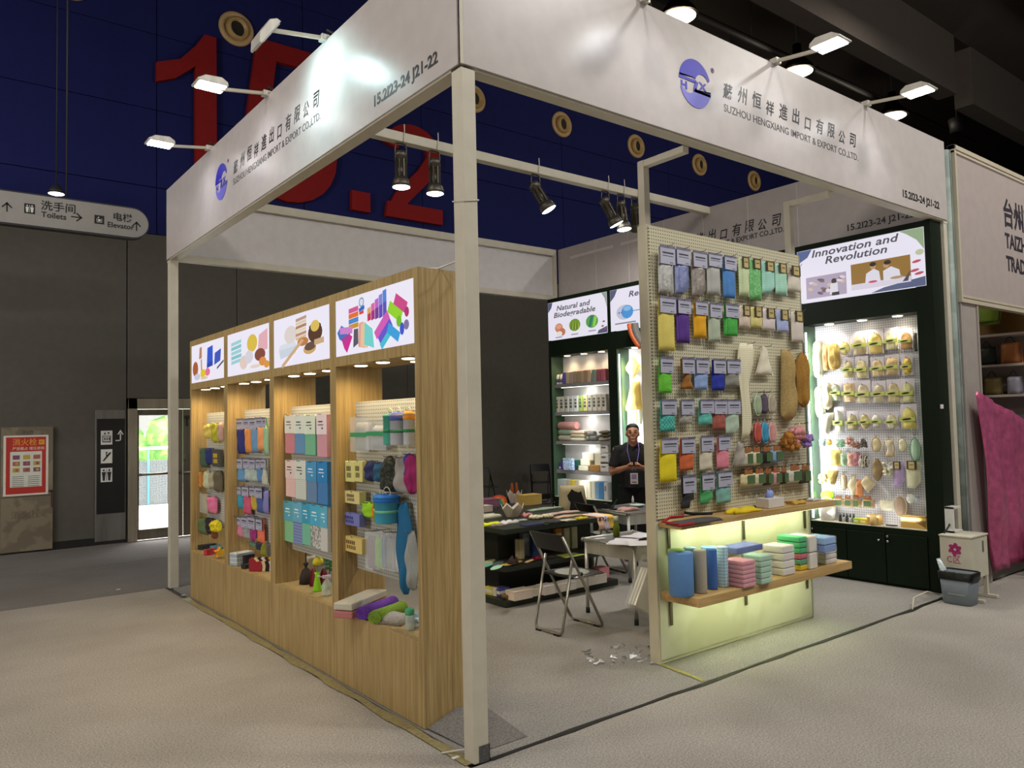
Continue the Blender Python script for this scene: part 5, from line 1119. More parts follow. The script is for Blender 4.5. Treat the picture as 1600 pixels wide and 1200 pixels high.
rows('''
knit_scarf soft scarf 1157 537 1186 685 e6e0c4:hstripe:cfc6a4 |long cream striped knit scarf hanging on the partition
muslin_cloth soft tri 1181 541 1207 586 ece4cc |small cream cloth draped on a hook beside the knit scarf
loofah_sponge soft loofah 1219 547 1243 657 c2a468:terry t.06 |large tan loofah sponge hanging at the right of the partition
loofah_sponge soft caps 1246 551 1262 637 b88638:terry t.05 |golden brown loofah sponge at the right edge of the partition
bath_sponge loop caps 1176 612 1188 649 aab898 t.03 xd4dcc8 |grey green oval bath sponge, upper row of ovals on partition
bath_sponge loop caps 1187 612 1198 646 5f5466 t.03 x4a4056 |dark purple oval bath sponge, upper row of ovals on partition
bath_sponge loop caps 1198 612 1210 647 b6a894 t.03 xdcd2bc |beige oval bath sponge, upper row of ovals on partition
bath_sponge loop caps 1177 655 1188 692 c0524a t.03 xd88a80 |red oval bath sponge, lower row of ovals on partition
bath_sponge loop caps 1188 655 1199 692 3a98c0 t.03 x8ac8dc |blue oval bath sponge, lower row of ovals on partition
bath_sponge loop caps 1199 655 1211 692 d89a94 t.03 xe8c4bc |pink oval bath sponge, lower row of ovals on partition
bath_pouf pouf rect 1217 674 1240 705 b87a2e t.03 |orange brown mesh bath pouf in the cluster at partition right
bath_pouf pouf rect 1226 668 1250 696 e49a9c t.04 |pink mesh bath pouf in the cluster at partition right
bath_pouf pouf rect 1244 676 1259 700 a884c8 t.05 |purple mesh bath pouf in the cluster at partition right
sponge_strap soft caps 1247 661 1252 681 e0d0a0 t.015 |left of two cream sponge straps above the purple pouf
sponge_strap soft caps 1252 660 1257 682 e4d8b0 t.015 |right of two cream sponge straps above the purple pouf
wash_mitt soft tri 1144 690 1165 729 b4aca0 t.04 |grey wash mitt hanging left of the sleeved sponges
sleeved_sponge band rect 1159 697 1172 728 d0c8b0 |cream sponge in green sleeve beside the grey mitt
sleeved_sponge band rect 1172 696 1187 727 e2d8b4 |pale cream sponge in green sleeve, second in upper sleeve row
sleeved_sponge band rect 1187 696 1203 724 2a2622 |black sponge in green sleeve, third in upper sleeve row
sleeved_sponge band rect 1203 695 1219 722 8aa8d0 |blue sponge in green sleeve, right end of upper sleeve row
sleeved_sponge band rect 1157 732 1176 759 e0d2a0 |yellowish cream sponge in green sleeve, left end of lower sleeve row
sleeved_sponge band rect 1175 730 1192 758 e4dab8 |cream tilted sponge in green sleeve, second in lower sleeve row
sleeved_sponge band rect 1191 730 1204 758 4a3a26 |dark brown sponge in green sleeve, third in lower sleeve row
sleeved_sponge band rect 1204 728 1217 757 dca8a4 |pink sponge in green sleeve in the lower sleeve row
sleeved_sponge band rect 1217 728 1227 756 3f2c1c |very dark sponge in sleeve beside the pink one
sleeved_sponge band rect 1229 725 1249 754 d8d4c4 |white sponge in green sleeve, right part of lower sleeve row
sleeved_sponge band rect 1248 724 1263 755 4a4030 |dark sponge in green sleeve at the right partition edge
''', PP, 0, 'part', '', None, t=.025)
# ---------------------------------------------------------------- goods standing on level surfaces
def onz(px, z):
    x0, y0, x1, y1 = px; p_ = at((x0+x1)/2, y1, 'Z', z); d_ = (p_-CAM).dot(_f)
    return p_, (x1-x0)*d_/FPX, (y1-y0)*d_/FPX
back = Vector((math.sin(YAW), math.cos(YAW), 0))
def put(name, px, z, label, cat=None, group=None, rz=0., dep=.5):
    """thing standing on the level z; px y1 is the front lower edge; the centre is moved back by dep*width"""
    p_, w_, h_ = onz(px, z); p_ = p_+back*w_*dep
    return thing(name, label, cat or name.split('_')[-1], p_, rz, group), w_, h_
def roll(px, z, col, label, k='cloth', core='d8c8a0', group=None, name='wipe_roll'):
    r, w_, h_ = put(name, px, z, label, group=group); h_ -= w_*.22; a = w_/2
    MB().lathe([(a*.97, .001), (a, .006), (a, h_-.006), (a*.95, h_), (a*.22, h_)], (0, 0, 0), 24).build('paper_roll', cmat(col, k), r, world=False)
    MB().lathe([(a*.22, h_), (a*.2, h_*.7), (.001, h_*.7)], (0, 0, 0), 14).build('core', cmat(core, 'plain'), r, world=False); return r
def stack(px, z, cols, label, dx, dy, rz=0., name='cloth_stack', film=False, group=None, dep=.45):
    r, w_, h_ = put(name, px, z, label, rz=rz, group=group, dep=dep)
    n = len(cols); th = h_/n
    for i, c_ in enumerate(cols):
        MB().box(-dx/2, -dy/2, .001+i*th, dx/2, dy/2, (i+.94)*th).build('folded_cloth', cmat(c_), r, world=False, bev=min(.008, th*.3))
    if film: MB().box(-dx/2-.003, -dy/2-.003, .001, dx/2+.003, dy/2+.003, h_+.002).build('film_wrap', mat('#eef2f0', 'clear', sc=.45), r, world=False, bev=.006)
    return r
def carton(px, z, col, label, dx, dy, rz=0., name='carton_box', h=None, group=None, prt=None, dep=.45, k='plain'):
    r, w_, h_ = put(name, px, z, label, rz=rz, group=group, dep=dep); h_ = h or h_
    MB().box(-dx/2, -dy/2, .001, dx/2, dy/2, h_).build('box_body', cmat(col, k), r, world=False, bev=.003)
    MB().box(-dx/2-.0015, -dy/2-.0015, h_*.86, dx/2+.0015, dy/2+.0015, h_+.002).build('lid', cmat(col, k), r, world=False, bev=.002)
    if prt: MB().box(-dx*.3, -dy/2-.002, h_*.3, dx*.3, -dy/2-.0005, h_*.55).build('print', cmat(prt, 'plain'), r, world=False)
    return r
def heap(px, z, col, label, name='folded_cloth', k='cloth', sy=1., rz=0., hh=None, amp=.3, dep=.5, wx=1.):
    """a loosely laid cloth: low lumpy mound"""
    r, w_, h_ = put(name, px, z, label, rz=rz, dep=dep*sy); h_ = hh or h_; seed[0] += 1; R = random.Random(seed[0]); ph = [R.uniform(0, 6) for _ in range(5)]
    b = MB(); n = 14; vs = []; fs = []
    for j in range(n+1):
        for i in range(n+1):
            u, v = i/n*2-1, j/n*2-1; e = max(0., 1-max(abs(u), abs(v))**6)**.5
            x = w_*wx/2*u*(1+.06*math.sin(4*v+ph[0])); y = w_*sy/2*v*(1+.06*math.sin(5*u+ph[1]))
            zz = .001+h_*e*(.62+amp*(math.sin(5*u+2*v+ph[2])+math.sin(4*v-3*u+ph[3]))*.5)
            vs.append((x, y, max(.001, zz)))
    for j in range(n):
        for i in range(n): a = j*(n+1)+i; fs.append((a, a+1, a+n+2, a+n+1))
    N = (n+1)**2; rim = [i for i in range(n+1)]+[j*(n+1)+n for j in range(1, n+1)]+[n*(n+1)+i for i in range(n-1, -1, -1)]+[j*(n+1) for j in range(n-1, 0, -1)]
    fs.append(tuple(reversed(rim))); b.add(vs, fs, 0, True).build('fabric', cmat(col, k), r, world=False); return r
def towel_roll(px, z, col, label, ln, rad, ang, k='terry', name='rolled_towel', flat=.8, dep=.5):
    """rolled towel lying down; ang = direction of its axis"""
    r, w_, h_ = put(name, px, z, label, dep=dep); d_ = Vector((math.cos(ang), math.sin(ang), 0)); n_ = Vector((-d_.y, d_.x, 0))
    b = MB(); prof = []; vs = []; fs = []; m_ = 22; L_ = 7
    for i in range(L_+1):
        q = i/L_-.5
        for j in range(m_):
            a = 2*PI*j/m_; rr = rad*(1+.05*math.sin(3*a+5*q)+(.05 if j > m_-4 else 0))
            vs.append(d_*ln*q+n_*rr*math.cos(a)+Vector((0, 0, .002+rad*flat*1.02+rr*flat*math.sin(a)*.98)))
    for i in range(L_):
        for j in range(m_): fs.append((i*m_+j, i*m_+(j+1) % m_, (i+1)*m_+(j+1) % m_, (i+1)*m_+j))
    b.add(vs, fs, 0, True); b.add([v for v in vs[:m_]], [tuple(range(m_))[::-1]]); b.add([v for v in vs[-m_:]], [tuple(range(m_))]); b.build('towel', cmat(col, k), r, world=False)
    for s_ in (-1, 1):
        pts = [d_*(ln*.5+.001)*s_+n_*rad*(1-i/22)*.9*math.cos(i*.75)+Vector((0, 0, .002+rad*flat*1.02+rad*flat*(1-i/22)*.9*math.sin(i*.75))) for i in range(20)]
        MB().tube(pts, rad*.045, 5).build('spiral_edge', cmat(col, 'plain'), r, world=False)
    return r
# upper shelf of the partition (z .99)
r = heap((1032, 795, 1142, 817), .991, '4c4a4c', 'dark grey apron with red piping folded on the upper shelf', 'folded_apron', sy=.30, hh=.035, amp=.12, dep=.12)
MB().tube([(-.27, -.075, .02), (-.28, .04, .03), (-.16, .075, .045), (-.10, .02, .05), (-.02, .085, .055)], .009, 6).build('red_piping', cmat('a0202c'), r, world=False)
MB().tube([(-.27, -.078, .012), (-.12, -.085, .014)], .011, 6).build('red_piping', cmat('a0202c'), r, world=False)
MB().tube([(.0, .09, .06), (.05, .06, .05), (.14, .03, .045), (.22, .03, .04)], .011, 6).build('black_strap', cmat('141414'), r, world=False)
heap((1126, 786, 1200, 801), .991, 'e8c814', 'yellow rubberised gloves lying on the upper partition shelf', 'work_gloves', sy=.32, hh=.045, amp=.35, dep=.3)
for x0, lb in ((1165, 'left'), (1178, 'right')):
    r, w_, h_ = put('plastic_jar', (x0, 766, x0+12, 790), .991, 'small clear green lidded jar, %s of two behind the tissue box' % lb, 'jar', dep=1.2); MB().lathe([(w_*.5, .001), (w_*.5, h_*.62), (w_*.42, h_*.66)], (0, 0, 0), 14).build('jar_body', mat('#b8d8c0', 'clear', rough=.15, sc=1.6), r, world=False); MB().lathe([(w_*.5, h_*.66), (w_*.52, h_*.85), (w_*.3, h_*.9)], (0, 0, 0), 14).build('lid', cmat('4fae80', 'plain'), r, world=False); MB().lathe([(w_*.505, h_*.1), (w_*.505, h_*.4)], (0, 0, 0), 14).build('label_band', cmat('4a4f4a', 'plain'), r, world=False)
r, w_, h_ = put('tissue_box', (1187, 775, 1233, 794), .991, 'white tissue box with a blue tissue on the upper shelf', 'box', dep=.35)
MB().box(-.11, -.055, .001, .10, .06, .075).build('box_body', cmat('d8d0c8', 'plain'), r, world=False, bev=.003); MB().ball((-.01, 0, .10), (.045, .03, .04), 9, 6, lump=.28, seed=8).build('tissue', cmat('8f9ed8', 'plain'), r, world=False)
heap((1225, 764, 1246, 781), .991, 'b8962e', 'mustard cloth roll with white band on the upper shelf', 'cloth_roll', sy=.8, hh=.06, dep=.9)
heap((1233, 775, 1263, 788), .991, 'd0a848', 'tan brush and cloth bundle at the right of the upper shelf', 'cloth_bundle', sy=.5, hh=.035)
carton((1232, 780, 1248, 788), .991, 'b07a3a', 'small kraft tray under the tan bundle on the upper shelf', .09, .05, name='kraft_tray', h=.02)
heap((1262, 772, 1284, 783), .991, 'dcd6cc', 'white netting sponge at the right end of the upper shelf', 'net_sponge', sy=.6, hh=.03)
# lower shelf (z .505)
roll((1048, 855, 1075, 928), .506, 'a4c878', 'pale green wipe roll behind the big blue roll on lower shelf')
roll((1072, 853, 1092, 924), .506, '9cc0e0', 'light blue wipe roll behind the grey roll on lower shelf')
roll((1050, 858, 1089, 934), .506, '5f8cc4', 'big blue wipe roll at the left end of the lower shelf')
roll((1088, 857, 1108, 928), .506, 'b0a898', 'grey beige wipe roll on the lower shelf')
roll((1100, 851, 1124, 916), .506, '88b4e4', 'pale blue topped wipe roll behind the dark blue roll')
roll((1107, 856, 1124, 922), .506, '3f68b4', 'dark blue narrow wipe roll on the lower shelf')
roll((1124, 852, 1141, 918), .506, 'b8d0d8:check:86aec0', 'blue and white checked wipe roll on the lower shelf')
stack((1140, 876, 1180, 917), .506, ['dc8a9c']*6, 'block of pink folded wipes in film on the lower shelf', .14, .17, film=True, dep=.3)
stack((1171, 868, 1203, 912), .506, ['a8d0b8']*5, 'block of mint folded wipes in film on the lower shelf', .13, .17, film=True, dep=.42)
stack((1206, 852, 1236, 898), .506, ['e4dcd4', 'e8e2da', 'e0d8d2', 'e6e0d8'], 'stack of white film wrapped wipes on the lower shelf', .15, .18, film=True, dep=.35)
stack((1234, 838, 1250, 890), .506, ['d8b82e', '5f9a78', 'c86a7a', '4fae74', '52b47a', '58bc82'], 'tall stack of green and pink cloths on the lower shelf', .10, .2, film=False, dep=.55)
stack((1249, 836, 1268, 888), .506, ['e8e0d4', 'e6ded2'], 'tall white wrapped pack upright on the lower shelf', .11, .19, film=True, dep=.5, name='upright_pack')
stack((1270, 857, 1304, 880), .506, ['e4e0da', 'e0dcd6', 'e6e2dc'], 'white wrapped flat packs at the right end of lower shelf', .17, .18, film=True, dep=.3, name='flat_pack')
for z0, c_, lb in ((.625, '6a8ed0', 'lower'), (.685, '8ab4e8', 'upper')):
    r = thing('flat_pack', 'blue wrapped flat pack, %s of two on the white packs' % lb, 'pack', at(1288, 868, 'Z', .60)+back*.08); r.location.z = z0
    MB().box(-.085, -.09, 0, .085, .09, .055).build('folded_cloth', cmat(c_), r, world=False, bev=.008); MB().box(-.089, -.094, .002, .09, .094, .058).build('film_wrap', mat('#eef2f0', 'clear', sc=.45), r, world=False, bev=.006)
r = thing('flat_pack', 'navy blue flat pack lying across the pink and mint wipes', 'pack', (2.66, .30, .706)); MB().box(-.17, -.08, 0, .15, .08, .045).build('folded_cloth', cmat('39489c'), r, world=False, bev=.006); MB().box(-.174, -.084, .002, .154, .084, .048).build('film_wrap', mat('#eef2f0', 'clear', sc=.4), r, world=False, bev=.006)
# ================================================================ oak cabinets
OP = ('X', .155)
rows('''
film_bag_pack bagp rect 555 650 584 706 b8b4a2 x.42,.54,3f9a62 |grey film bag pack with green band, left of two
film_bag_pack bagp rect 583 656 614 703 aab0aa x.48,.62,3f9a62 t.04 |grey film bag pack with green band, right of two
bath_tube tube rect 615 643 627 694 58bca0 |mint green tube with ring beside the grey packs
bath_tube tube rect 628 642 642 695 c8ccd4 x2a7a4a,4a55a8 |purple capped tube with printed label
bath_tube tube rect 643 640 653 695 ccd0d4 x2a7a4a,d8922a |orange capped tube at the cabinet edge
soap_carton carton rect 550 720 564 752 e2dc8c x6a5e34 t.05 |narrow pale yellow carton with upright lettering, left of pair
soap_carton carton rect 564 720 577 752 e0d888 x6a5e34 t.05 |narrow pale yellow carton with upright lettering, right of pair
eye_mask soft oval 577 719 591 752 2a2f5c:plain t.05 |dark navy oval mask beside the yellow cartons
eye_mask soft oval 590 722 604 753 2a5a78:plain t.05 |dark teal oval mask left of the camouflage bag
mesh_bag soft drop 601 712 624 768 3a3f2c:camo:15170f t.05 |camouflage mesh bag
mesh_bag soft tri 621 713 642 770 a8a29a t.05 |grey cloth bag gathered on a hook
headband soft caps 638 708 647 748 3438a0 t.04 |royal blue band behind the magenta one
headband soft caps 642 710 653 772 a02468 t.05 |magenta twisted band at the cabinet edge
soap_carton carton rect 549 767 572 786 e4d690 x5a3a2e t.05 |small square pale yellow carton
travel_bottle soft rect 571 784 589 808 9ad41e:plain t.04 |lime green perforated pouch
travel_bottle soft rect 588 784 596 810 e8862a:plain t.04 |orange pouch beside the lime one
travel_bottle tube rect 596 770 605 813 7aa84a xa8c84a,2a78d0 |green bottle with blue cap
travel_bottle tube rect 605 772 614 813 a8663a xc88a4a,2a78d0 |brown bottle with blue cap
travel_bottle tube rect 613 770 633 815 4ab0d0 x7ac8a0,1f70cc |wide turquoise patterned bottle with blue cap
soap_carton carton rect 546 801 572 820 7f82c4 x3a3478 t.05 |lavender blue carton with dark lettering
soap_carton carton rect 547 838 576 862 e2c878 x6a4a20 t.05 |tilted yellow orange carton with dark lettering
comb_bag bagp rect 576 828 588 889 9a7884 t.02 |mauve glove in clear bag, bottom row
comb_bag bagp rect 588 828 599 889 9ad83a t.02 |lime glove in clear bag, bottom row
comb_bag bagp rect 599 826 607 889 5f84b0 t.02 |blue glove in clear bag, bottom row
comb_bag bagp rect 605 830 621 891 9c9c98 t.02 |grey glove in clear bag, bottom row
comb_bag bagp rect 619 830 634 893 c8c8c4 t.02 |pale grey printed bag, bottom row
sports_towel soft leaf 627 785 648 928 1f6c98 t.05 |long blue sports towel hanging to the ledge
sports_towel soft leaf 643 830 655 922 a4a6a0 t.05 |long grey sports towel at the cabinet edge
''', OP, -PI/2, 'oak0', ', in first oak cabinet', None, t=.03)
rows('''
towel_pack pack rect 451 648 466 708 d88a90 xe8e4d4,5a5a5a |pink towel pack in green edged bag, top row left
towel_pack pack rect 466 648 482 709 6a98c0 xdfe4d8,3a4a5a |blue towel pack in green edged bag, top row
towel_pack pack rect 482 648 499 711 7cbf96 xdfe8d4,3a4a3a |green towel pack in green edged bag, top row
towel_pack pack rect 501 646 517 714 dca0ac xf0dce0,3a3a3a |tall pink towel pack at top right
towel_pack pack rect 452 719 467 776 e0b4ac:hstripe:ecc8c0 xe8cfc8,3a3a3a |pale pink towel pack, middle row left
towel_pack pack rect 467 719 484 780 c4c8bc:hstripe:d8dcd0 xd8dcd0,3a3a3a |grey white towel pack in the middle row
towel_pack pack rect 485 721 501 784 6f8fb4 x4a98c8,e8eef4 |blue towel pack with white label, middle row
towel_pack pack rect 502 721 518 788 4a86c0 x2a86c4,e8eef4 |bright blue towel pack, middle row right
towel_pack pack rect 450 783 464 846 8cc894 x5aa8b8,eef4f4 |green towel pack with teal top, bottom row left
towel_pack pack rect 464 784 478 849 8f9cc4:check:5f70a4 x6ab0c8,eef4f4 |blue checked towel pack in the bottom row
towel_pack pack rect 478 786 491 851 7cc8a4 x3f9fc0,eef4f4 |mint striped towel pack in the bottom row
towel_pack pack rect 491 788 507 856 d0ccc4:floral:8a8880 x4fb0d0,eef4f4 |grey floral towel pack in the bottom row
towel_pack pack rect 507 790 518 861 d8d4cc x5fb4d0,eef4f4 |white towel pack at bottom right
''', OP, -PI/2, 'oak1', ', in second oak cabinet', None, t=.03)
rows('''
cleaning_cloth hc rect 372 654 384 709 2a3078 h671 |navy cloth pack, top row left
cleaning_cloth hc rect 384 654 394 707 e8964a h670 |orange cloth pack, second in top row
cleaning_cloth hc rect 394 653 404 707 6f98c0 h671 |blue cloth pack in the top row
cleaning_cloth hc rect 404 652 415 704 f0a468 h668 |light orange cloth pack in the top row
cleaning_cloth hc rect 415 652 420 711 9ac49a h668 |green cloth pack in the top row, right
cleaning_cloth hc rect 373 715 383 752 6aa0cc h732 |sky blue cloth pack, second row left
cleaning_cloth hc rect 384 715 393 751 bcc8c0 h732 |pale grey cloth pack, second in second row
cleaning_cloth hc rect 393 716 403 752 b4c4b8 h733 |pale sage cloth pack in the second row
cleaning_cloth hc rect 404 716 412 753 5f8cc0 h732 |blue cloth pack in the second row
cleaning_cloth hc tri 411 716 420 758 c4c4b0 h731 |cream cloth pack in the second row, right
cleaning_cloth hc rect 370 759 381 794 4aa0b4:hstripe:2a8098 h772 |teal striped cloth pack, third row left
cleaning_cloth hc rect 382 759 393 803 d85a7c h775 |deep pink cloth pack in the third row
cleaning_cloth hc rect 394 760 403 797 c8a83c h775 |mustard cloth pack in the third row
cleaning_cloth hc rect 403 760 414 801 4a5f9c h778 |dusty blue cloth pack in the third row
cleaning_cloth soft rect 414 766 420 803 8a84c0 |lavender cloth in the third row, right
cleaning_cloth hc rect 370 806 381 838 dc84a0 h820 |pink cloth pack, fourth row left
cleaning_cloth hc rect 381 806 391 841 a0a09c h824 |grey cloth pack in the fourth row
cleaning_cloth hc fan 391 806 403 846 a8327c h826 |magenta cloth pack in the fourth row
cleaning_cloth hc rect 404 809 414 848 f07a5a h828 |coral orange cloth pack in the fourth row
cleaning_cloth soft rect 391 846 402 853 5f8a70 |green cloth corner below the fourth row
cleaning_cloth soft rect 402 847 409 859 2a3444 |dark navy cloth below the coral pack
cleaning_cloth soft tri 409 848 418 868 8a8a24 |olive cloth at lower right
''', OP, -PI/2, 'oak2', ', in third oak cabinet', None, t=.022)
rows('''
bath_glove soft caps 320 662 333 686 e2c860 |cream yellow looped glove, top row
bath_glove soft caps 333 660 344 692 b8b424 |yellow green ribbed glove, top row
bath_glove soft rect 343 660 349 690 c8a08c |dull pink glove, top row right
scouring_pad soft rect 309 702 316 727 6aa890 |mint pad, second row left
scouring_pad soft rect 315 700 324 730 47604c |dark green pad in the second row
scouring_pad soft rect 323 700 335 725 262f70 |navy pad in the second row
scouring_pad carton rect 336 702 349 729 4c4a40 xd8b82a t.03 |dark grey pad with yellow label, second row
sponge_pack carton rect 312 738 320 760 c88a3a xb0402a t.04 |red and yellow sponge pack, third row left
shoe_insole soft caps 320 735 329 763 cfd0a8 |pale cream insole shape, third row
shoe_insole soft caps 328 737 337 763 b4ac8c |beige insole shape, third row
shoe_insole soft caps 336 735 348 769 6a6048 |dark olive insole shape, third row
sponge_pack bagp rect 318 770 330 801 b8a840 |yellow sponge in clear bag, fourth row
bath_brush soft caps 328 775 340 802 ec7ca4 t.04 |pink oval sponge, fourth row
scouring_pad soft rect 312 808 326 834 5f7448 t.04 |moss green pad, fifth row
scouring_pad soft rect 326 809 333 834 2f1a28 t.04 |very dark purple pad, fifth row
bath_sponge soft oval 333 812 347 831 e8d818:stone:c8b40c t.05 |bright yellow sponge, fifth row
bath_sponge soft oval 333 829 341 842 7a4420 t.03 |small brown sponge below the yellow one
''', OP, -PI/2, 'oak3', ', in fourth oak cabinet', None, t=.03)
# ledges of the oak cabinets (z .475)
ZL = .476
stack((526, 932, 600, 956), ZL, ['c47a78', 'cfc8b4'], 'folded grey beige towel over a pink one on first oak ledge', .44, .14, rz=.55, name='folded_towel', dep=.1)
towel_roll((580, 936, 600, 962), ZL, '6a35a0', 'purple rolled towel on the ledge of the first oak cabinet', .33, .052, .45, dep=.35)
towel_roll((590, 942, 622, 968), ZL, '7ea02c', 'olive green rolled towel on the ledge of the first oak cabinet', .30, .048, .45, dep=.2)
heap((595, 948, 634, 975), ZL, 'b4aca0', 'folded grey towel beside the green topped jar', 'folded_towel', 'terry', sy=1.2, hh=.085, rz=.5, amp=.12, dep=.25)
r, w_, h_ = put('glass_jar', (632, 952, 647, 986), ZL, 'clear jar with green lid on first oak ledge', 'jar'); MB().lathe([(w_*.48, .001), (w_*.5, .01), (w_*.5, h_*.66), (w_*.44, h_*.7)], (0, 0, 0), 18).build('jar_body', mat('#c4d4cc', 'clear', rough=.08, sc=1.5), r, world=False); MB().lathe([(w_*.48, h_*.7), (w_*.5, h_*.74), (w_*.5, h_*.92), (w_*.4, h_*.97)], (0, 0, 0), 18).build('lid', cmat('4aa878', 'plain'), r, world=False)
r, w_, h_ = put('glass_jar', (641, 960, 654, 983), ZL, 'clear jar with blue pattern behind the cabinet edge', 'jar', dep=.9); MB().lathe([(w_*.46, .001), (w_*.5, .01), (w_*.5, h_*.9), (w_*.4, h_)], (0, 0, 0), 18).build('jar_body', mat('#a8c8d4', 'clear', rough=.08, sc=1.9), r, world=False); MB().lathe([(w_*.505, h_*.3), (w_*.505, h_*.7)], (0, 0, 0), 18).build('label_band', cmat('7aa4c0:floral:d8e4e8', 'plain'), r, world=False)
r, w_, h_ = put('flower_pot', (464, 872, 487, 908), ZL, 'tall white plant pot with green stem in second oak cabinet', 'pot', dep=1.1); MB().lathe([(w_*.34, .001), (w_*.44, h_*.8), (w_*.5, h_*.82), (w_*.5, h_), (w_*.42, h_), (w_*.4, h_*.9)], (0, 0, 0), 18).build('pot', cmat('d4cec0', 'plain'), r, world=False); MB().tube([(0, 0, h_*.8), (.004, 0, h_*1.35)], w_*.1, 8).build('stem', cmat('3f6a2c', 'plain'), r, world=False)
r, w_, h_ = put('toilet_plunger', (465, 880, 486, 914), ZL, 'dark brown plunger shaped brush holder with upright handle', 'plunger'); MB().lathe([(w_*.5, .002), (w_*.47, h_*.3), (w_*.32, h_*.62), (w_*.12, h_*.72), (w_*.1, h_*.8), (w_*.2, h_*.88), (w_*.2, h_*.95), (w_*.06, h_)], (0, 0, 0), 18).build('dome', cmat('2c2018', 'plain'), r, world=False); MB().tube([(0, 0, h_*.9), (0, 0, h_*1.45)], w_*.05, 8).build('handle', cmat('1c1410', 'plain'), r, world=False)
for px, lb in (((481, 890, 492, 917), 'left'), ((497, 890, 508, 915), 'right')):
    r, w_, h_ = put('duster_head', px, ZL, 'dark red pointed brush standing behind the lime vase, %s one' % lb, 'brush', dep=.9); MB().soft(w_, h_, .05, wf=SH['drop'], nx=6, nz=12, amp=.03).build('bristles', cmat('7a1420', 'plain'), r, world=False)
r, w_, h_ = put('bud_vase', (487, 896, 501, 925), ZL, 'lime green conical vase with yellow flower', 'vase'); MB().lathe([(w_*.46, .001), (w_*.5, .01), (w_*.25, h_*.75), (w_*.22, h_*.85), (w_*.32, h_), (w_*.2, h_*.95)], (0, 0, 0), 20).build('vase', cmat('8fd01c', 'plain'), r, world=False); MB().tube([(0, 0, h_*.8), (.005, 0, h_*1.5)], .004, 6).build('stem', cmat('5f9a6a', 'plain'), r, world=False); MB().ball((.008, 0, h_*1.6), (.045, .04, .03), 10, 6, lump=.2).build('blossom', cmat('d8c82a', 'plain'), r, world=False)
r, w_, h_ = put('spray_bottle', (501, 898, 517, 932), ZL, 'clear spray bottle with white trigger beside the lime vase', 'bottle'); MB().lathe([(w_*.46, .001), (w_*.5, .01), (w_*.5, h_*.5), (w_*.2, h_*.72), (w_*.16, h_*.8)], (0, 0, 0), 18).build('bottle', mat('#cfd8c8', 'clear', sc=1.6), r, world=False); MB().box(-.03, -.012, h_*.8, .03, .012, h_*.92).tube([(-.03, 0, h_*.86), (-.07, 0, h_*.95)], .006, 6).tube([(.02, 0, h_*.82), (.035, 0, h_*.62)], .005, 6).build('trigger', cmat('d8c8d0', 'plain'), r, world=False); MB().lathe([(w_*.3, h_*.25), (w_*.34, h_*.34), (w_*.2, h_*.5)], (0, 0, 0), 14).build('green_ball', cmat('9ab88a', 'plain'), r, world=False)
r, w_, h_ = put('plant_sprig', (509, 872, 517, 905), ZL, 'small green leafy sprig behind the spray bottle', 'plant', dep=.9); b = MB().tube([(0, 0, .002), (.005, 0, h_)], .004, 6)
for i in range(6): b.ball((.02*(-1)**i, .0, h_*(.4+.1*i)), (.022, .012, .014), 7, 5)
b.build('leaves', cmat('3f7a3a', 'plain'), r, world=False)
b_, _w, _h = onz((360, 866, 386, 884), ZL)
for i, c_ in enumerate(('a8b8c4', 'b4c0c8', '9cb4cc')):
    r = thing('sponge_slab', 'pale blue and white sponge slab, %s of a pile of three' % ('bottom', 'middle', 'top')[i], 'sponge', b_+back*.08+Vector((0, 0, .001+i*.037)), .3, 'pale sponge slabs in the third oak cabinet'); MB().box(-.09, -.055, 0, .09, .055, .02).build('blue_layer', cmat(c_), r, world=False, bev=.004); MB().box(-.09, -.055, .0205, .09, .055, .036).build('white_layer', cmat('d8d8d0'), r, world=False, bev=.004)
carton((375, 872, 391, 884), ZL, '1a1918', 'black boxed sponge behind in the third oak cabinet', .10, .06, rz=.3, h=.085, dep=.8); carton((377, 880, 392, 889), ZL, '2a2622', 'flat dark box with beige top in third oak cabinet', .09, .06, rz=.3, name='soap_dish', h=.035)
b_, _w, _h = onz((391, 872, 416, 894), ZL)
for i, c_ in enumerate(('a02230', 'e8cf9a', '2a1618', 'e4ddd0', '5a1820', 'd8b83a')):
    r = thing('shaped_sponge', 'fan shaped sponge slice standing upright, %s in a row of six' % ('red front', 'cream second', 'black third', 'white fourth', 'maroon fifth', 'yellow last')[i], 'sponge', b_+back*.03+Vector((i*.024-.02, -i*.018+.03, .001)), -.9, 'fan shaped sponge slices in the third oak cabinet')
    MB().prism([(-.06, 0), (.06, 0), (.065, .05), (.05, .09), (.01, .08), (-.03, .12), (-.06, .10)], -.011, .011).build('slice', cmat(c_), r, world=False, bev=.003)
carton((304, 850, 327, 861), ZL, '23211f', 'black flat box in the fourth oak cabinet', .16, .08, rz=.3, h=.045, dep=.9)
heap((323, 850, 341, 860), ZL, '4a8a94', 'teal and green coiled pad in fourth oak cabinet', 'coiled_pad', sy=.8, hh=.05, dep=1.)
carton((317, 857, 333, 868), ZL, 'b8323a', 'red block sponge in the fourth oak cabinet', .10, .05, rz=.3, name='sponge_block', h=.055)
r, w_, h_ = put('star_sponge', (335, 855, 347, 873), ZL, 'orange and yellow star shaped sponge in fourth oak cabinet', 'sponge'); MB().prism([((.055 if i % 2 == 0 else .028)*math.sin(i*PI/5), .055+(.055 if i % 2 == 0 else .028)*math.cos(i*PI/5)) for i in range(10)], -.03, 0, 0).build('front_layer', cmat('e8b832'), r, world=False, bev=.003); MB().prism([((.055 if i % 2 == 0 else .028)*math.sin(i*PI/5), .055+(.055 if i % 2 == 0 else .028)*math.cos(i*PI/5)) for i in range(10)], 0.0005, .04, 0).build('back_layer', cmat('e07a1c'), r, world=False, bev=.003)
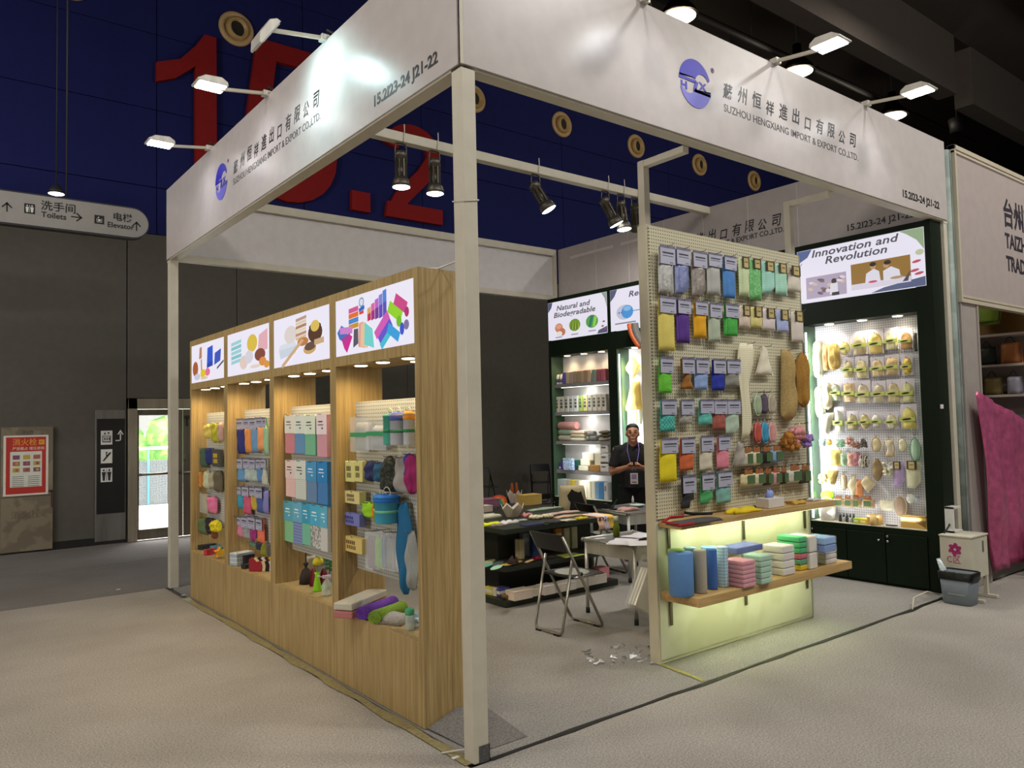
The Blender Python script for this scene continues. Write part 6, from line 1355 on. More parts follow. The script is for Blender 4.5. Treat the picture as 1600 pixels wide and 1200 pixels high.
heap((318, 850, 330, 858), ZL, 'd8a0a8', 'small pink sponge beside the black box in fourth oak cabinet', 'small_sponge', sy=.7, hh=.03, dep=.4)
# ================================================================ goods in the nearest green cabinet
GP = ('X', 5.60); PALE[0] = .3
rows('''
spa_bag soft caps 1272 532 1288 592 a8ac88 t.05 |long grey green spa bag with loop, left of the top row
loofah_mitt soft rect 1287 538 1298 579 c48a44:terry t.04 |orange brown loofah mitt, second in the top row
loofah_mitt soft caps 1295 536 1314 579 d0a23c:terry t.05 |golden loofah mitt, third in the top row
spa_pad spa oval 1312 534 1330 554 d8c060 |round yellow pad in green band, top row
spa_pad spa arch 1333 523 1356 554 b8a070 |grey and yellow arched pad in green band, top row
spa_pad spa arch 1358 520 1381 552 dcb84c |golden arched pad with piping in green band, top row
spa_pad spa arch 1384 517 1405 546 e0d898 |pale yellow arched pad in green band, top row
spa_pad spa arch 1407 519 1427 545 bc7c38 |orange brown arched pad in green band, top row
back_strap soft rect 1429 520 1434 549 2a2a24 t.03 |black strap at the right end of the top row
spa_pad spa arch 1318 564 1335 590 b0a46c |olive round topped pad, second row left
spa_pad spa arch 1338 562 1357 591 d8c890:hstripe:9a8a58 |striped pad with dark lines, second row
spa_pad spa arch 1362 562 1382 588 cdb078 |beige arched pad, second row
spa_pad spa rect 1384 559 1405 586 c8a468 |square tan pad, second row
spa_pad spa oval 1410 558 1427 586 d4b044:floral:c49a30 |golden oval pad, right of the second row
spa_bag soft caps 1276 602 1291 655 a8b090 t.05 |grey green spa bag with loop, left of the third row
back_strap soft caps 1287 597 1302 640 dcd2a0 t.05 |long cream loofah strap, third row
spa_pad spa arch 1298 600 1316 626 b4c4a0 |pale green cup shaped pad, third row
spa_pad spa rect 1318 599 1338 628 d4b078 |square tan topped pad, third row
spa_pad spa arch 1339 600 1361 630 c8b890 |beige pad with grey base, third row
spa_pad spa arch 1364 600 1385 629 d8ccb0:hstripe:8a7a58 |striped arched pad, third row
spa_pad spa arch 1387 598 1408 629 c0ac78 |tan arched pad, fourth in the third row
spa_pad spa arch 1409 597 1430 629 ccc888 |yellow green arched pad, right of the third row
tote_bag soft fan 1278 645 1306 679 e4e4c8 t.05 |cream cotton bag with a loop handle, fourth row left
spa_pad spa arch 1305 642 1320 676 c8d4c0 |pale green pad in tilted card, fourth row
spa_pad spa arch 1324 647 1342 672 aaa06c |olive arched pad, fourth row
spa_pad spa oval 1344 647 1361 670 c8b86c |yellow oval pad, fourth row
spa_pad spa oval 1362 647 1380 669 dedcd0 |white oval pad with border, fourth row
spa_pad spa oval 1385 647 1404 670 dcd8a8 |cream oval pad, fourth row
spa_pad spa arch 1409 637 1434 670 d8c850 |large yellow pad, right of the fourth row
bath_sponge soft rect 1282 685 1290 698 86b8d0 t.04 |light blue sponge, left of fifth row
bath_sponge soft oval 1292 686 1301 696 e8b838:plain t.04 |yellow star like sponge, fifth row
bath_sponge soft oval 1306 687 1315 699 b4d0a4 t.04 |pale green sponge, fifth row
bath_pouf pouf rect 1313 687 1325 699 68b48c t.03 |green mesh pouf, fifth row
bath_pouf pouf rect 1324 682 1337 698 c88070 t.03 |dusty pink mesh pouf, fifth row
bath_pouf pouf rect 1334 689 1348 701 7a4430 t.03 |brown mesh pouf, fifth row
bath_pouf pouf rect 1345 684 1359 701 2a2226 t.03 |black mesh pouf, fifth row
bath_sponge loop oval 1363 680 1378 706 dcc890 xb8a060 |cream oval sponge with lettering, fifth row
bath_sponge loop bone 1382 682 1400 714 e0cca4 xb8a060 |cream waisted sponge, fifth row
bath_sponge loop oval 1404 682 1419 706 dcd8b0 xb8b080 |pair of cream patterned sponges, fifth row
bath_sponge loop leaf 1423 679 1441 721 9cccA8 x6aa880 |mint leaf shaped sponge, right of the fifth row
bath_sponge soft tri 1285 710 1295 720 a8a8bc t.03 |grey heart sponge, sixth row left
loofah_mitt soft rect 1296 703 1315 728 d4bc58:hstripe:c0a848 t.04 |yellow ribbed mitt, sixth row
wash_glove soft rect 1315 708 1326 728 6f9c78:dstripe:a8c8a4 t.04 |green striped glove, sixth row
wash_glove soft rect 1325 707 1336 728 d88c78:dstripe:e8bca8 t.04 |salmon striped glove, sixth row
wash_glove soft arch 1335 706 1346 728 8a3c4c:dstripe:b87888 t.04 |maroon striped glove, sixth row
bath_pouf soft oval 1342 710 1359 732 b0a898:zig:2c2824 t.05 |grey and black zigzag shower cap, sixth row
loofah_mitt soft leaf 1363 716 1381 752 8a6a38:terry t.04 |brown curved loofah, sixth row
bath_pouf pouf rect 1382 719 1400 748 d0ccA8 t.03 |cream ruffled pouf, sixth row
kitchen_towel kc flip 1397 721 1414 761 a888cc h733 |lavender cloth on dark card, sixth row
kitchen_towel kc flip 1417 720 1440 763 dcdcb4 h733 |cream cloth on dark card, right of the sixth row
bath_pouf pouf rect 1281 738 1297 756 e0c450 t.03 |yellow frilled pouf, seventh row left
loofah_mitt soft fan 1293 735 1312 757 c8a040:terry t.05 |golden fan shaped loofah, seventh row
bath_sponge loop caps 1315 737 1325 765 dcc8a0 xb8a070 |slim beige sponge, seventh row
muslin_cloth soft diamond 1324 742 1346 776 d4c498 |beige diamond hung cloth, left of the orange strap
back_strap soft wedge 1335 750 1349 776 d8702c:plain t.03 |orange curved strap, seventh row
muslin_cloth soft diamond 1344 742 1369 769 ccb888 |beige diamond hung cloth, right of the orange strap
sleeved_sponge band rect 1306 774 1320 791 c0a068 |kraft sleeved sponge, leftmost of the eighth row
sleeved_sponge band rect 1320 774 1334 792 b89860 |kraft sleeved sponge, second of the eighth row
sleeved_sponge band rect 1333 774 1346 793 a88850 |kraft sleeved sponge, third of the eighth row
sleeved_sponge band rect 1348 775 1367 793 b8945c |single kraft sleeved sponge, eighth row
bath_sponge soft caps 1375 780 1397 798 dcd8b8 t.04 |pale ruffled sponge, eighth row
back_brush loop oval 1398 770 1420 807 8a6a50 t.04 xd8c8a8 |brown oval scrubber with tag, eighth row
bath_sponge soft oval 1417 771 1431 787 d8dcd0 t.04 |white ring sponge, right of the eighth row
bath_sponge soft oval 1430 776 1438 785 b4c4dc t.03 |tiny bluish ring sponge, right of the eighth row
''', GP, -PI/2, 'green0', ', nearest green cabinet', None, t=.03)
ZG = .579; PALE[0] = 0.
def gput(name, px, z, label, ax_=5.54, cat=None):
    x0, y0, x1, y1 = px; b_, w_, h_ = boxof(x0, y0, x1, y1, 'X', ax_)
    r = thing(name, label, cat or name.split('_')[-1], (b_.x, b_.y, z), -PI/2); return r, w_, h_
r, w_, h_ = gput('bath_caddy', (1281, 780, 1306, 815), ZG, 'white wire bath basket with cream goods in nearest green cabinet', cat='basket')
MB().lathe([(w_*.36, .001), (w_*.42, .02), (w_*.5, h_*.62), (w_*.47, h_*.62), (w_*.4, .03), (.001, .02)], (0, 0, 0), 20).build('basket_body', cmat('dcd8cc', 'plain'), r, world=False); MB().tube([(w_*.48*math.cos(a), 0, h_*.62+h_*.38*math.sin(a)) for a in [PI*i/10 for i in range(11)]], .006, 6).build('handle', cmat('e4e0d4', 'plain'), r, world=False); MB().ball((0, 0, h_*.55), (w_*.36, w_*.3, h_*.2), 10, 6, lump=.2).build('contents', cmat('dcd4a0'), r, world=False)
r = hang('lime_pouch', 'caps', (1284, 764, 1304, 781), GP, -PI/2, 'a8d81c:plain', 'bright lime green holder with ring, above white basket in the nearest green cabinet', None, 'loop', extra='c0e850', hk='green0')
for i in range(5):
    r, w_, h_ = gput('dropper_bottle', (1311+i*5.2, 807+i*.8, 1316+i*5.2, 820+i*.9), ZG, 'small black capped bottle, %s in the row of five on the green cabinet ledge' % ('first', 'second', 'third', 'fourth', 'fifth')[i], 5.50); r['group'] = 'black capped bottles on the ledge'
    MB().lathe([(w_*.42, .001), (w_*.42, h_*.55), (w_*.25, h_*.6)], (0, 0, 0), 12).build('bottle', cmat('c8ccc4' if i % 2 else '3a3c38', 'plain'), r, world=False); MB().lathe([(w_*.32, h_*.6), (w_*.34, h_), (w_*.2, h_)], (0, 0, 0), 12).build('cap', cmat('141414', 'plain'), r, world=False)
for px, c_, lb, dx in (((1336, 812, 1346, 820), 'a8c02c', 'lime green soap box beside the black bottles', .07), ((1346, 813, 1358, 821), 'e0c028', 'yellow soap box beside the lime one', .08)):
    r, w_, h_ = gput('soap_box', px, ZG, lb, 5.50); MB().box(-w_/2, -.04, 0.001, w_/2, .04, h_).build('box_body', cmat(c_, 'plain'), r, world=False, bev=.006); MB().box(-w_*.3, -.042, h_*.3, w_*.3, -.0405, h_*.7).build('label', cmat('e8e4c0', 'plain'), r, world=False)
r, w_, h_ = gput('kraft_box', (1359, 807, 1376, 822), ZG, 'upright kraft box with roll in nearest green cabinet', 5.52); MB().box(-w_/2, -.05, .001, w_/2, .05, h_).build('box_body', cmat('d0a860', 'plain'), r, world=False, bev=.002); MB().lathe([(w_*.3, -.0), (w_*.3, h_*.96)], (w_*.12, -.055, .001), 14).build('roll', cmat('e0c080', 'plain'), r, world=False)
r, w_, h_ = gput('tool_set', (1382, 819, 1404, 826), ZG, 'flat dark manicure set on white card on the green cabinet ledge', 5.47); MB().box(-w_/2, -.04, .001, w_/2, .04, .004).build('card', cmat('dcd8dc', 'plain'), r, world=False); MB().tube([(-w_*.4, 0, .012), (w_*.4, .01, .012)], .006, 6).tube([(-w_*.3, -.02, .012), (w_*.35, -.015, .012)], .005, 6).build('tools', cmat('2a2a2e', 'plain'), r, world=False)
r, w_, h_ = gput('kraft_box', (1408, 813, 1448, 830), ZG, 'long kraft box with cut away front at the right of the ledge', 5.49); MB().prism([(-w_/2, .001), (w_/2, .001), (w_/2, h_), (-w_/2, h_)], -.001, .10).build('box_body', cmat('cfa858', 'plain'), r, world=False, bev=.002); MB().prism([(-w_*.46, h_+.001), (w_*.46, h_+.001), (w_*.44, h_+.012), (-w_*.44, h_+.016)], .005, .09).build('lid', cmat('a88444', 'plain'), r, world=False); MB().prism([(w_*.02, h_*.7), (w_*.48, h_*.75), (w_*.46, h_*.1)], -.003, -.0015).build('cut_out', cmat('8a6a34', 'plain'), r, world=False)
# ================================================================ goods in the farthest green cabinet
NX_ = 5.54
def npack(name, px, z, col, label, dep=.09, k='plain', band=None, grp=None, kind='box'):
    r, w_, h_ = gput(name, px, z+.001, label, NX_)
    if grp: r['group'] = grp
    if kind == 'cyl': MB().lathe([(w_*.47, 0), (w_*.5, .005), (w_*.5, h_*.85), (w_*.4, h_*.88), (w_*.4, h_)], (0, 0, 0), 14).build('jar', cmat(col, k), r, world=False)
    else: MB().box(-w_*.48, -dep/2, 0, w_*.48, dep/2, h_).build('pack_body', cmat(col, k), r, world=False, bev=min(.01, w_*.15))
    if band:
        for b0, b1, c_ in band: MB().box(-w_*.30, -dep/2-.0015, h_*b0, w_*.2, -dep/2-.0002, h_*b1).build('print', cmat(c_, 'plain'), r, world=False) if kind == 'box' else MB().lathe([(w_*.505, h_*b0), (w_*.505, h_*b1)], (0, 0, 0), 14).build('label_band', cmat(c_, 'plain'), r, world=False)
    return r
OD = ('first', 'second', 'third', 'fourth', 'fifth', 'sixth', 'seventh', 'eighth', 'ninth', 'tenth', 'eleventh', 'twelfth')
for i in range(3): npack('cotton_jar', (865.5+i*5, 583-i*.3, 870.5+i*5, 598), 2.25, 'd8d4cc', 'small white jar, %s of three at left of top shelf in far green cabinet' % OD[i], .04, kind='cyl', band=[(.2, .55, '6a6a88')])
for i, c_ in enumerate(('6a62b4', 'c8b898', 'b0a090', 'a89078', '9c8a70', 'b0987c', 'a08468', 'c0a890')): npack('wipe_pack', (881.5+i*5.6, 579-i*.5, 886.8+i*5.6, 597-i*.3), 2.25, c_, '%s soft pack, %s from the jars on top shelf of far green cabinet' % ('purple' if i == 0 else 'brownish', OD[i]), .08)
for x0, c_, lb in ((928, '7a9080', 'grey green soft pack'), (935, '9a5060', 'maroon soft pack'), (942, 'a85868', 'dull red soft pack')): npack('wipe_pack', (x0, 575, x0+6.5, 594), 2.25, c_, lb+' at the right of top shelf in far green cabinet', .09)
for i in range(11):
    c_ = ('dcd8c8', 'd8d4c4', 'dcdcd8', 'd4d8d4', 'd8dce0', '9cb85a', 'd0c890', 'd4d4c8', 'dcd8c8', 'd8d0c0', 'd4ccc0')[i]; x0 = 870+i*7.3
    npack('wipe_tube', (x0, 616-i*.7, x0+6.4, 640-i*.5), 1.83, c_, 'tall printed %s tube, %s from left on second shelf of far green cabinet' % ('green' if i == 5 else 'pale', OD[i]), .07, band=[(.25, .4, '4a4a48'), (.45, .62, '5f5c58'), (.68, .8, '6a6860')])
def ztowel(px, z, col, lb, name='rolled_towel', rad=None, ln=.2, ang=.75):
    r, w_, h_ = gput(name, px, z+.001, lb, NX_); rad = h_/2; b = MB(); b.lathe([(rad*.9, -w_/2), (rad, -w_/2+.01), (rad, w_/2-.01), (rad*.9, w_/2)], (0, 0, rad), 16, ax=(1, .0, 0)); b.build('towel', cmat(col, 'terry'), r, world=False)
    MB().tube([(w_/2+.001, rad*(1-i/16)*.85*math.cos(i*.8), rad+rad*(1-i/16)*.85*math.sin(i*.8)) for i in range(15)], rad*.07, 5).build('spiral_edge', cmat(col, 'plain'), r, world=False); return r
def zstack(px, z, col, lb, n=1):
    r, w_, h_ = gput('folded_towel', px, z+.001, lb, NX_); th = h_/n
    for i in range(n): MB().soft(w_, .14, th*.9, wf=SH['caps'], amp=.05, seed=i+3).xf(Matrix.Translation((0, .07, th*i+th*.9)) @ Matrix.Rotation(-PI/2, 4, 'X') @ Matrix.Translation((0, 0, 0))).build('towel', cmat(col, 'terry'), r, world=False)
    return r
ZH = 1.40
ztowel((875, 676, 897, 685), ZH, 'd8d0b8', 'rolled cream towel at the bottom of the towel pile in far green cabinet'); 
for px, dz, c_, lb in (((875, 667, 899, 676), .085, 'a8c4ac', 'rolled sage towel in the middle of the towel pile in far green cabinet'), ((875, 657, 902, 669), .17, 'e4a8a4', 'rolled pink towel on top of the towel pile in far green cabinet')): ztowel(px, ZH+dz, c_, lb)
for i, c_ in enumerate(('ded6c4', 'b8b490', 'e0c0b4')):
    r, w_, h_ = gput('folded_towel', (896, 677-i*5.5, 918, 684-i*5.5), ZH+.002+i*.052, '%s folded towel, %s of the small pile beside the rolled ones' % (('cream', 'bottom'), ('sage', 'middle'), ('pale pink', 'top'))[i], NX_); MB().box(-w_/2, -.07, 0, w_/2, .07, .048).build('towel', cmat(c_, 'terry'), r, world=False, bev=.015)
for px, dz, lb in (((914, 678, 922, 686), 0, 'left bottom'), ((924, 677, 934, 686), 0, 'right bottom'), ((919, 671, 930, 679), .07, 'top')): ztowel(px, ZH+dz, '8a8884', 'small grey rolled cloth, %s of three on the towel shelf' % lb)
for i, (c_, lb) in enumerate((('b0a68c', 'bottom'), ('6a6048', 'middle'), ('8a7c5c', 'top'))):
    r, w_, h_ = gput('knit_hat', (938, 684-i*6, 954, 691-i*6), ZH+.002+i*.05, '%s knitted hat of the pile at the right of the towel shelf' % lb, NX_); MB().ball((0, 0, .025), (w_*.5, .09, .025), 14, 8, lump=.06, seed=i).build('knit', cmat(c_, 'terry'), r, world=False)
ZB4 = .97
npack('toy_pack', (869, 721, 874, 731), ZB4, 'd06a3a', 'small orange printed pack at the left of the fourth shelf', .05, band=[(.1, .5, 'e4dcd0')]); npack('toy_pack', (874.5, 720, 880, 731), ZB4, '4a3a9c', 'small violet printed pack at the left of the fourth shelf', .05, band=[(.1, .4, 'd8d0dc')])
npack('wipe_pack', (881, 712, 896, 730), ZB4, '7aaee0:floral:d8e8f4', 'tilted blue and white printed pack on the fourth shelf', .06, 'floral'); npack('wipe_pack', (888, 718, 903, 731), ZB4, '88b0e8:floral:dce8f8', 'small pale blue printed pack in front on the fourth shelf', .05).location.x -= .08
r = npack('wipe_pack', (894, 711, 906, 722), ZB4, '2a6a5a', 'dark green and navy pack behind the blue ones', .05); r.location.x += .06; r.location.z += .04
for i, (px, dz, lb) in enumerate((((908, 725, 924, 733), 0, 'bottom'), ((911, 715, 927, 725), .075, 'middle'), ((914, 704, 932, 716), .15, 'top'))): npack('white_box', px, ZB4+dz, 'e0dcc8', 'white soft pack, %s of the stepped pile on the fourth shelf' % lb, .12)
npack('white_box', (932, 704, 942, 724), ZB4+.075, 'e2dcc4', 'upright white pack above the kraft box on the fourth shelf', .08); npack('kraft_box', (926, 725, 943, 735), ZB4, 'a87a3a', 'kraft box at the front of the fourth shelf', .1).location.x -= .02
for i in range(3): npack('white_box', (942, 722-i*13.3, 955, 734-i*13.3), ZB4+i*.135, 'd8d4d0', 'white printed carton, %s of the pile of three at right of the fourth shelf' % ('bottom', 'middle', 'top')[i], .12, band=[(.55, .75, '5a5a5a')])
for i in range(13):
    c_ = ('dcdcd8', 'c0d0d8', 'ccd4d4', 'c4c0b0', 'e0c838', 'b8b0a0', 'c8c4b4', 'd0ccbc', 'c4c0ac', 'bcbcac', '6a94b8', '3f80b4', 'c8c8cc')[i]; x0 = 870+i*6.55
    npack('wipe_pack', (x0, 752+i*.8, x0+6.2, 778+i*.9), .58, c_, '%s tall pack, number %s from left on bottom shelf of the far green cabinet' % ('yellow' if i == 4 else 'blue' if i in (10, 11) else 'pale', OD[min(i, 11)] if i < 12 else 'last'), .12, band=[(.5, .8, '8a8a90')] if i == 12 else None)
# second cabinet: pot holders and striped packs in view beside the man
RP = ('X', 5.60)
rows('''
pot_holder soft diamond 977 557 1002 592 dccc74 |pale yellow pot holder hung by a corner above the man
kitchen_towel soft wedge 976 597 1004 642 d8b860 t.05 |golden yellow cloth hanging above the man
striped_pack carton rect 984 641 993 664 d8dcb8 x5fa45a t.04 |pack with orange and green stripes behind the man's head, left
striped_pack carton rect 994 640 1003 662 d8dcb8 xd8a040 t.04 |pack with orange and green stripes behind the man's head, right
''', RP, -PI/2, None, ', in the second green cabinet', None, t=.03)
# ================================================================ goods on the centre stand and tables
ZS = .714
carton((744, 773, 780, 800), ZS, '8a5a74', 'mauve box with pale lid at back left of centre stand', .30, .2, name='gift_box', h=.10, dep=1.9)
carton((744, 785, 764, 802), ZS, 'd8c8bc', 'pale pink flat box in front of the mauve box', .18, .12, name='gift_box', h=.07, dep=.9)
carton((815, 775, 840, 791), ZS, 'c8a858', 'yellow kraft box at the back of the centre stand', .26, .16, name='kraft_box', h=.12, dep=1.0)
heap((742, 792, 783, 811), ZS, 'dcdcc4', 'white oval cushion pad at left of the centre stand', 'oval_pad', sy=.55, hh=.07, amp=.05, dep=.3)
for i, (c_, rr) in enumerate((('e0522c', .085), ('ec8a3a', .068), ('f0c050', .052), ('4aae8a', .04))):
    if i == 0: r, w_, h_ = put('rainbow_pad', (763, 776, 795, 796), ZS, 'red orange and green rainbow shaped pad on the centre stand', 'pad', dep=1.2)
    MB().prism([(rr*1.15*math.cos(a), .055+rr*.95*math.sin(a)) for a in [PI*j/14 for j in range(15)]]+[(-rr*1.15, .02), (rr*1.15, .02)], -.015-.012*i, .02).build('arch', cmat(c_), r, world=False, bev=.003); r.rotation_euler = (0, 0, -.7)
for px, lb, dd in (((781, 786, 821, 808), 'front', .1), ((790, 768, 818, 790), 'rear', 1.4)):
    r, w_, h_ = put('zigzag_tray', px, ZS, 'white folded tray with zigzag rim, the %s one on the centre stand' % lb, 'tray', dep=dd); n = 12; vs = []; fs = []
    for ring, (rad, z) in enumerate(((.55, .002), (1., .9))):
        for i in range(n): a = 2*PI*i/n; vs.append((w_*.48*rad*math.cos(a), w_*.40*rad*math.sin(a), .002 if ring == 0 else h_*(.95 if i % 2 else .6)))
    for i in range(n): fs.append((i, (i+1) % n, n+(i+1) % n, n+i))
    fs.append(tuple(range(n))[::-1]); o = MB().add(vs, fs).build('folded_side', cmat('dcd4cc', 'plain'), r, world=False); sd_ = o.modifiers.new('t', 'SOLIDIFY'); sd_.thickness = .004
    if lb == 'rear':
        for s_ in (-1, 1): MB().ball((s_*.035, 0, h_*.8), (.022, .02, h_*.7), 10, 8).build('brown_roll', cmat('9a4a1c', 'plain'), r, world=False)
heap((744, 809, 786, 821), ZS, 'd8e018', 'neon yellow cloth at front left of the centre stand', 'folded_cloth', sy=.6, hh=.03, amp=.4, dep=.25)
heap((764, 812, 792, 822), ZS, '8a7a70', 'grey brown small cloth beside the neon yellow one', 'folded_cloth', sy=.6, hh=.022, amp=.4, dep=.25)
heap((778, 809, 811, 819), ZS, 'dcd8d8', 'white crumpled cloth at the front of the centre stand', 'folded_cloth', sy=.5, hh=.035, amp=.5, dep=.3)
heap((801, 806, 825, 814), ZS, 'c8ccd4', 'pale grey film wrapped pad on the centre stand', 'wrapped_pad', 'shiny', sy=.5, hh=.015, dep=.4)
heap((812, 813, 852, 821), ZS, '2a3058', 'navy blue folded cloth at the front edge of centre stand', 'folded_cloth', sy=.5, hh=.025, amp=.1, dep=.3)
heap((851, 810, 884, 817), ZS, '1c1a1c', 'black folded cloth at the front edge of centre stand', 'folded_cloth', sy=.5, hh=.02, amp=.2, dep=.3)
heap((815, 794, 833, 808), ZS, 'e49a98', 'pink rolled pad behind the cream flower pads', 'rolled_pad', sy=.6, hh=.05, dep=.6)
for px, lb in (((825, 797, 850, 812), 'left'), ((845, 801, 866, 810), 'right')):
    r, w_, h_ = put('flower_pad', px, ZS, 'cream flower shaped pad, %s of two on the centre stand' % lb, 'pad', dep=.3); b = MB(); b.ball((0, 0, .02), (w_*.2, w_*.2, .024), 10, 6)
    for i in range(7): a = i*2*PI/7; b.ball((w_*.3*math.cos(a), w_*.3*math.sin(a), .02), (w_*.18, w_*.18, .02), 8, 6)
    b.build('petals', cmat('e4dcc0'), r, world=False)
heap((820, 791, 884, 797), ZS, 'a8bca4', 'long sage green towel laid across the back of the centre stand', 'laid_towel', 'terry', sy=.25, hh=.025, dep=.6)
heap((848, 796, 912, 803), ZS, 'd8b8ac', 'long dusty pink towel laid across the centre stand', 'laid_towel', 'terry', sy=.25, hh=.025, dep=.4)
heap((860, 801, 915, 808), ZS, 'e4bc98', 'peach towel with violet band on the centre stand', 'laid_towel', 'terry', sy=.28, hh=.022, dep=.3)
heap((868, 806, 902, 814), ZS, 'c8c0ac', 'beige flat cloth at the right front of the centre stand', 'laid_cloth', sy=.5, hh=.014, dep=.3)
heap((898, 802, 920, 811), ZS, 'e0cc1c', 'bright yellow towel end at the right of the centre stand', 'laid_towel', 'terry', sy=.6, hh=.025, dep=.3)
for i, (c_, c2, x0, lb) in enumerate((('e8c8b0', 'd8987c', 934, 'peach striped'), ('c8b8d8', 'ece4ec', 943, 'lilac white striped'), ('e8b838', 'f0d078', 950, 'yellow striped'))):
    tp = at(x0+5, 806, 'Y', 2.45); bt = at(x0+5, 828-i*1.5, 'Y', 2.45)
    r = thing('draped_towel', lb+' tea towel draped over the front edge of the centre stand', 'towel', (tp.x, 2.455, bt.z), 0); hh_ = .714-bt.z; w_ = .085
    vs = []; fs = []
    for j in range(13):
        if j < 7: x, z = .006+.012*math.sin(j*.9+i), hh_*j/6.5
        else: x, z = .0-.05*(j-6.4), hh_+.008
        for q in range(6): vs.append((-w_/2+w_*q/5, -x-(.006*math.sin(q*2.1+i) if j < 7 else 0), z+(0 if j < 7 else .003*math.sin(q*2))))
    for j in range(12):
        for q in range(5): a = j*6+q; fs.append((a, a+1, a+7, a+6))
    o = MB().add(vs, fs, 0, True).build('towel', cmat('%s:vstripe:%s' % (c_, c2)), r, world=False); sd_ = o.modifiers.new('t', 'SOLIDIFY'); sd_.thickness = .003
ZM = .376
for i, (px, c_, lb) in enumerate((((742, 872, 786, 879), 'b8b08c', 'pale olive shoe insole'), ((742, 877, 782, 884), '6ab49c', 'teal shoe insole'), ((755, 876, 800, 882), '4a5a58', 'dark shoe insole'), ((754, 877, 797, 888), 'a8d8bc', 'mint shoe insole in front'))):
    r, w_, h_ = put('shoe_insole', px, ZM+.006*i, lb+' on the middle tier of the centre stand', 'insole', dep=.1); MB().prism([(q[0], q[1]) for q in ellipse(0, 0, w_*.5, w_*.16, 18, .2)], -.005, 0).xf(Matrix.Translation((0, 0, .001)) @ Matrix.Rotation(PI/2+PI, 4, 'X')).build('sole', cmat(c_), r, world=False); r.rotation_euler = (0, 0, .4)
for px, c_, lb in (((779, 876, 820, 884), 'd8b468', 'tan'), ((818, 872, 836, 880), 'e4c8a0', 'peach')):
    r, w_, h_ = put('cork_mat', px, ZM, '%s round scalloped mat on the middle tier of the centre stand' % lb, 'mat', dep=.2); b = MB()
    for i in range(3): b.ball((w_*(.25*i-.25), 0, .01+.006*i), (w_*.25, w_*.2, .008), 12, 6)
    b.build('mat', cmat(c_), r, world=False)
heap((793, 868, 809, 880), ZM+.022, '4a3c38', 'small dark brown crumpled pouch on the round mats', 'small_pouch', sy=.8, hh=.06, amp=.5, dep=.1)
roll((805, 840, 820, 874), ZM, 'b8ac88:check:d8ccac', 'beige checked wipe roll on the middle tier of the centre stand')
r, w_, h_ = put('tall_box', (813, 834, 829, 871), ZM, 'tall grey speckled box behind the checked roll', 'box', dep=.8); MB().box(-w_*.5, -w_*.3, .001, w_*.5, w_*.3, h_).build('box_body', cmat('8a9298:stone:7a828a', 'plain'), r, world=False, bev=.002); MB().box(-w_*.3, -w_*.3-.001, h_*.6, w_*.3, -w_*.3, h_*.8).build('print', cmat('a8b0b4', 'plain'), r, world=False)
r, w_, h_ = put('tall_box', (829, 830, 843, 870), ZM, 'tall navy blue box on the middle tier behind the chair', 'box', dep=.6); MB().box(-w_*.5, -w_*.3, .001, w_*.5, w_*.3, h_*.95).build('box_body', cmat('33508c', 'plain'), r, world=False, bev=.002); MB().box(-w_*.3, -w_*.3-.001, h_*.6, w_*.3, -w_*.3, h_*.8).build('print', cmat('5f7ab0', 'plain'), r, world=False)
for px, c_, lb in (((853, 828, 866, 862), 'c87a2a', 'left orange'), ((864, 827, 878, 862), 'd8862c', 'right orange'), ((878, 826, 890, 860), 'd4d4b0', 'left pale green'), ((890, 824, 902, 858), 'dcdcb8', 'right pale green')):
    r, w_, h_ = put('tall_box', px, ZM, '%s tall box on the middle tier behind the chair' % lb, 'box', dep=.8); MB().box(-w_*.48, -w_*.4, .001, w_*.48, w_*.4, min(h_, .275)).build('box_body', cmat(c_, 'plain'), r, world=False, bev=.002); MB().box(-w_*.3, -w_*.4-.001, .12, w_*.3, -w_*.4, .18).build('print', cmat('e8e0c8', 'plain'), r, world=False)
heap((831, 867, 850, 874), ZM, 'b02c4c', 'crimson folded cloth on the middle tier by the chair', 'folded_cloth', sy=.6, hh=.035, dep=.3)
heap((852, 866, 873, 872), ZM, '4a403c', 'dark frilled cloth on the middle tier behind the chair', 'folded_cloth', sy=.5, hh=.025, dep=.3)
heap((870, 856, 912, 869), ZM, 'c0d060', 'lime green flat mat on the middle tier behind the chair', 'flat_mat', sy=.7, hh=.008, amp=.05, dep=.3)
ZE = .064
for px, c_, lb in (((762, 915, 770, 930), 'd8cc5a', 'yellow wrapped sponge pack at the left of the stand base'), ((768, 916, 776, 931), 'e0dcc0', 'cream wrapped sponge pack at the left of the stand base'), ((772, 917, 793, 932), '4a4a9c', 'violet blue wrapped sponge pack at the left of the stand base')):
    r, w_, h_ = put('sponge_pack', px, ZE, lb, 'pack', dep=.4); MB().box(-w_*.5, -.06, .001, w_*.5, .06, h_*.85).build('sponge', cmat(c_, 'plain'), r, world=False, bev=.006); MB().box(-w_*.5-.002, -.063, h_*.3, w_*.5+.002, .063, h_*.6).build('sleeve', cmat('d8d8d0', 'plain'), r, world=False)
r, w_, h_ = put('hemp_scourer', (783, 924, 799, 938), ZE, 'round brown hemp scourer at the front of the stand base', 'scourer'); MB().tube([(w_*.32*math.cos(a), w_*.32*math.sin(a), h_*.36) for a in [2*PI*i/18 for i in range(18)]], w_*.19, 8, close=True).build('hemp_ring', cmat('8a6a34', 'terry'), r, world=False)
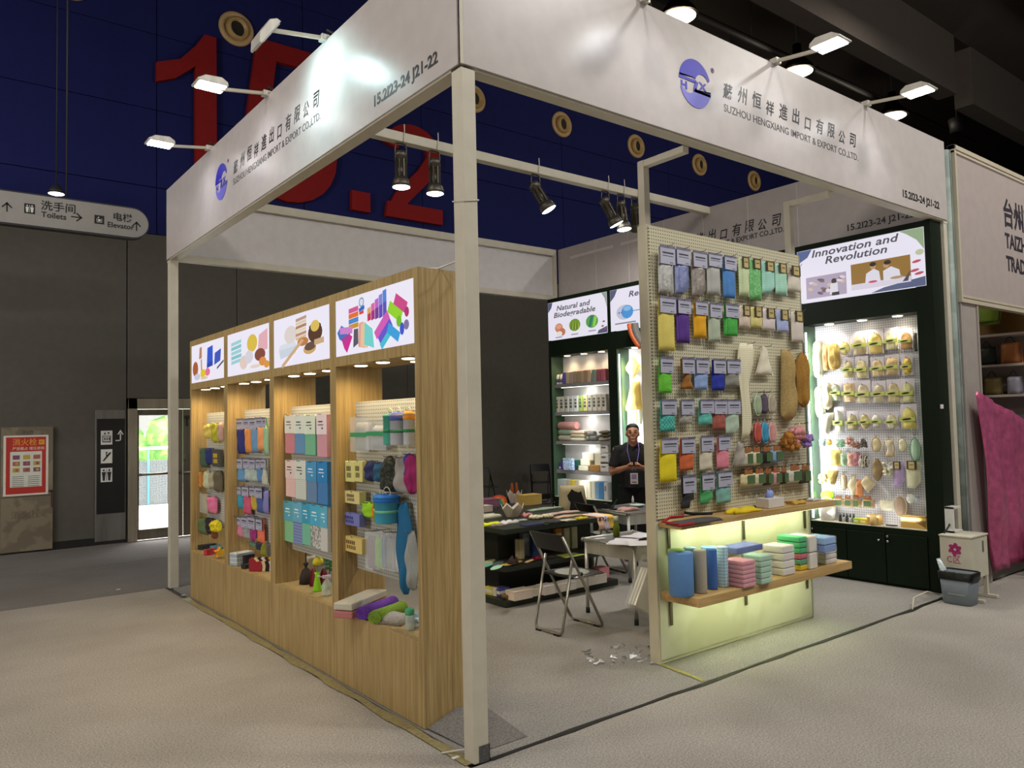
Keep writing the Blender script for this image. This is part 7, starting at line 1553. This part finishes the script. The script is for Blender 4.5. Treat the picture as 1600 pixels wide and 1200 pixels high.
for i, (px, dx) in enumerate((((794, 917, 829, 938), .22), ((824, 914, 845, 931), .14), ((843, 913, 863, 929), .14), ((862, 908, 880, 925), .14), ((878, 907, 895, 922), .13), ((893, 904, 906, 918), .12), ((904, 901, 914, 916), .1), ((913, 900, 924, 914), .1), ((922, 897, 945, 912), .16))):
    carton(px, ZE, ('e0d0c0', 'dcd8cc', 'e0d8d4', 'dcd4cc', 'e0dcd8', 'd8d4cc', 'e0dad4', 'd8d4d0', 'dcd6d0')[i], 'white %s box, %s from left along the base of the centre stand' % ('gift' if i == 0 else 'wrapped', OD[i]), dx, .13, name='white_box', dep=.35, h=(.085, .07, .085, .075, .08, .075, .075, .075, .09)[i])
carton((929, 889, 950, 905), ZE, 'dc8c94', 'pink square box at the right end of the stand base', .14, .12, name='pink_box', h=.11, dep=.5)
heap((806, 903, 836, 916), ZE, '8a9a8c', 'grey green film bags behind the white boxes on the stand base', 'film_bags', 'shiny', sy=.6, hh=.12, amp=.3, dep=1.0)
heap((836, 900, 866, 912), ZE, '9aa49a', 'pale film wrapped bundle behind the white boxes', 'film_bundle', 'shiny', sy=.6, hh=.10, amp=.3, dep=.9)
# small table
ZT1 = .652
for i, (px, rz) in enumerate((((948, 829, 1003, 850), .5), ((985, 826, 1016, 840), .2), ((985, 838, 1018, 852), .9))):
    r, w_, h_ = put('paper_sheet', px, ZT1+.002+.004*i, 'white printed papers on the small table, %s sheets' % ('left', 'rear', 'right')[i], 'paper', rz=rz, dep=.3); vs = []; fs = []
    for a in range(6):
        for b2 in range(6): vs.append(((a/5-.5)*.30, (b2/5-.5)*.21, .003+.012*abs(math.sin(a*.8+i))))
    for a in range(5):
        for b2 in range(5): q = a*6+b2; fs.append((q, q+6, q+7, q+1))
    o = MB().add(vs, fs, 0, True).build('sheet', cmat('dcdae0', 'plain'), r, world=False); sd_ = o.modifiers.new('t', 'SOLIDIFY'); sd_.thickness = .002
r, w_, h_ = put('business_card', (930, 839, 948, 843), ZT1, 'small white card at the left of the small table', 'card'); MB().box(-.05, -.03, .001, .05, .03, .003).build('card', cmat('d8d8d4', 'plain'), r, world=False); MB().box(-.03, -.01, .003, .02, .0, .0034).build('print', cmat('9a9a98', 'plain'), r, world=False)
r, w_, h_ = put('drink_bottle', (959, 808, 970, 840), ZT1, 'green tea bottle with white cap on the small table', 'bottle', dep=.8); MB().lathe([(w_*.46, .001), (w_*.5, .008), (w_*.5, h_*.5), (w_*.24, h_*.78), (w_*.24, h_*.82)], (0, 0, 0), 16).build('bottle', cmat('7a8a1c:clear', 'clear'), r, world=False); MB().lathe([(w_*.44, .004), (w_*.47, h_*.48), (w_*.2, h_*.7)], (0, 0, 0), 16).build('drink', cmat('6a7a1c', 'plain'), r, world=False); MB().lathe([(w_*.3, h_*.8), (w_*.3, h_), (w_*.1, h_)], (0, 0, 0), 14).build('cap', cmat('c8d0c0', 'plain'), r, world=False)
r = thing('plastic_bag', 'clear plastic bag of white flat packs hung on the small table side', 'bag', (2.64, 1.13, .0)); 
b = MB(); A_ = Matrix.Translation((0, -.02, .46)) @ Matrix.Rotation(.55, 4, 'Y')
for i in range(3): b.add([A_ @ Vector(v) for v in MB().box(-.13, -.02+i*.03, -.36, .13, .004+i*.03, -.04).v], [(0,2,3,1), (4,5,7,6), (0,1,5,4), (2,6,7,3), (0,4,6,2), (1,3,7,5)])
b.build('flat_packs', cmat('dcdace', 'plain'), r, world=False, bev=.004); q = MB(); q.add([A_ @ Vector(v) for v in MB().box(-.15, -.035, -.38, .15, .085, .06).v], [(0,2,3,1), (4,5,7,6), (0,1,5,4), (2,6,7,3), (0,4,6,2), (1,3,7,5)]); q.build('film_bag', mat('#eef2f0', 'clear', sc=.6), r, world=False, bev=.01)
q = MB().tube([(0, .0, .47), (-.03, .05, .56), (-.05, .08, .60)], .004, 6); q.build('bag_handle', mat('#eef2f0', 'clear', sc=1.6), r, world=False)
r = thing('green_ribbon', 'bright green ribbon roll on the small table corner beside the partition', 'ribbon', (3.04, 1.28, ZT1)); b = MB()
for i in range(4): b.box(-.04, -.03, .004+i*.02, .05, .03, .02+i*.02)
b.build('ribbon_layers', cmat('7ac83a', 'plain'), r, world=False, bev=.003)
# rear table
ZT2 = .722
heap((966, 788, 1000, 798), ZT2, 'c49a90', 'pink flower paper bowl on the rear table', 'paper_bowl', sy=.6, hh=.05, amp=.2, dep=.3)
r, w_, h_ = put('desk_phone', (935, 783, 955, 795), ZT2, 'black tilted card reader on the rear table', 'phone'); MB().prism([(-.09, 0), (.09, 0), (.09, .02), (-.09, .07)], -.07, .07).build('base', cmat('1c1c1e', 'plain'), r, world=False, bev=.004); MB().box(-.06, -.03, .045, .03, .03, .05).build('keys', cmat('4a4a4c', 'plain'), r, world=False)
r, w_, h_ = put('phone_stand', (955, 782, 966, 797), ZT2, 'small black phone stand on the rear table edge', 'stand'); MB().box(-.04, -.04, .001, .04, .04, .012).bar((-.02, .02, .01), (.03, -.02, .11), .05, .01).build('stand', cmat('141416', 'plain'), r, world=False)
r, w_, h_ = put('oval_dish', (990, 784, 1006, 793), ZT2, 'white rimmed oval dish on the rear table', 'dish', dep=.9); MB().lathe([(.05, .001), (.085, .02), (.08, .022), (.05, .006), (.001, .006)], (0, 0, 0), 18).build('dish', cmat('b8ccc4', 'plain'), r, world=False)
r, w_, h_ = put('glue_bottle', (988, 779, 993, 788), ZT2, 'tiny white pointed bottle on the rear table', 'bottle', dep=2.); MB().lathe([(.014, .001), (.014, .05), (.004, .09)], (0, 0, 0), 10).build('bottle', cmat('d8d8dc', 'plain'), r, world=False)
heap((970, 794, 984, 799), ZT2, 'd8d8d0', 'small white paper pad at the front of the rear table', 'paper_pad', sy=.5, hh=.008, dep=.2)
# tote bag with a cat figure is a plain bag with a dark cat outline
r, w_, h_ = put('tote_bag', (884, 769, 930, 797), ZS, 'beige cotton tote with black cat shape standing behind the centre stand', 'bag', dep=.2); r.location = at(907, 797, 'X', 3.75); r.location.y += .12; r.rotation_euler = (0, 0, -.75); hz_ = r.location.z; r.location.z = .003
MB().box(-.16, -.10, 0, .16, .10, .63).build('carton_inside', cmat('8a7650', 'plain'), r, world=False, bev=.003); MB().soft(.34, .36, .05, z0=.60, wf=lambda v: (.05*v, 1-.12*v), amp=.1).build('tote_side', cmat('c8b894'), r, world=False)
CAT = [(-.08, .62), (.18, .62), (.13, .72), (.09, .84), (.075, .90), (.05, .885), (.0, .9), (-.03, .925), (-.05, .895), (-.085, .85), (-.07, .80), (-.045, .775), (-.06, .70)]
MB().prism([(x+.02, z) for x, z in CAT], -.066, -.06).build('cat_print', cmat('141214', 'plain'), r, world=False)
# crumpled film on the booth carpet
b = MB(); R7 = random.Random(21); c0 = at(968, 1027, 'Z', 0)
for i in range(46):
    p_ = at(R7.uniform(912, 1018), R7.uniform(1008, 1040), 'Z', .006); a = R7.uniform(0, 6.3); l = R7.uniform(.02, .06); d1 = Vector((math.cos(a), math.sin(a), 0))*l; d2 = Vector((-math.sin(a), math.cos(a), 0))*l*R7.uniform(.2, .6)
    vs = [p_, p_+d1+Vector((0, 0, R7.uniform(0, .02))), p_+d2+Vector((0, 0, R7.uniform(.004, .03)))]; b.add(vs, [(0, 1, 2)]); b.add([v+Vector((0, 0, .001)) for v in vs], [(2, 1, 0)])
o = solid('crumpled_film', b, mat('#d4d4d8', 'shiny', rough=.15, sc=.5), 'crumpled clear plastic film scraps on the carpet beside the partition', 'film'); o['kind'] = 'stuff'
for px, lb in (((185, 921, 192, 924), 'on the dark aisle carpet at left'), ((287, 930, 292, 933), 'by the foot of the far oak cabinet'), ((712, 1184, 719, 1188), 'by the tape at the corner post')):
    p_ = at(px[0], px[1], 'Z', .003); solid('paper_scrap', MB().box(p_.x-.02, p_.y-.012, .002, p_.x+.02, p_.y+.012, .006), mat('#d8d8d4'), 'tiny white paper scrap '+lb, 'scrap')
# ---------------------------------------------------------------- wire hooks on the boards: parts sharing one mesh
hm = MB().tube([(0, 0, -.004), (0, -.03, -.002), (0, -.11, .0), (0, -.12, .014)], .0026, 5); hproto = None
owner = {'part': (part, .424), 'green0': (green[0], 5.66), 'oak0': (oak[0], .19), 'oak1': (oak[1], .19), 'oak2': (oak[2], .19), 'oak3': (oak[3], .19)}
for key, lst in hooks.items():
    par, bd = owner[key]
    for (x, y, z, v, rz) in lst:
        if hproto is None: o = hm.build('hook', HOOKM, None, world=False); hproto = o
        else: o = hproto.copy(); C.objects.link(o)
        o.parent = par; q = Vector((x, bd-.001, z-.004)) if rz == 0 else Vector((bd-.001, y, z-.004)); o.location = q-par.location; o.rotation_euler = (0, 0, rz)
        if key != 'part': o.scale = (1, .8, 1)
